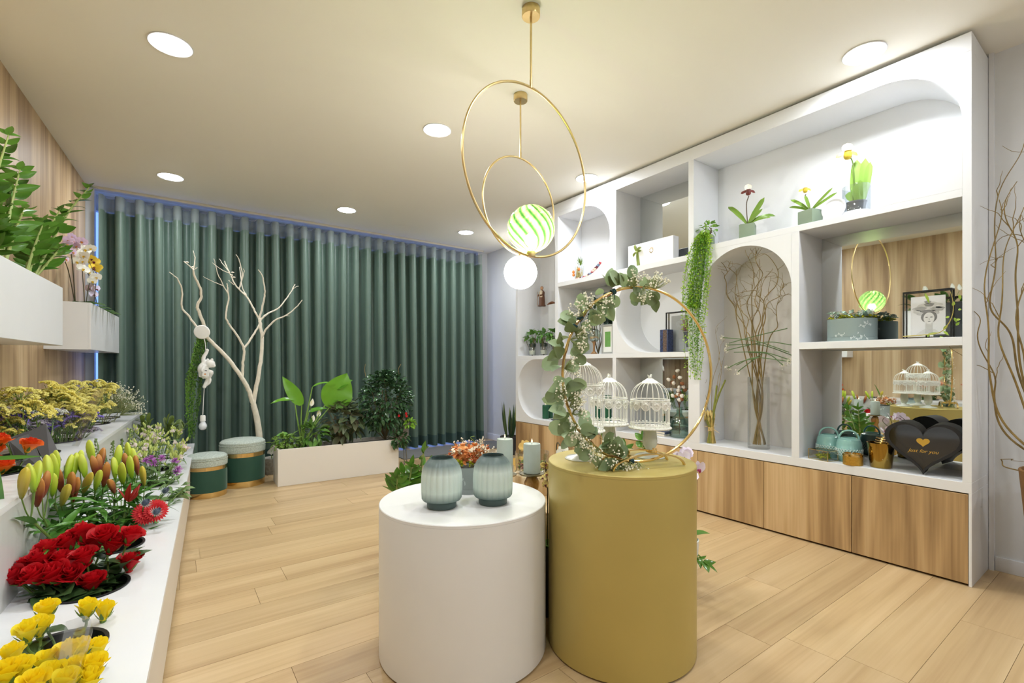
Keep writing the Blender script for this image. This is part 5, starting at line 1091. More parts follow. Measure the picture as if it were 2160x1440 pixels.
for i in range(9): a = i * 2.4; mk('leaf', MB().leaf(RN.uniform(.30, .46), .05, 'lance', .25, .1, 8, orient((.04 * math.cos(a), .04 * math.sin(a), .2), (.18 * math.cos(a), .18 * math.sin(a), 1), (math.cos(a), math.sin(a), 0))), SNK if i % 3 else leafmat('pale snake leaf', (150, 160, 92), (104, 124, 70)), t)
# ================================================================== things behind the pedestals
def cyl_candle(label, p, z, r, h, col, group, wick=True, mname='sage wax', rough=.5, tex=0):
    t = thing('pillar_candle', label, 'candle', (p.x, p.y, z), 0, group)
    mk('wax', MB().lathe([(0, 0), (r - .002, 0), (r, .002), (r, h - .003), (r - .002, h), (r - .007, h), (r - .009, h - .003), (0, h - .004)], 40, mod=(lambda a, z_: 1 + tex * math.sin(14 * a + 260 * z_)) if tex else None), mat(mname, col, rough, var=.03, vscale=30), t)
    mk('wick', MB().tube([(0, 0, h - .004), (.0008, 0, h + .008)], .0011, 5), mat('wick', (40, 36, 32), .9), t)
    if wick: mk('flame', MB().lathe([(0, h + .004), (.002, h + .006), (.003, h + .010), (.002, h + .016), (.0006, h + .021), (0, h + .023)], 12), mat('candle flame', (255, 230, 180), .5, emit=(1, .72, .34), es=6), t)
    return t
SAGE = (172, 184, 178)
q1 = atD(1065, 925, 2.30); q2 = atD(1122, 935, 2.20)
cyl_candle('sage green pillar candle, the farther one, beside the dried flower box', q1, .575, .039, q1.z - .575, SAGE, 'sage pillar candles')
cyl_candle('sage green pillar candle, the nearer one, on a wooden holder by the gold pedestal', q2, .602, .0395, q2.z - .602, SAGE, 'sage pillar candles')
ACA = wood('acacia wood', (104, 68, 34), (164, 116, 60), (204, 164, 102), 'Z', 4, .35)
for q, zt, lb in ((q1, .575, 'wooden candle holder under the farther sage candle'), (q2, .602, 'wooden candle holder under the nearer sage candle')):
    t = thing('candle_holder', lb, 'candle holder', (q.x, q.y, H3), 0, 'wooden candle holders'); h = zt - H3
    mk('wooden_body', MB().lathe([(0, 0), (.036, 0), (.04, .01), (.030, h * .25), (.024, h * .45), (.034, h * .62), (.036, h * .74), (.024, h * .88), (.016, h - .012), (0, h - .012)], 32), ACA, t)
    mk('plate', MB().lathe([(0, h - .012), (.04, h - .012), (.056, h - .008), (.058, h - .001), (.055, h - .003), (.04, h - .0005), (0, h - .0005)], 40), mat('aged pewter', (150, 142, 116), .3, .8), t)
gb = Vector((1.545, 1.965)); t = thing('glass_bowl', 'clear glass bowl of dried flowers behind the nearer candle', 'bowl', (gb.x, gb.y, H3))
mk('bowl', MB().lathe([(0, .10), (.06, .10), (.085, .115), (.09, .15), (.09, .215), (.0875, .215), (.0865, .15), (.08, .12), (0, .106)], 48), GLASS, t)
mk('wood_slice', MB().lathe([(0, 0), (.098, 0), (.10, .006), (.10, .09), (.096, .1), (0, .1)], 40), wood('pale birch slice', (196, 166, 124), (222, 200, 164), (236, 220, 192), 'Z', 3, .6), t)
def potpourri(t, c, rad, n, cols, zr=.03, sz=.016, name='dried_flower'):
    for i, cl in enumerate(cols):
        b = MB()
        for j in range(n):
            a = RN.uniform(0, 6.28); R = rad * math.sqrt(RN.random()); p = Vector(c) + Vector((R * math.cos(a), R * math.sin(a), RN.uniform(0, zr)))
            for k in range(5): d = rdir(0, 80); b.leaf(sz * RN.uniform(.7, 1.3), sz * .7, 'round', .3, .4, 3, orient(p, d))
        mk(name, b.mesh(name, 60), mat('dried %d %d %d' % cl, cl, .8, var=.15, vscale=60), t, kind='stuff')
potpourri(t, (0, 0, .112), .07, 26, [(176, 190, 60), (120, 30, 46), (234, 226, 206), (96, 130, 60)], .05)
# dried arrangement in a grey printed box on the white pedestal
hb = Vector((1.022, 1.738)); t = thing('flower_box', 'round grey printed box of orange and cream dried flowers on the white pedestal', 'flower box', (hb.x, hb.y, HW))
def printbox(t, r, h, seed, m, dz=0):
    mk('box', MB().lathe([(0, 0), (r + .001, 0), (r + .001, h * .18), (r - .001, h * .185), (r - .001, h * .2), (r, h * .2), (r, h), (r - .003, h), (r - .003, h - .01), (0, h - .01)], 56), m, t)
    rr = random.Random(seed); b = MB()
    for k in range(9):
        a = rr.uniform(0, 6.28); z = rr.uniform(.1, .85) * h; tl = rr.uniform(-.5, .5)
        for j in range(9):
            u = a + (j - 4) * .05; zz_ = z + tl * (j - 4) * .006; dz_ = .016 * math.sin(j * 1.2 + k); w2 = .0045
            vs = [((r + .0012) * math.cos(u + o) , (r + .0012) * math.sin(u + o), min(h - .002, max(.003, zz_ + q))) for o, q in ((0, 0), (.035, .004), (.05, dz_ * .6), (.02, dz_))]
            b.add(vs, [(0, 1, 2, 3)])
    mk('printed_leaves', b.mesh('print', 0), mat('pale leaf print', (206, 214, 212), .7), t)
GREYB = mat('grey paper board', (146, 154, 152), .7, var=.03, vscale=30)
printbox(t, .077, .108, 3, GREYB)
potpourri(t, (0, 0, .112), .075, 60, [(196, 204, 40)], .02, .012, 'moss'); potpourri(t, (0, 0, .118), .085, 34, [(192, 102, 56), (228, 152, 88), (240, 226, 204)], .055, .02)
b = MB(); bs = MB()
for i in range(5): gyp(Vector((RN.uniform(-.02, .08), RN.uniform(-.06, .06), .12)), (.4, 0, 1), .8, 22, b, bs, .09)
mk('blossom', b, mat('cream blossom', (240, 230, 212), .8), t, kind='stuff'); mk('stalk', bs, mat('cream stalk', (200, 184, 140), .8), t, kind='stuff')
for i, (x, y, z, c) in enumerate(((-.02, .01, .155, (226, 150, 86)), (.045, .02, .15, (220, 130, 62)))): mk('dried_pomegranate', MB().ball((0, 0, 0), .034 if i == 0 else .025, 16, 10).lathe([(.008, .03), (.012, .042), (.009, .04)], 10).mesh('pom'), mat('orange husk %d' % i, c, .6, var=.12, vscale=40), t, T(x, y, z))
mk('green_sprig', MB().tube(bez([(.04, .02, .12), (.05, .03, .19), (.03, .03, .215), (.05, .03, .22)], 5), .002, 5), STEM, t)
# plants on the floor behind
def pot(t, r, h, m): mk('pot', MB().lathe([(0, 0), (r * .78, 0), (r, h), (r - .006, h), (r - .01, h - .02), (0, h - .02)], 32), m, t)
zb = Vector((1.10, 2.43, 0)); t = zz('zz plant on the floor behind the white pedestal', zb + Vector((0, 0, .16)), [(atD(893, 955, 2.62), (0, 0, .02)), (atD(868, 985, 2.55), (-.03, 0, .02)), (atD(838, 1008, 2.45), (-.04, 0, .05)), (atD(905, 985, 2.6), (0, 0, .02)), (atD(850, 1000, 2.6), (-.02, 0, .03))], 'zz plants behind the pedestals', .95, 8)
pot(t, .10, .16, mat('dark grey pot', (70, 72, 72), .5)); COL.objects[t.name].children[-1].matrix_basis = T(0, 0, -.16)
zb2 = Vector((1.95, 1.62, 0)); t = zz('zz plant on the floor behind the gold pedestal', zb2 + Vector((0, 0, .17)), [(atD(1484, 1184, 2.22), (0, 0, .06)), (Vector((1.90, 1.78, .68)), (0, 0, .02)), (Vector((2.05, 1.65, .70)), (.03, 0, .02)), (Vector((2.08, 1.80, .62)), (.02, .02, .03)), (Vector((1.85, 1.66, .6)), (0, 0, .02))], 'zz plants behind the pedestals', .95, 9)
pot(t, .10, .17, mat('dark grey pot')); COL.objects[t.name].children[-1].matrix_basis = T(0, 0, -.17)
def opot(r, h, m, b): 
    def f(t): mk('pot', MB().lathe([(0, -h), (r * .78, -h), (r, 0), (r - .006, 0), (r - .01, -.02), (0, -.02)], 32), m, t)
    return f
orchid('lilac-white orchid peeping out behind the gold pedestal', Vector((2.02, 1.38, .26)), [[Vector((1.96, 1.34, .62)), atD(1447, 960, 2.28), atD(1464, 985, 2.24), atD(1440, 955, 2.33)], [Vector((2.05, 1.4, .58)), Vector((2.08, 1.42, .66)), Vector((2.12, 1.45, .62)), Vector((2.1, 1.4, .55)), Vector((2.14, 1.44, .52))]], mat('lilac white petal', (236, 224, 240), .6, var=.06), mat('magenta lip', (170, 60, 110), .5), opot(.07, .26, mat('white pot', (230, 230, 228), .35), 0), 'orchids behind the pedestals', 4, .16, 1.2)
BURG = mat('burgundy and cream petal', (190, 168, 96), .6, var=.55, vscale=90); 
orchid('cream and burgundy spotted orchid between the two front pedestals', Vector((1.36, 1.62, .30)), [[Vector((1.345, 1.60, .56)), atD(1151, 975, 2.06), atD(1150, 990, 2.05), atD(1154, 1003, 2.05), atD(1148, 1016, 2.05), atD(1153, 1028, 2.05)]], BURG, mat('burgundy lip'), opot(.055, .30, mat('dark grey pot'), 0), 'orchids behind the pedestals', 3, .10, .62)
orchid('apricot orchid behind the pedestals, seen in the mirror', Vector((1.62, 2.26, .22)), [[Vector((1.66, 2.24, .55)), Vector((1.70, 2.26, .62)), Vector((1.72, 2.22, .57)), Vector((1.75, 2.26, .53)), Vector((1.74, 2.3, .48)), Vector((1.78, 2.24, .46))]], mat('apricot petal', (230, 196, 120), .6, var=.1), YLL, opot(.07, .22, mat('white pot'), 0), 'orchids behind the pedestals', 4, .15, 1.1)
q = atD(1187, 952, 2.5); t = thing('orchid', 'small white orchid bloom just behind the left rim of the gold pedestal', 'orchid', Vector((q.x, q.y + .05, 0)), 0, 'orchids behind the pedestals'); e = Vector((0, -.05, q.z)); mk('pot', MB().lathe([(0, 0), (.05, 0), (.06, .3), (.054, .3), (0, .28)], 28), mat('white pot'), t)
mk('flower_spike', MB().tube(bez([(0, 0, .28), (0, 0, q.z + .02), tuple(e)], 6), .003, 6), mat('dark orchid spike'), t); me = PHAL.copy(); me.materials.append(WHP); me.materials.append(mat('dark lip', (50, 40, 40), .5)); mk('bloom', me, None, t, zto(e, (-.6, -.8, .2)))
# ------------------------------------------------------------------ curly willow in the brown pot at the right edge
WIL = mat('willow bark', (132, 110, 60), .6, var=.25, vscale=24)
pc = Vector((3.30, .26, 0)); t = thing('tall_planter', 'tall brown tapered planter at the right edge of the picture', 'planter', pc)
mk('body', MB().lathe([(0, 0), (.115, 0), (.165, .60), (.167, .606), (.155, .606), (.15, .57), (0, .56)], 48), mat('brown woven clay', (124, 88, 44), .7, var=.12, vscale=60, bump=.4, bscale=180), t); mk('rim', MB().tube([(.161 * math.cos(2 * PI * i / 48), .161 * math.sin(2 * PI * i / 48), .606) for i in range(48)], .006, 6, loop=True), mat('brown woven clay'), t)
def willow(label, group, pts, r0, amp=.012, twigs=4, name='willow_branch', twl=.2, fr=1.0):
    P0 = bez(pts, 9); n = len(P0); ph = RN.uniform(0, 6); P = []
    for i, p in enumerate(P0):
        f = i / n; P.append(p + Vector((math.sin(f * 22 * fr + ph), math.cos(f * 17 * fr + ph * 2), 0)) * amp * (.3 + f))
    t = thing(name, label, 'branch', pts[0], 0, group); mk('stem', MB().tube(P, taper(n, r0, r0 * .28), 7), WIL, t, world=True)
    for k in range(twigs):
        i = int(n * RN.uniform(.45, .95)); d = ((P[min(i + 1, n - 1)] - P[i - 1]).normalized() + rdir(-20, 60) * .9).normalized(); L = twl * RN.uniform(.5, 1.1); q = P[i]; pts2 = [q]
        for j in range(8): d = (d + rdir(-60, 70) * .45).normalized(); q = q + d * L / 8; pts2.append(q)
        mk('twig', MB().tube(pts2, taper(9, r0 * .38, .0008), 5), WIL, t, world=True)
top = pc + Vector((0, 0, .58))
WX = 3.30
W = lambda x, y, D=2.36: atD(x, y, D)
for i, pts in enumerate([[(2140, 1000), (2120, 900), (2095, 800), (2078, 700), (2085, 600), (2100, 480), (2112, 420)], [(2150, 1000), (2150, 800), (2130, 700), (2090, 640), (2095, 540), (2118, 400), (2150, 300)], [(2152, 1000), (2158, 860), (2120, 740), (2105, 650), (2125, 540), (2150, 440)],
                         [(2155, 1000), (2162, 800), (2140, 640), (2152, 540), (2120, 470), (2148, 380)], [(2135, 1000), (2130, 925), (2100, 840), (2090, 780), (2065, 700), (2050, 652)], [(2165, 1000), (2180, 800), (2190, 600), (2170, 420), (2200, 300)], [(2160, 1000), (2170, 820), (2150, 700), (2165, 560), (2160, 450)], [(2135, 1003), (2122, 985), (2118, 970), (2130, 968), (2160, 975)]]):
    b0 = [top + Vector((RN.uniform(-.08, .08), RN.uniform(-.04, .04), -.02))] + [W(x, y, 2.33 + .04 * math.sin(i * 2)) for x, y in pts[1:]]
    willow(['curly willow branch reaching high on the left of the brown planter', 'curly willow branch crossing to the upper right corner', 'curly willow branch bending left in the middle of the brown planter', 'curly willow branch looping near the right edge', 'lowest curly willow branch, arching left over the shelf unit end', 'curly willow branch mostly outside the right edge', 'straightest curly willow branch in the brown planter', 'short curl of willow over the rim of the brown planter'][i], 'willow in the brown planter', b0, .0056 if i < 7 else .0035, .014, 3 if i < 7 else 0, twl=.22)
# ================================================================== things on the shelves
Z_T, Z_M, Z_R, Z_B = 1.985, 1.945, 1.205, .515
def sx(x, X=3.36, y=700): return onX(x, y, X)
def sp(x, z, X=3.36): q = onX(x, 700, X); return Vector((X, q.y, z))
SAGEP = mat('sage ceramic', (124, 140, 118), .55, var=.04, vscale=10)
def cubepot(t, s, h, m=SAGEP):
    mk('pot', bevbox(-s / 2, s / 2, -s / 2, s / 2, 0, h, .003, 2), m, t); mk('soil', MB().box(-s / 2 + .006, s / 2 - .006, -s / 2 + .006, s / 2 - .006, h, h + .0015), mat('potting soil'), t)
SLB = mat('burgundy slipper petal', (104, 40, 34), .5, var=.3, vscale=60); SLY = mat('yellow slipper petal', (214, 188, 58), .5, var=.2, vscale=60); SLW = mat('white striped petal', (238, 234, 220), .5, var=.2, vscale=120); SLO = mat('amber slipper petal', (206, 156, 84), .45, var=.25, vscale=50)
OLF = leafmat('slipper orchid leaf', (124, 158, 62), (92, 134, 50), .35, .2)
def slipper(t, p, d, cols, sc=1.0):
    """slipper orchid bloom: hooded dorsal sepal, two side petals, pouch"""
    x = Vector((0, 0, 1)).cross(d).normalized(); M = Matrix((x, Vector((0, 0, 1)), Vector(d))).transposed().to_4x4(); M = Matrix.Translation(p) @ M @ Matrix.Scale(sc, 4)
    mk('dorsal_sepal', MB().leaf(.040, .044, 'round', .12, -.35, 6, orient((0, .002, -.004), (0, 1, .1), (0, 0, 1)), across=4), cols[0], t, M, world=True)
    for s in (-1, 1): mk('petal', MB().leaf(.046, .020, 'strap', .12, .5, 6, orient((0, 0, 0), (s, -.25, .1), (0, .4, 1)), wave=.03), cols[1], t, M, world=True)
    mk('pouch', MB().lathe([(0, -.036), (.009, -.034), (.015, -.026), (.016, -.014), (.012, -.002), (.014, .003)], 16, Matrix.Translation((0, .002, .010)) @ Matrix.Rotation(PI / 2 * -1, 4, 'X') @ Matrix.Rotation(.3, 4, 'X')), cols[2], t, M, world=True)
def slipper_plant(label, x, X, s, h, rz, leaves, fl, cols, fd=(-.7, -.6, .1), sc=1.1):
    p = sp(x, Z_T, X); t = thing('slipper_orchid', label, 'orchid', p, rz, 'slipper orchids'); cubepot(t, s, h)
    b = p + Vector((0, 0, h))
    for ex, ey, W, dr in leaves:
        e = onX(ex, ey, X - .02); L = (e - b).length * (1 + dr * .12); mk('leaf', MB().leaf(L, W, 'strap', .16, dr, 9, orient(b, (e - b).normalized() + Vector((0, 0, dr * .42)), (-.7, -.45, .35)), across=4), OLF, t, world=True)
    f = onX(*fl, X - .01); mk('flower_stalk', MB().tube(bez([b, b.lerp(f, .6) + Vector((0, .01, 0)), f + Vector((.01, 0, -.035))], 6), .0038, 6), mat('purple stalk', (86, 74, 62), .5), t, world=True); slipper(t, f, Vector(fd).normalized(), cols, sc)
slipper_plant('burgundy slipper orchid in a sage cube pot, left of the two on the top shelf', 1577, 3.31, .098, .105, .35, [(1532, 432, .036, .55), (1612, 418, .034, .15), (1607, 442, .020, .2), (1627, 468, .028, 1.6), (1615, 467, .018, 1.2)], (1578, 402), (SLW, SLB, SLB))
slipper_plant('small yellow slipper orchid in a sage cube pot, right of two on top', 1709, 3.31, .098, .098, -.25, [(1666, 420, .024, .4), (1662, 437, .022, .5), (1698, 412, .020, .1), (1756, 397, .016, .1), (1764, 408, .018, .2)], (1698, 398), (SLW, SLY, SLY), sc=.85)
# glass cylinder with a paddle-leaved plant, and its white lid
p = sp(1806, Z_T, 3.34); t = thing('glass_terrarium', 'glass cylinder on a white base with a slipper orchid growing out of the top', 'terrarium', p)
mk('base', MB().lathe([(0, 0), (.076, 0), (.078, .003), (.078, .026), (.074, .030), (0, .030)], 48), WHITE, t)
mk('glass_cylinder', MB().lathe([(.068, .03), (.070, .03), (.072, .185), (.0705, .187), (.069, .185)], 56, closed=True), thin('terrarium glass', (244, 247, 250), .10), t)
mk('nursery_pot', MB().lathe([(0, .032), (.042, .032), (.052, .085), (.055, .085), (.055, .092), (.049, .09), (0, .08)], 32), mat('grey plastic pot', (120, 122, 124), .5), t)
HOY = leafmat('thick paddle leaf', (146, 184, 84), (104, 152, 62), .35, .2)
for ex, ey, bx_, W in ((1808, 335, 1800, .052), (1826, 332, 1816, .044), (1836, 340, 1822, .036), (1790, 405, 1800, .05), (1815, 380, 1806, .05)):
    a_ = onX(bx_, 425, 3.34); e = onX(ex, ey, 3.34 + RN.uniform(-.02, .02)); mk('leaf', MB().leaf((e - a_).length, W, 'strap', .12, .1, 8, orient(a_, e - a_, (-1, -.4, .1)), across=4), HOY, t, world=True)
mk('flower_stalk', MB().tube(bez([onX(1804, 420, 3.34), onX(1800, 350, 3.32), onX(1793, 330, 3.30)], 5), .0034, 6), STEM, t, world=True); slipper(t, onX(1787, 322, 3.29), Vector((-.8, -.6, .1)).normalized(), (SLW, SLO, SLY), 1.35)
p = sp(1757, Z_T, 3.27); o = thing('white_disc', 'round white lid leaning beside the glass cylinder', 'lid', p); mk('disc', MB().lathe([(0, 0), (.062, 0), (.066, .003), (.066, .014), (.060, .017), (.052, .010), (0, .010)], 48, Matrix.Translation((.02, 0, .066)) @ Matrix.Rotation(-PI / 2 + .12, 4, 'Y') @ Matrix.Rotation(0, 4, 'X')), WHITE, o)
# pothos and lime trailing plant at the left end of the long top niche
p = sp(1494, Z_T, 3.275); t = thing('trailing_plant', 'lime trailing plant spilling from a sage pot on the top shelf', 'hanging plant', p, .3); cubepot(t, .075, .085)
ss = []
for i in range(34):
    u = RN.uniform(-1, 1); zl = RN.choice((640, 700, 740, 780, 800, 600)); a_ = p + Vector((-.01, .02 + .02 * u, .09)); k = 3.205 - RN.uniform(0, .05)
    ss.append([a_, onX(1482 + 14 * u, 500, 3.20), onX(1472 + 26 * u, 560, k), onX(1464 + 26 * u, 640, k), onX(1463 + (24 if zl < 700 else 17) * u, zl, k)])
trailing(t, ss, LIME, .0056, .0068, 0, spread=.015, leafy=True, m2=leafmat('mid lime leaf', (124, 172, 56), (90, 146, 44), .45, .3))
t2 = bush('pothos_plant', 'small heart-leaved pothos above the lime trailing plant', 'plant', p + Vector((0, 0, .085)), p + Vector((0, 0, .135)), .055, 46, None, .036, .028, 'heart', leafmat('light pothos leaf', (150, 192, 90), (100, 152, 62), .4, .25), (1.2, 1.2, .9), 8, as_stuff=False)
# white gift box with a green bow
y0, y1 = onX(1420, 700, 3.29).y, onX(1325, 700, 3.29).y
t = thing('gift_box', 'flat white gift box with green ribbon and gold crest in the top mirror niche', 'box', (3.29, (y0 + y1) / 2, Z_M)); hw = (y1 - y0) / 2
mk('box', bevbox(0, .075, -hw, hw, 0, .205, .002, 1), mat('white card', (240, 240, 240), .5), t)
RIB = mat('olive satin ribbon', (132, 146, 72), .35); ry = onX(1343, 700, 3.28).y - (y0 + y1) / 2
b = MB(); b.box(-.004, -.001, ry - .020, ry + .022, .0, .11)
mk('ribbon_tail', bmesh_fix(MB().add([(-.003, ry - .01, .13), (-.003, ry + .012, .13), (-.008, ry - .034, .002), (-.008, ry + .002, .002), (-.001, ry - .01, .13), (-.001, ry + .012, .13), (-.005, ry - .034, .002), (-.005, ry + .002, .002)], [(0, 1, 3, 2), (4, 6, 7, 5), (0, 2, 6, 4), (1, 5, 7, 3), (2, 3, 7, 6), (0, 4, 5, 1)]).mesh('tail', 0)), RIB, t)
for (dy, dz, L, w_) in ((.3, 1, .075, .022), (-.9, .75, .06, .03), (.9, -.7, .055, .028), (-1, .1, .05, .02)): mk('ribbon_loop', MB().leaf(L, w_, 'strap', .35, .5, 6, orient((-.006, ry, .135), (-.25, dy, dz), (-1, 0, .2))), RIB, t)
mk('knot', MB().ball((-.006, ry, .135), .012, 10, 6, sc=(.7, 1, 1.2)), RIB, t)
b = MB(); ey = onX(1374, 700, 3.29).y - (y0 + y1) / 2
for i in range(9):
    a = i * .7; b.leaf(.020, .007, 'lance', .1, .5, 3, orient((-.0014, ey + .012 * math.cos(a), .125 + .016 * math.sin(a)), (-.06, math.cos(a + 1.2), math.sin(a + 1.2)), (-1, 0, 0)))
mk('gold_crest', b, mat('gold foil', (190, 152, 74), .3, 1), t)
# dried jar and flower wreath in the top left niche
p = sp(1222, Z_M, 3.37); t = thing('dried_jar', 'tall glass jar of dried grasses in the top left niche', 'jar', p); mk('jar', MB().lathe([(0, .002), (.046, .002), (.047, .006), (.047, .16), (.0465, .16), (.045, .008), (0, .008)], 40), GLASS, t)
b = MB()
for i in range(60): a = RN.uniform(0, 6.28); R = .038 * math.sqrt(RN.random()); b.tube([(R * math.cos(a), R * math.sin(a), .008), (R * .9 * math.cos(a + .3), R * .9 * math.sin(a + .3), RN.uniform(.06, .16))], .0016, 4)
mk('dried_grass', b, mat('dried straw', (196, 176, 104), .8, var=.2, vscale=60), t, kind='stuff')
b = MB()
for i in range(50): p_ = Vector((RN.uniform(-.02, .02), RN.uniform(-.02, .02) - .01, .16)); b.leaf(.06, .006, 'lance', .1, .3, 3, orient(p_ + Vector((0, 0, RN.uniform(0, .05))), rdir(40, 90)))
mk('green_sprig', b, leafmat('dried green', (132, 160, 74), (96, 126, 54)), t, kind='stuff'); b = MB()
for i in range(40): a = RN.uniform(0, 6.28); R = .038 * math.sqrt(RN.random()); b.ball((R * math.cos(a), R * math.sin(a), RN.uniform(.01, .05)), .007, 6, 4)
mk('moss_fill', b, leafmat('dried moss', (120, 136, 50), (84, 104, 36)), t, kind='stuff')
for i, (y, z) in enumerate(((.05, .105), (.047, .075), (-.03, .12))): mk('physalis', MB().ball((-.035, y, z), .014, 8, 6, sc=(1, 1, 1.2)), mat('orange husk 1'), t)
p = sp(1246, Z_M, 3.33); t = thing('flower_wreath', 'small wreath of dried pink and cream flowers beside the glass jar', 'wreath', p)
cols = [(222, 176, 170), (236, 222, 190), (120, 56, 66), (150, 170, 190), (200, 90, 96)]
for i in range(15):
    f = i / 14; q = onX(1218 + 48 * f, 592 - 34 * f ** 1.8, 3.33) - p + Vector((0, 0, .0)); q.z = max(q.z, .012); b = MB(); c = cols[i % 5]
    for k in range(9): b.leaf(.032, .026, 'round', .35, .4, 3, orient(q, rdir(-10, 90)))
    mk('dried_flower', b, mat('wreath %d' % (i % 5), c, .8, var=.12, vscale=60), t)
mk('wreath_ring', MB().tube(bez([tuple(onX(1216 + 50 * f, 594 - 34 * f ** 1.8, 3.34) - p + Vector((0, 0, .008 if f < .3 else 0))) for f in (0, .3, .6, 1)], 5), .006, 6), mat('wreath base', (150, 50, 60), .8), t)
# figurine and gecko on the inner box
p = sp(1143, 1.772, 3.44); t = thing('figurine', 'brown robed saint figurine on the white inner box of the far niche', 'figurine', p, 0)
ROBE = mat('brown glazed robe', (104, 66, 40), .45, var=.1, vscale=20)
mk('robe', MB().lathe([(0, 0), (.042, 0), (.043, .008), (.036, .02), (.033, .08), (.030, .13), (.034, .155), (.024, .175), (.012, .185), (0, .187)], 24, mod=lambda a, z: 1 + (.06 * math.sin(7 * a) if z < .12 else .02)), ROBE, t)
mk('head', MB().ball((-.004, -.003, .205), .0185, 14, 9, sc=(1, .95, 1.2)).ball((-.021, -.008, .203), .004, 6, 4), mat('painted skin', (196, 152, 118), .5), t); mk('hair', MB().ball((.002, .002, .211), .0195, 12, 8, sc=(1, 1, 1)), mat('grey hair', (150, 136, 120), .6), t)
mk('scapular', MB().lathe([(0, .10), (.016, .10), (.022, .13), (.020, .165), (.010, .178), (0, .178)], 12, T(-.018, -.01, 0)), mat('cream scapular', (222, 208, 182), .5), t)
for s in (-1, 1): mk('arm', MB().tube(bez([(0, .028 * s, .155), (-.022, .034 * s, .125), (-.038, .012 * s, .122)], 4), .0095, 8), ROBE, t)
mk('staff', MB().tube([(-.03, .045, 0), (-.03, .042, .17)], .0025, 5), mat('staff wood', (150, 110, 60), .5), t)
p = sp(1163, 1.772, 3.46); t = thing('gecko_ornament', 'small painted gecko ornament beside the saint figurine', 'ornament', p); b = MB(); b.tube(bez([(0, .075, .012), (0, .04, .018), (0, 0, .026), (0, -.04, .024), (0, -.062, .022)], 4), [.003 + .013 * math.sin(PI * min(1, i / 15)) for i in range(17)], 8)
for y in (-.025, .03):
    for s in (-1, 1): b.tube([(.0, y, .02), (.022 * s, y - .01, .014), (.026 * s, y - .014, .003)], .0045, 5)
mk('body', b, mat('mottled glaze', (132, 84, 52), .4, var=.4, vscale=40), t)
# three small plants in glass cups
cp = MB().lathe([(0, .004), (.036, .004), (.037, 0), (.040, .008), (.046, .135), (.044, .135), (.037, .014), (0, .014)], 32).mesh('glass_cup'); cp.materials.append(GLASS)
for i, x in enumerate((1123, 1147, 1170)):
    p = sp(x, Z_R, 3.33); t = bush('cup_plant', ['left', 'middle', 'right'][i] + ' leafy plant growing in a glass cup in the far niche', 'plant', p, p + Vector((0, 0, .215)), .075, 44, None, .06, .05, 'heart', leafmat('fresh cup leaf', (104, 152, 70), (56, 104, 48), .4, .2), (1, 1.1, .75), 8, 'plants in glass cups', as_stuff=False)
    mk('glass_cup', cp, None, t); mk('dark_root', MB().lathe([(0, .10), (.04, .10), (.044, .134), (.02, .14), (0, .14)], 20), mat('dark moss', (40, 56, 44), .8), t); mk('liquid_wax', MB().lathe([(0, .015), (.036, .015), (.040, .06), (0, .06)], 24), mat('pale sand', (214, 216, 200), .6), t)
# globe on a stand, jar, frame, dark plant in the second row
p = sp(1253, Z_R, 3.33); t = thing('globe_lamp', 'smoked glass globe on a wooden foot in the second row niche', 'ornament', p)
mk('globe', MB().ball((0, 0, .185), .066, 32, 18), thin('smoked glass', (222, 230, 222), .16, .08), t); mk('stem', MB().lathe([(0, .006), (.026, .006), (.03, .012), (.012, .03), (.009, .07), (.013, .11), (.026, .122), (.02, .126), (0, .126)], 20), mat('carved wood', (150, 112, 72), .5), t); mk('foot', MB().lathe([(0, 0), (.04, 0), (.041, .004), (.036, .008), (0, .008)], 28), mat('carved wood'), t)
mk('inner_flower', MB().leaf(.05, .045, 'round', .4, .5, 5, T(0, 0, .16)).leaf(.05, .045, 'round', .4, .5, 5, T(0, 0, .16, 2)).leaf(.05, .045, 'round', .4, .5, 5, T(0, 0, .16, 4)), mat('apricot dried petal', (226, 190, 150), .7), t)
bush('dark_foliage', 'dark green foliage bunch behind the smoked globe', 'foliage', sp(1262, Z_R, 3.45), sp(1266, 1.62, 3.42), .13, 120, None, .06, .035, 'ovate', leafmat('dark foliage leaf', (62, 96, 74), (30, 58, 46), .4, .1), (.7, 1.1, .9), 9)
p = sp(1225, Z_R, 3.32); t = thing('jar', 'small dark green jar with a clear lid in the second row niche', 'jar', p); mk('body', MB().lathe([(0, 0), (.028, 0), (.031, .01), (.031, .05), (.026, .056), (0, .056)], 28), mat('dark green glaze', (32, 62, 48), .25), t); mk('lid', MB().lathe([(0, .056), (.033, .056), (.033, .064), (.006, .068), (.008, .08), (0, .082)], 28), GLASS, t)
p = sp(1281, Z_R, 3.38); t = thing('picture_frame', 'silver frame with a green print in the second row niche', 'picture frame', p, 0); hw, hh = .075, .285
for nm, a in (('frame_side', (0, .018, -hw, -hw + .02, 0, hh)), ('frame_side', (0, .018, hw - .02, hw, 0, hh)), ('frame_side', (0, .018, -hw + .02, hw - .02, 0, .02)), ('frame_side', (0, .018, -hw + .02, hw - .02, hh - .02, hh))): mk(nm, bevbox(*a, .002, 1), mat('silver frame', (176, 178, 174), .4, .3), t)
mk('mat_board', MB().box(.006, .012, -hw + .02, hw - .02, .02, hh - .02), mat('passepartout', (236, 236, 228), .8), t); mk('print', MB().box(.005, .006, -.035, .035, .07, hh - .07), mat('green print', (112, 164, 86), .7, var=.1, vscale=20), t)
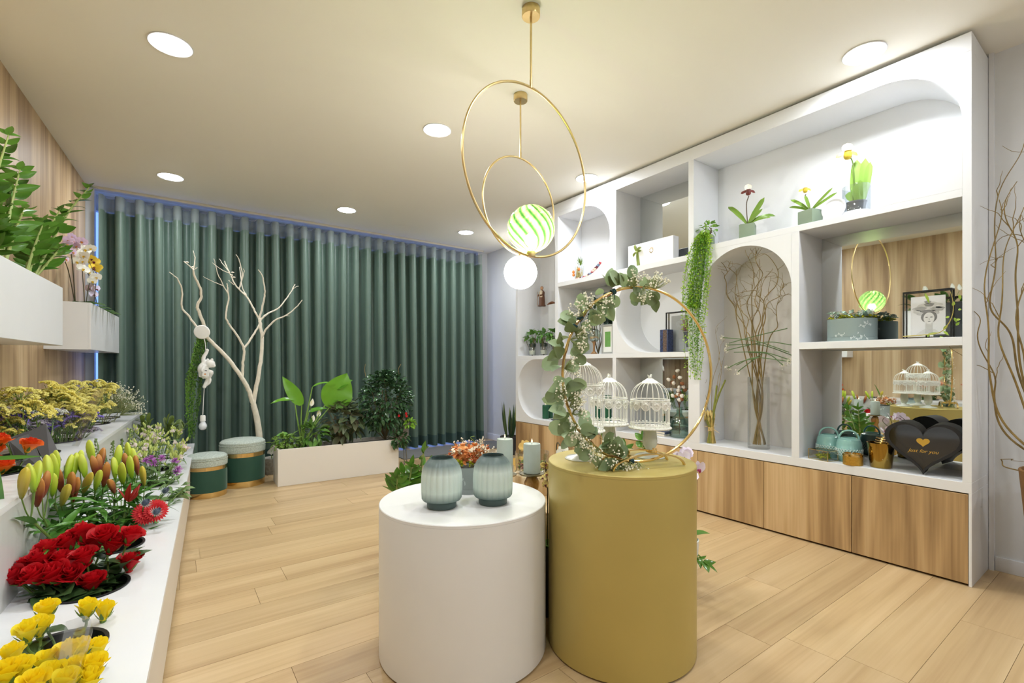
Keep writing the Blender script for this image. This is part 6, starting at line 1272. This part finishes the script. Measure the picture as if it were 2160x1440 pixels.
# book and framed hydrangea in the round middle niche
p = sp(1403, Z_R, 3.28); t = thing('book', 'thick dark blue patterned book standing in the round middle niche', 'book', p); y0, y1 = onX(1409, 700, 3.26).y - p.y, onX(1392, 700, 3.26).y - p.y; hb_ = .185
mk('cover', bevbox(-.02, .05, y0, y1, 0, hb_, .003, 2), mat('blue brocade cover', (44, 56, 92), .5, var=.7, vscale=70), t); mk('spine_panel', MB().box(-.0208, -.02, y0 + .012, y1 - .03, .006, hb_ - .006), mat('brown brocade', (92, 74, 62), .6, var=.6, vscale=90), t)
p = sp(1430, Z_R, 3.33); t = thing('picture_frame', 'black glass box frame with a dried pink hydrangea in the round middle niche', 'picture frame', p); ya, yb = onX(1462, 700, 3.33).y - p.y, onX(1404, 700, 3.33).y - p.y; hh = .33
for X_ in (0, .035):
    for a in ((X_, X_ + .008, ya, ya + .008, 0, hh), (X_, X_ + .008, yb - .008, yb, 0, hh), (X_, X_ + .008, ya + .008, yb - .008, 0, .008), (X_, X_ + .008, ya + .008, yb - .008, hh - .008, hh)): mk('frame_bar', MB().box(*a), BLACKM, t)
mk('glass_pane', MB().box(.002, .004, ya + .008, yb - .008, .008, hh - .008), GLASS, t); mk('backing', MB().box(.037, .04, ya + .008, yb - .03, .008, hh - .03), mat('grey print card', (170, 172, 174), .7), t)
b = MB()
for i in range(70):
    q = Vector((.025, ya + .075 + RN.gauss(0, .022), .215 + RN.gauss(0, .028)));
    for k in range(3): b.leaf(.016, .014, 'round', .3, .3, 2, orient(q, rdir(-20, 70)))
mk('hydrangea', b.mesh('h', 60), mat('dusty pink petal', (186, 132, 136), .7, var=.2, vscale=60), t, kind='stuff'); mk('bouquet_paper', MB().lathe([(.006, .04), (.03, .16), (.028, .16)], 14, T(.026, ya + .07, 0)), mat('dark bouquet wrap', (70, 74, 84), .6), t)
# bottom row: candles, books, cotton bottle
GRN = (34, 92, 66)
for i, (x, X, h, r) in enumerate(((1151, 3.34, .15, .036), (1160, 3.42, .165, .034), (1283, 3.36, .30, .032), (1262, 3.42, .2, .03))):
    cyl_c = thing('green_candle', ['embossed dark green candle in the lower left niche, in front', 'embossed dark green candle just behind the front one', 'tall dark green candle seen through the middle birdcage', 'dark green candle seen through the tallest birdcage'][i], 'candle', sp(x, Z_B, X), 0, 'dark green candles')
    mk('wax', MB().lathe([(0, 0), (r, 0), (r, .003)] + [(r * (1 + (.025 if k % 2 else -.01)), .003 + (h - .01) * k / 14) for k in range(15)] + [(r * .9, h), (0, h - .003)], 40, mod=lambda a, z: 1 + .02 * math.sin(16 * a)), mat('dark green wax', GRN, .35), cyl_c); mk('wick', MB().tube([(0, 0, h - .003), (0, 0, h + .012)], .0014, 5), mat('wick', (40, 36, 32), .9), cyl_c)
    if i == 0: mk('flame', MB().lathe([(0, h + .006), (.004, h + .010), (.005, h + .018), (.003, h + .03), (0, h + .04)], 12), mat('candle flame', (255, 230, 180), .5, emit=(1, .72, .34), es=9), cyl_c)
p = sp(1179, Z_B, 3.33); t = thing('slate_block', 'dark slate block ornament right of the green candles', 'ornament', p); mk('block', bevbox(-.03, .03, -.03, .03, .012, .15, .004), mat('slate', (70, 76, 84), .6, var=.1), t); mk('base', bevbox(-.05, .05, -.07, .07, 0, .012, .003), mat('slate'), t)
bk_ = [((150, 80, 66), .02), ((206, 200, 190), .018), ((74, 84, 110), .02)]
for j, x in enumerate((1366, 1398)):
    z = Z_B
    for i in range(2):
        c, h = bk_[(i + j) % 3]; p = sp(x, z, 3.33); t = thing('book', '%s small book of the %s pile behind the right birdcage' % (['lower', 'upper'][i], ['left', 'right'][j]), 'book', p, .08 * (i - .5), 'small stacked books'); mk('cover', bevbox(-.05, .05, -.055, .055, 0, h, .002, 1), mat('cover %d%d' % (i, j), c, .5, var=.3, vscale=60), t); mk('pages', MB().box(-.0505, .046, -.051, .051, .003, h - .003), mat('paper edge', (226, 216, 196), .8), t); z += h
p = sp(1433, Z_B, 3.36); t = thing('bottle_vase', 'ribbed pale green glass bottle vase beside the arch', 'vase', p)
mk('bottle', MB().lathe([(0, .003), (.068, .003), (.074, .012), (.076, .06), (.074, .11), (.062, .15), (.04, .175), (.024, .19), (.022, .23), (.027, .245), (.024, .245), (.019, .23), (.021, .19), (.058, .148), (.070, .10), (.072, .02), (0, .01)], 64, mod=lambda a, z: 1 + (.012 * math.sin(24 * a) if z < .14 else 0)), thin('pale green glass', (226, 240, 234), .12), t)
tw = mat('cotton twig', (96, 64, 40), .7); cot = mat('cotton boll', (240, 236, 228), .95, bump=.6, bscale=90); hus = mat('brown husk', (150, 98, 60), .7)
for i in range(4):
    e = p + Vector((RN.uniform(-.05, .03), [.07, .03, -.02, -.06][i], [.50, .58, .52, .45][i])); t = thing('cotton_stem', 'dried cotton branch in the pale green bottle, %s' % ['leftmost', 'tallest', 'third from left', 'rightmost'][i], 'branch', p + Vector((0, 0, .02)), 0, 'cotton branches'); P = bez([p + Vector((0, 0, .02)), p + Vector((0, 0, .24)), p.lerp(e, .7) + rdir(0, 0) * .01, e], 6); mk('twig', MB().tube(P, taper(len(P), .003, .0018), 5), tw, t, world=True)
    for k in range(5):
        q = P[int(len(P) * (.58 + .09 * k)) - 1] + rdir(-10, 60) * .022; mk('boll', MB().ball(q, .015, 8, 6).ball(q + rdir(0, 60) * .009, .012, 8, 6).ball(q + rdir(0, 60) * .009, .011, 8, 6), cot if k % 3 else hus, t, world=True); b = MB()
        for m_ in range(4): b.leaf(.022, .010, 'lance', .3, -.6, 3, orient(q - Vector((0, 0, .010)), rdir(10, 60)))
        mk('husk', b, hus, t, world=True)
# tall cylinder vase with curly willow in the arch
vp = sp(1600, Z_B, 3.37); t = thing('cylinder_vase', 'tall clear glass cylinder vase in the arched niche', 'vase', vp)
mk('glass', MB().lathe([(0, .002), (.066, .002), (.069, 0), (.070, .004), (.070, .50), (.0685, .5015), (.0672, .50), (.0672, .022), (0, .018)], 64), GLASS, t)
c5 = lambda x, y: (1460 + x / 6, 480 + y / 6)
arch = [[(690, 1440), (620, 1130), (570, 880), (545, 640), (490, 520), (490, 420)], [(640, 1440), (590, 1250), (550, 1150), (530, 1000), (450, 860), (440, 700), (410, 620), (440, 560), (370, 450), (320, 430), (360, 330), (350, 180)], [(740, 1440), (700, 1300), (690, 1150), (640, 1060), (600, 900), (545, 640)], [(760, 1440), (765, 1100), (755, 850), (800, 750), (890, 590), (850, 480), (800, 370), (780, 280), (770, 180)],
        [(820, 1440), (900, 1200), (900, 1000), (870, 900), (830, 830), (850, 600), (840, 400)], [(860, 1440), (920, 1150), (900, 930), (970, 840), (1070, 740), (1070, 620), (1040, 480), (980, 350), (880, 330), (720, 390)], [(960, 1440), (1080, 1250), (1080, 1150), (1060, 1000), (1120, 900), (1250, 830)], [(900, 1440), (880, 1200), (950, 1020), (980, 930), (1100, 860), (1160, 780), (1130, 700)],
        [(780, 1440), (740, 1200), (700, 980), (760, 800), (770, 600), (720, 400), (700, 280)], [(700, 1440), (640, 1200), (560, 1050), (500, 940), (460, 780)], [(800, 1440), (850, 1150), (820, 950), (790, 800), (600, 830), (580, 870)], [(830, 1440), (770, 1150), (850, 980), (900, 700), (960, 580)]]
for i, pts in enumerate(arch):
    d = rdir(0, 0); b0 = vp + Vector((d.x * .05, d.y * .05, .03)); q = vp + Vector((-d.x * .04, -d.y * .04, .36))
    X_ = 3.36 + .06 * math.sin(i * 2.4); P = [b0, q] + [onX(*c5(x, y), X_ if y > 500 else min(X_, 3.30)) for x, y in pts]
    willow('curly willow branch in the tall glass vase, %s from the left at the tips' % ORDW[[2, 0, 1, 6, 7, 9, 11, 10, 4, 3, 5, 8][i]], 'curly willow in the arched niche', P, .0044, .010, 6, twl=.15)
# white-flowered grassy stems laid through the willow
GRS = leafmat('onion grass', (92, 122, 74), (66, 96, 56), .45, .1); v5 = lambda x, y: onX(1400 + x / 2.572, 420 + y / 2.572, 3.30)
for i, (a_, m_, e, fl) in enumerate((((680, 830), (500, 770), (320, 750), 1), ((700, 850), (520, 790), (335, 790), 1), ((690, 790), (540, 775), (330, 820), 1), ((380, 830), (540, 830), (680, 870), 1), ((400, 900), (500, 860), (690, 880), 1), ((520, 860), (430, 880), (355, 915), 1), ((530, 840), (450, 900), (405, 935), 1), ((350, 780), (480, 745), (665, 700), 0), ((450, 830), (560, 840), (640, 900), 1))):
    P = bez([v5(*a_), v5(*m_), v5(*e)], 8); P = [q + Vector((.02 * math.sin(i), 0, 0)) for q in P]; t = thing('onion_flower', 'thin green stem with white starry flowers in the willow, %s' % ['highest on the left', 'second on the left', 'third on the left', 'upper right', 'right', 'lower left', 'lowest left', 'flowerless and pointing up right', 'lower right'][i], 'flower', P[0], 0, 'onion flowers in the arch'); mk('stem', MB().tube(P, .0032, 6), GRS, t, world=True)
    if fl:
        b = MB()
        for k in range(14):
            q = P[-1] + rdir(-80, 60) * RN.uniform(.006, .026)
            for j in range(5): b.leaf(.011, .005, 'lance', .1, .2, 2, orient(q, rdir(-60, 60)))
        mk('white_flowers', b, GYPB, t, world=True)
# wheat bundle
wp = sp(1500, Z_B, 3.30); t = thing('wheat_bundle', 'dried wheat bundle tied with raffia standing in the arched niche', 'dried bundle', wp); b = MB(); h_ = MB(); g = MB()
for i in range(46):
    a = RN.uniform(0, 6.28); r = RN.uniform(.3, 1); p0 = Vector((.034 * r * math.cos(a), .034 * r * math.sin(a), 0)); p1 = Vector((.014 * r * math.cos(a), .014 * r * math.sin(a), .105)); p2 = Vector((.036 * r * math.cos(a), .036 * r * math.sin(a) + .01, RN.uniform(.16, .21)))
    (b if i % 3 else g).tube([p0, p1, p2], .0024, 5)
    if i % 2: h_.ball(p2 + Vector((0, .004, .02)), .0075, 6, 5, sc=(1, 1, 3.2))
mk('straw', b, mat('straw', (196, 170, 96), .7, var=.2, vscale=40), t, kind='stuff'); mk('green_straw', g, mat('green straw', (132, 138, 62), .6), t, kind='stuff'); mk('wheat_ears', h_, mat('wheat ear', (206, 184, 118), .8, var=.15, vscale=90), t, kind='stuff')
b = MB()
for k in range(6): b.tube([((.019 + .001 * (k % 2)) * math.cos(2 * PI * j / 16), (.019 + .001 * (k % 2)) * math.sin(2 * PI * j / 16), .094 + .0045 * k) for j in range(16)], .003, 5, loop=True)
for k in range(22): d = rdir(-50, 50); b.tube(bez([(0, 0, .105), tuple(d * .03 + Vector((0, 0, .105))), tuple(d * RN.uniform(.04, .07) + Vector((0, 0, .09)))], 4), .0011, 4)
mk('raffia_tie', b, mat('raffia', (206, 178, 116), .8), t); q = [v5(275, 1140) - wp, v5(300, 1060) - wp, v5(290, 1010) - wp, v5(335, 980) - wp]
mk('cut_stalk', MB().tube(bez([(0, 0, .1)] + [tuple(v) for v in q[:2]] + [tuple(v5(335, 980) - wp)], 6), taper(19, .008, .006), 8), mat('green cane', (126, 132, 58), .5), t); mk('cut_stalk', MB().tube(bez([(0, .005, .1), tuple(v5(280, 1080) - wp), tuple(v5(288, 1010) - wp)], 6), .007, 8), mat('green cane'), t)
for i, pts in enumerate(([(240, 1120), (265, 1000), (300, 850), (285, 700), (345, 635)], [(235, 1115), (225, 1050), (215, 1000)], [(270, 1080), (300, 960), (330, 850)], [(290, 1040), (310, 950), (300, 830), (330, 760)])): willow('thin dark twig rising from the wheat bundle, %s' % ['tallest', 'leaning left', 'middle one', 'rightmost'][i], 'twigs in the wheat bundle', [wp + Vector((0, 0, .1))] + [v5(*q_) for q_ in pts[1:]], .0022, .004, 1, name='dry_twig', twl=.06)
# ------------------------------------------------------------------ right opening, upper shelf
ZU = 1.243
p = sp(1797, ZU, 3.37); t = thing('flower_box', 'round grey printed box with moss and pale succulents on the right shelf', 'flower box', p); printbox(t, .125, .135, 5, mat('sage grey board', (136, 152, 150), .7))
potpourri(t, (0, 0, .137), .12, 120, [(196, 196, 40)], .015, .012, 'moss'); potpourri(t, (0, 0, .142), .115, 30, [(206, 224, 216), (168, 196, 180), (238, 236, 226)], .035, .022, 'pale_flower')
p = sp(1957, ZU, 3.33); ya, yb = onX(2008, 700, 3.31).y - p.y, onX(1904, 700, 3.31).y - p.y; t = thing('picture_frame', 'black glass box frame with a grey portrait print on the right shelf', 'picture frame', p); hh = .262
for X_ in (-.02, .03):
    for a in ((X_, X_ + .007, ya, ya + .007, 0, hh), (X_, X_ + .007, yb - .007, yb, 0, hh), (X_, X_ + .007, ya + .007, yb - .007, 0, .007), (X_, X_ + .007, ya + .007, yb - .007, hh - .007, hh)): mk('frame_bar', MB().box(*a), BLACKM, t)
for y_ in (ya, yb - .007):
    for z_ in (0, hh - .007): mk('frame_bar', MB().box(-.013, .03, y_, y_ + .007, z_, z_ + .007), BLACKM, t)
pw = (yb - ya) / 2 - .03; yc = (ya + yb) / 2
mk('print', MB().box(.004, .006, yc - pw, yc + pw, .022, hh - .03), mat('print paper', (236, 237, 238), .7), t); mk('glass_pane', MB().box(-.0175, -.0165, ya + .007, yb - .007, .007, hh - .007), thin('frame glass', (255, 255, 255), .02), t)
def flat(par, name, pts, c, k): # pts (u right, v up) in print space; mirrored so that it reads from the room
    me = MB().add([(.004 - .00025 * k, yc - u, v) for u, v in pts], [tuple(range(len(pts)))]).mesh(name, smooth=False); mk(name, me, mat('ink %d' % c, (c, c, int(c * .99)), .8, var=.06, vscale=60), par)
def ell(cx, cy, rx, ry, n=20, w=0): return [(cx + rx * math.cos(2 * PI * i / n) * (1 + w * math.sin(5 * 2 * PI * i / n)), cy + ry * math.sin(2 * PI * i / n)) for i in range(n)]
pr = [o for o in t.children if o.name.startswith('print')][0]
flat(t, 'portrait_hat', ell(.0, .158, .060, .033, 30, .18), 200, 1); flat(t, 'portrait_hat', ell(.01, .175, .048, .026, 24, .2), 216, 2); flat(t, 'portrait_hair', ell(.005, .118, .034, .032), 120, 3); flat(t, 'portrait_neck', [(-.012, .03), (.022, .03), (.018, .10), (-.008, .10)], 204, 4); flat(t, 'portrait_shoulders', [(-.05, .025), (.06, .025), (.03, .05), (.005, .06), (-.02, .05)], 220, 3.4)
flat(t, 'portrait_face', ell(.005, .112, .023, .031), 228, 5); flat(t, 'portrait_eyes', ell(-.005, .117, .006, .0022, 10), 90, 6); flat(t, 'portrait_eyes', ell(.015, .117, .006, .0022, 10), 90, 6); flat(t, 'portrait_lips', ell(.006, .094, .006, .0028, 10), 140, 6); flat(t, 'portrait_nose', [(.004, .103), (.009, .103), (.0065, .112)], 180, 6)
for k, (u, v, rx, ry, c) in enumerate(((-.03, .165, .025, .012, 170), (.04, .16, .028, .012, 178), (.005, .185, .02, .01, 150), (.0, .15, .03, .008, 132), (-.045, .15, .018, .008, 205), (.048, .172, .018, .009, 222), (.0, .2, .014, .008, 166))): flat(t, 'portrait_bloom', ell(u, v, rx, ry, 18, .2), c, 7)
BAM = leafmat('bamboo leaf', (168, 196, 72), (120, 160, 58), .4, .25); c6 = lambda x, y, X=3.25: onX(1880 + x / 8, 560 + y / 8, X)
t = thing('leafy_sprig', 'thin yellow-green leafy willow sprig lying before the portrait frame', 'sprig', c6(200, 1200)); P = bez([c6(200, 1195), c6(600, 1165), c6(830, 1120), c6(960, 990), c6(1040, 800), c6(1040, 600), c6(1000, 440)], 6); mk('stem', MB().tube(P, taper(len(P), .003, .0012), 5), mat('sprig stem', (176, 160, 80), .6), t, world=True)
for (a_, e) in (((880, 1085), (960, 985)), ((600, 1165), (830, 1125)), ((880, 1105), (975, 1175)), ((820, 1190), (890, 1250)), ((1040, 680), (1060, 600)), ((1060, 880), (1110, 960)), ((1090, 1010), (1150, 950)), ((1100, 920), (1170, 900)), ((570, 470), (650, 640)), ((1150, 490), (1165, 580)), ((980, 860), (910, 880)), ((1130, 740), (1185, 740)), ((640, 1170), (600, 1195))):
    A_, E_ = c6(*a_), c6(*e); mk('leaf', MB().leaf((E_ - A_).length, .013, 'lance', .15, .2, 5, orient(A_, E_ - A_, (-1, -.5, .4))), BAM, t, world=True)
# ------------------------------------------------------------------ right opening, bottom shelf
TEAL = mat('teal glaze', (142, 192, 188), .18, var=.1, vscale=16, coat=.6); TEALP = mat('teal lattice relief', (216, 232, 228), .3)
for i, (x, X) in enumerate(((1748, 3.42), (1791, 3.36))):
    p = sp(x, Z_B, X); t = thing('ceramic_lantern', ['teal ceramic lantern farther back by the mirror', 'teal ceramic lantern in front with its handle up'][i], 'lantern', p, .3, 'teal lanterns'); r = .068
    mk('body', MB().lathe([(0, 0), (.05, 0), (.054, .004), (.064, .03), (r, .06), (r, .085), (.066, .088), (.065, .11), (.058, .132), (.044, .140), (.040, .144), (.037, .144), (.036, .13), (0, .12)], 48), TEAL, t); b = MB()
    for k in range(28):
        a = 2 * PI * k / 28
        for z0, z1 in ((.036, .058), (.058, .080)):
            for s in (-1, 1): b.tube([((r + .0005) * math.cos(a), (r + .0005) * math.sin(a), z0), ((r + .002) * math.cos(a + s * PI / 28), (r + .002) * math.sin(a + s * PI / 28), (z0 + z1) / 2), ((r + .0005) * math.cos(a), (r + .0005) * math.sin(a), z1)], .0018, 4)
    mk('lattice_band', b, TEALP, t); mk('handle', MB().tube([(0, .05 * math.cos(q), .135 + .052 * math.sin(q)) for q in [PI * k / 16 for k in range(17)]], .0055, 8), TEAL, t)
p = sp(1736, Z_B, 3.28); t = thing('glass_box', 'small brass-edged glass box with yellow-green moss', 'glass box', p, -.25); hx, hy, hz = .045, .062, .062
b = MB()
for a_ in (-1, 1):
    for c_ in (-1, 1):
        b.box(a_ * hx - .0015, a_ * hx + .0015, c_ * hy - .0015, c_ * hy + .0015, 0, hz)
for z in (.0015, hz):
    for s in (-1, 1): b.box(s * hx - .0015, s * hx + .0015, -hy, hy, z - .0015, z + .0015).box(-hx, hx, s * hy - .0015, s * hy + .0015, z - .0015, z + .0015)
mk('brass_edges', b, BRASS, t)
for nm, a in (('glass_pane', (-hx, -hx + .001, -hy, hy, 0, hz)), ('glass_pane', (hx - .001, hx, -hy, hy, 0, hz)), ('glass_pane', (-hx, hx, -hy, -hy + .001, 0, hz)), ('glass_pane', (-hx, hx, hy - .001, hy, 0, hz))): mk(nm, MB().box(*a), GLASS, t)
lid = mk('lid', MB().box(-hx, hx, -hy, hy, hz, hz + .0012), thin('tinted lid glass', (200, 208, 190), .15), t); mk('clasp', MB().ball((-hx - .002, 0, hz - .002), .003, 8, 5), BRASS, lid)
potpourri(t, (0, 0, .008), .036, 70, [(206, 216, 30), (150, 180, 30)], .024, .012, 'moss'); mk('pearl', MB().ball((0, -.005, .042), .012, 12, 8, sc=(1, 1, .7)), mat('dark pearl', (90, 84, 60), .2), t)
p = sp(1799, Z_B, 3.26); t = thing('gold_tin', 'small hammered gold tin candle with shiny rim', 'tin', p); mk('body', MB().lathe([(0, 0), (.048, 0), (.050, .002), (.050, .052), (.047, .052)], 48), mat('hammered gold', (196, 154, 66), .35, .8, var=.12, vscale=90, bump=.9, bscale=140), t); mk('rim', MB().lathe([(.048, .052), (.0505, .052), (.0505, .064), (.048, .066), (.044, .066), (.044, .056), (0, .056)], 48), GOLD, t)
p = sp(1858, Z_B, 3.31); t = thing('gold_pot', 'tapered shiny gold pot on the bottom shelf', 'pot', p); mk('body', MB().lathe([(0, 0), (.048, 0), (.051, .004), (.066, .136), (.067, .140), (.064, .140), (.060, .12), (0, .11)], 56), mat('mirror gold', (156, 128, 62), .12, 1), t)
b = MB()
for k in range(3): b.tube([(.012 * k + .028 * math.cos(2 * PI * j / 24), .028 * math.sin(2 * PI * j / 24), .142 + .012 * k) for j in range(24)], .0022, 6, loop=True)
mk('wire_rings', b, GOLD, t)
lb = MB()
for k in range(4): lb.box(-.001, 0, -.012, .012 - .004 * (k % 2), .052 + .007 * k, .0545 + .007 * k)
mk('printed_label', lb, mat('pale label print', (214, 206, 186), .6), t, Matrix.Rotation(.62, 4, 'Z') @ Matrix.Translation((-.0605, 0, 0)) @ Matrix.Rotation(.11, 4, 'Y'))
# black heart-shaped gift box with a clear window
p = sp(1950, Z_B, 3.30); t = thing('heart_box', 'black heart-shaped gift box with a clear front window and gold print', 'gift box', p, .10)
def heart(s, n=48):
    out = []
    for i in range(n):
        a = 2 * PI * i / n; x = 16 * math.sin(a) ** 3; y = 13 * math.cos(a) - 5 * math.cos(2 * a) - 2 * math.cos(3 * a) - math.cos(4 * a); out.append((x * s * 1.08, y * s))
    return out
HS = .0095; zc = 17 * HS + .002; BKV = mat('black velvet card', (26, 25, 27), .7, var=.1, vscale=40)
def hring(o, i_, x0, x1): # shell between two hearts
    n = len(o); vs = [(x0, -u, v + zc) for u, v in o] + [(x0, -u, v + zc) for u, v in i_] + [(x1, -u, v + zc) for u, v in o] + [(x1, -u, v + zc) for u, v in i_]; fs = []
    for k in range(n): j = (k + 1) % n; fs += [(k, j, n + j, n + k), (2 * n + k, 3 * n + k, 3 * n + j, 2 * n + j), (k, 2 * n + k, 2 * n + j, j), (n + k, n + j, 3 * n + j, 3 * n + k)]
    return bmesh_fix(MB().add(vs, fs).mesh('shell', 40))
mk('shell', hring(heart(HS), heart(HS * .88), -.05, .11), BKV, t)
def hplate(s, x): return MB().add([(x, 0, zc)] + [(x, -u, v + zc) for u, v in heart(s)], [(0, i + 1, (i + 1) % 48 + 1) for i in range(48)]).mesh('plate', smooth=False)
mk('back_plate', hplate(HS * .9, .10), BKV, t); mk('window', hplate(HS * .885, -.044), thin('smoky film', (150, 150, 152), .10, .06), t)
GP = mat('gold print', (206, 168, 72), .4, .5)
mk('gold_emblem', MB().add([(-.0455, 0, zc + .01)] + [(-.0455, -u, v + zc + .012) for u, v in heart(.0016, 48)], [(0, i + 1, (i + 1) % 48 + 1) for i in range(48)]).mesh('emblem', smooth=False), GP, t)
cu = bpy.data.curves.new('just for you', 'FONT'); cu.body = 'Just for you'; cu.size = .026; cu.align_x = 'CENTER'; cu.shear = .35; cu.extrude = .0003
to = bpy.data.objects.new('tmp', cu); COL.objects.link(to); bpy.context.view_layer.update(); me = bpy.data.meshes.new_from_object(to.evaluated_get(bpy.context.evaluated_depsgraph_get())); bpy.data.objects.remove(to)
mk('gold_lettering', me, GP, t, Matrix.Translation((-.0455, 0, zc - .045)) @ Matrix.Rotation(-PI / 2, 4, 'Z') @ Matrix.Rotation(PI / 2, 4, 'X'))
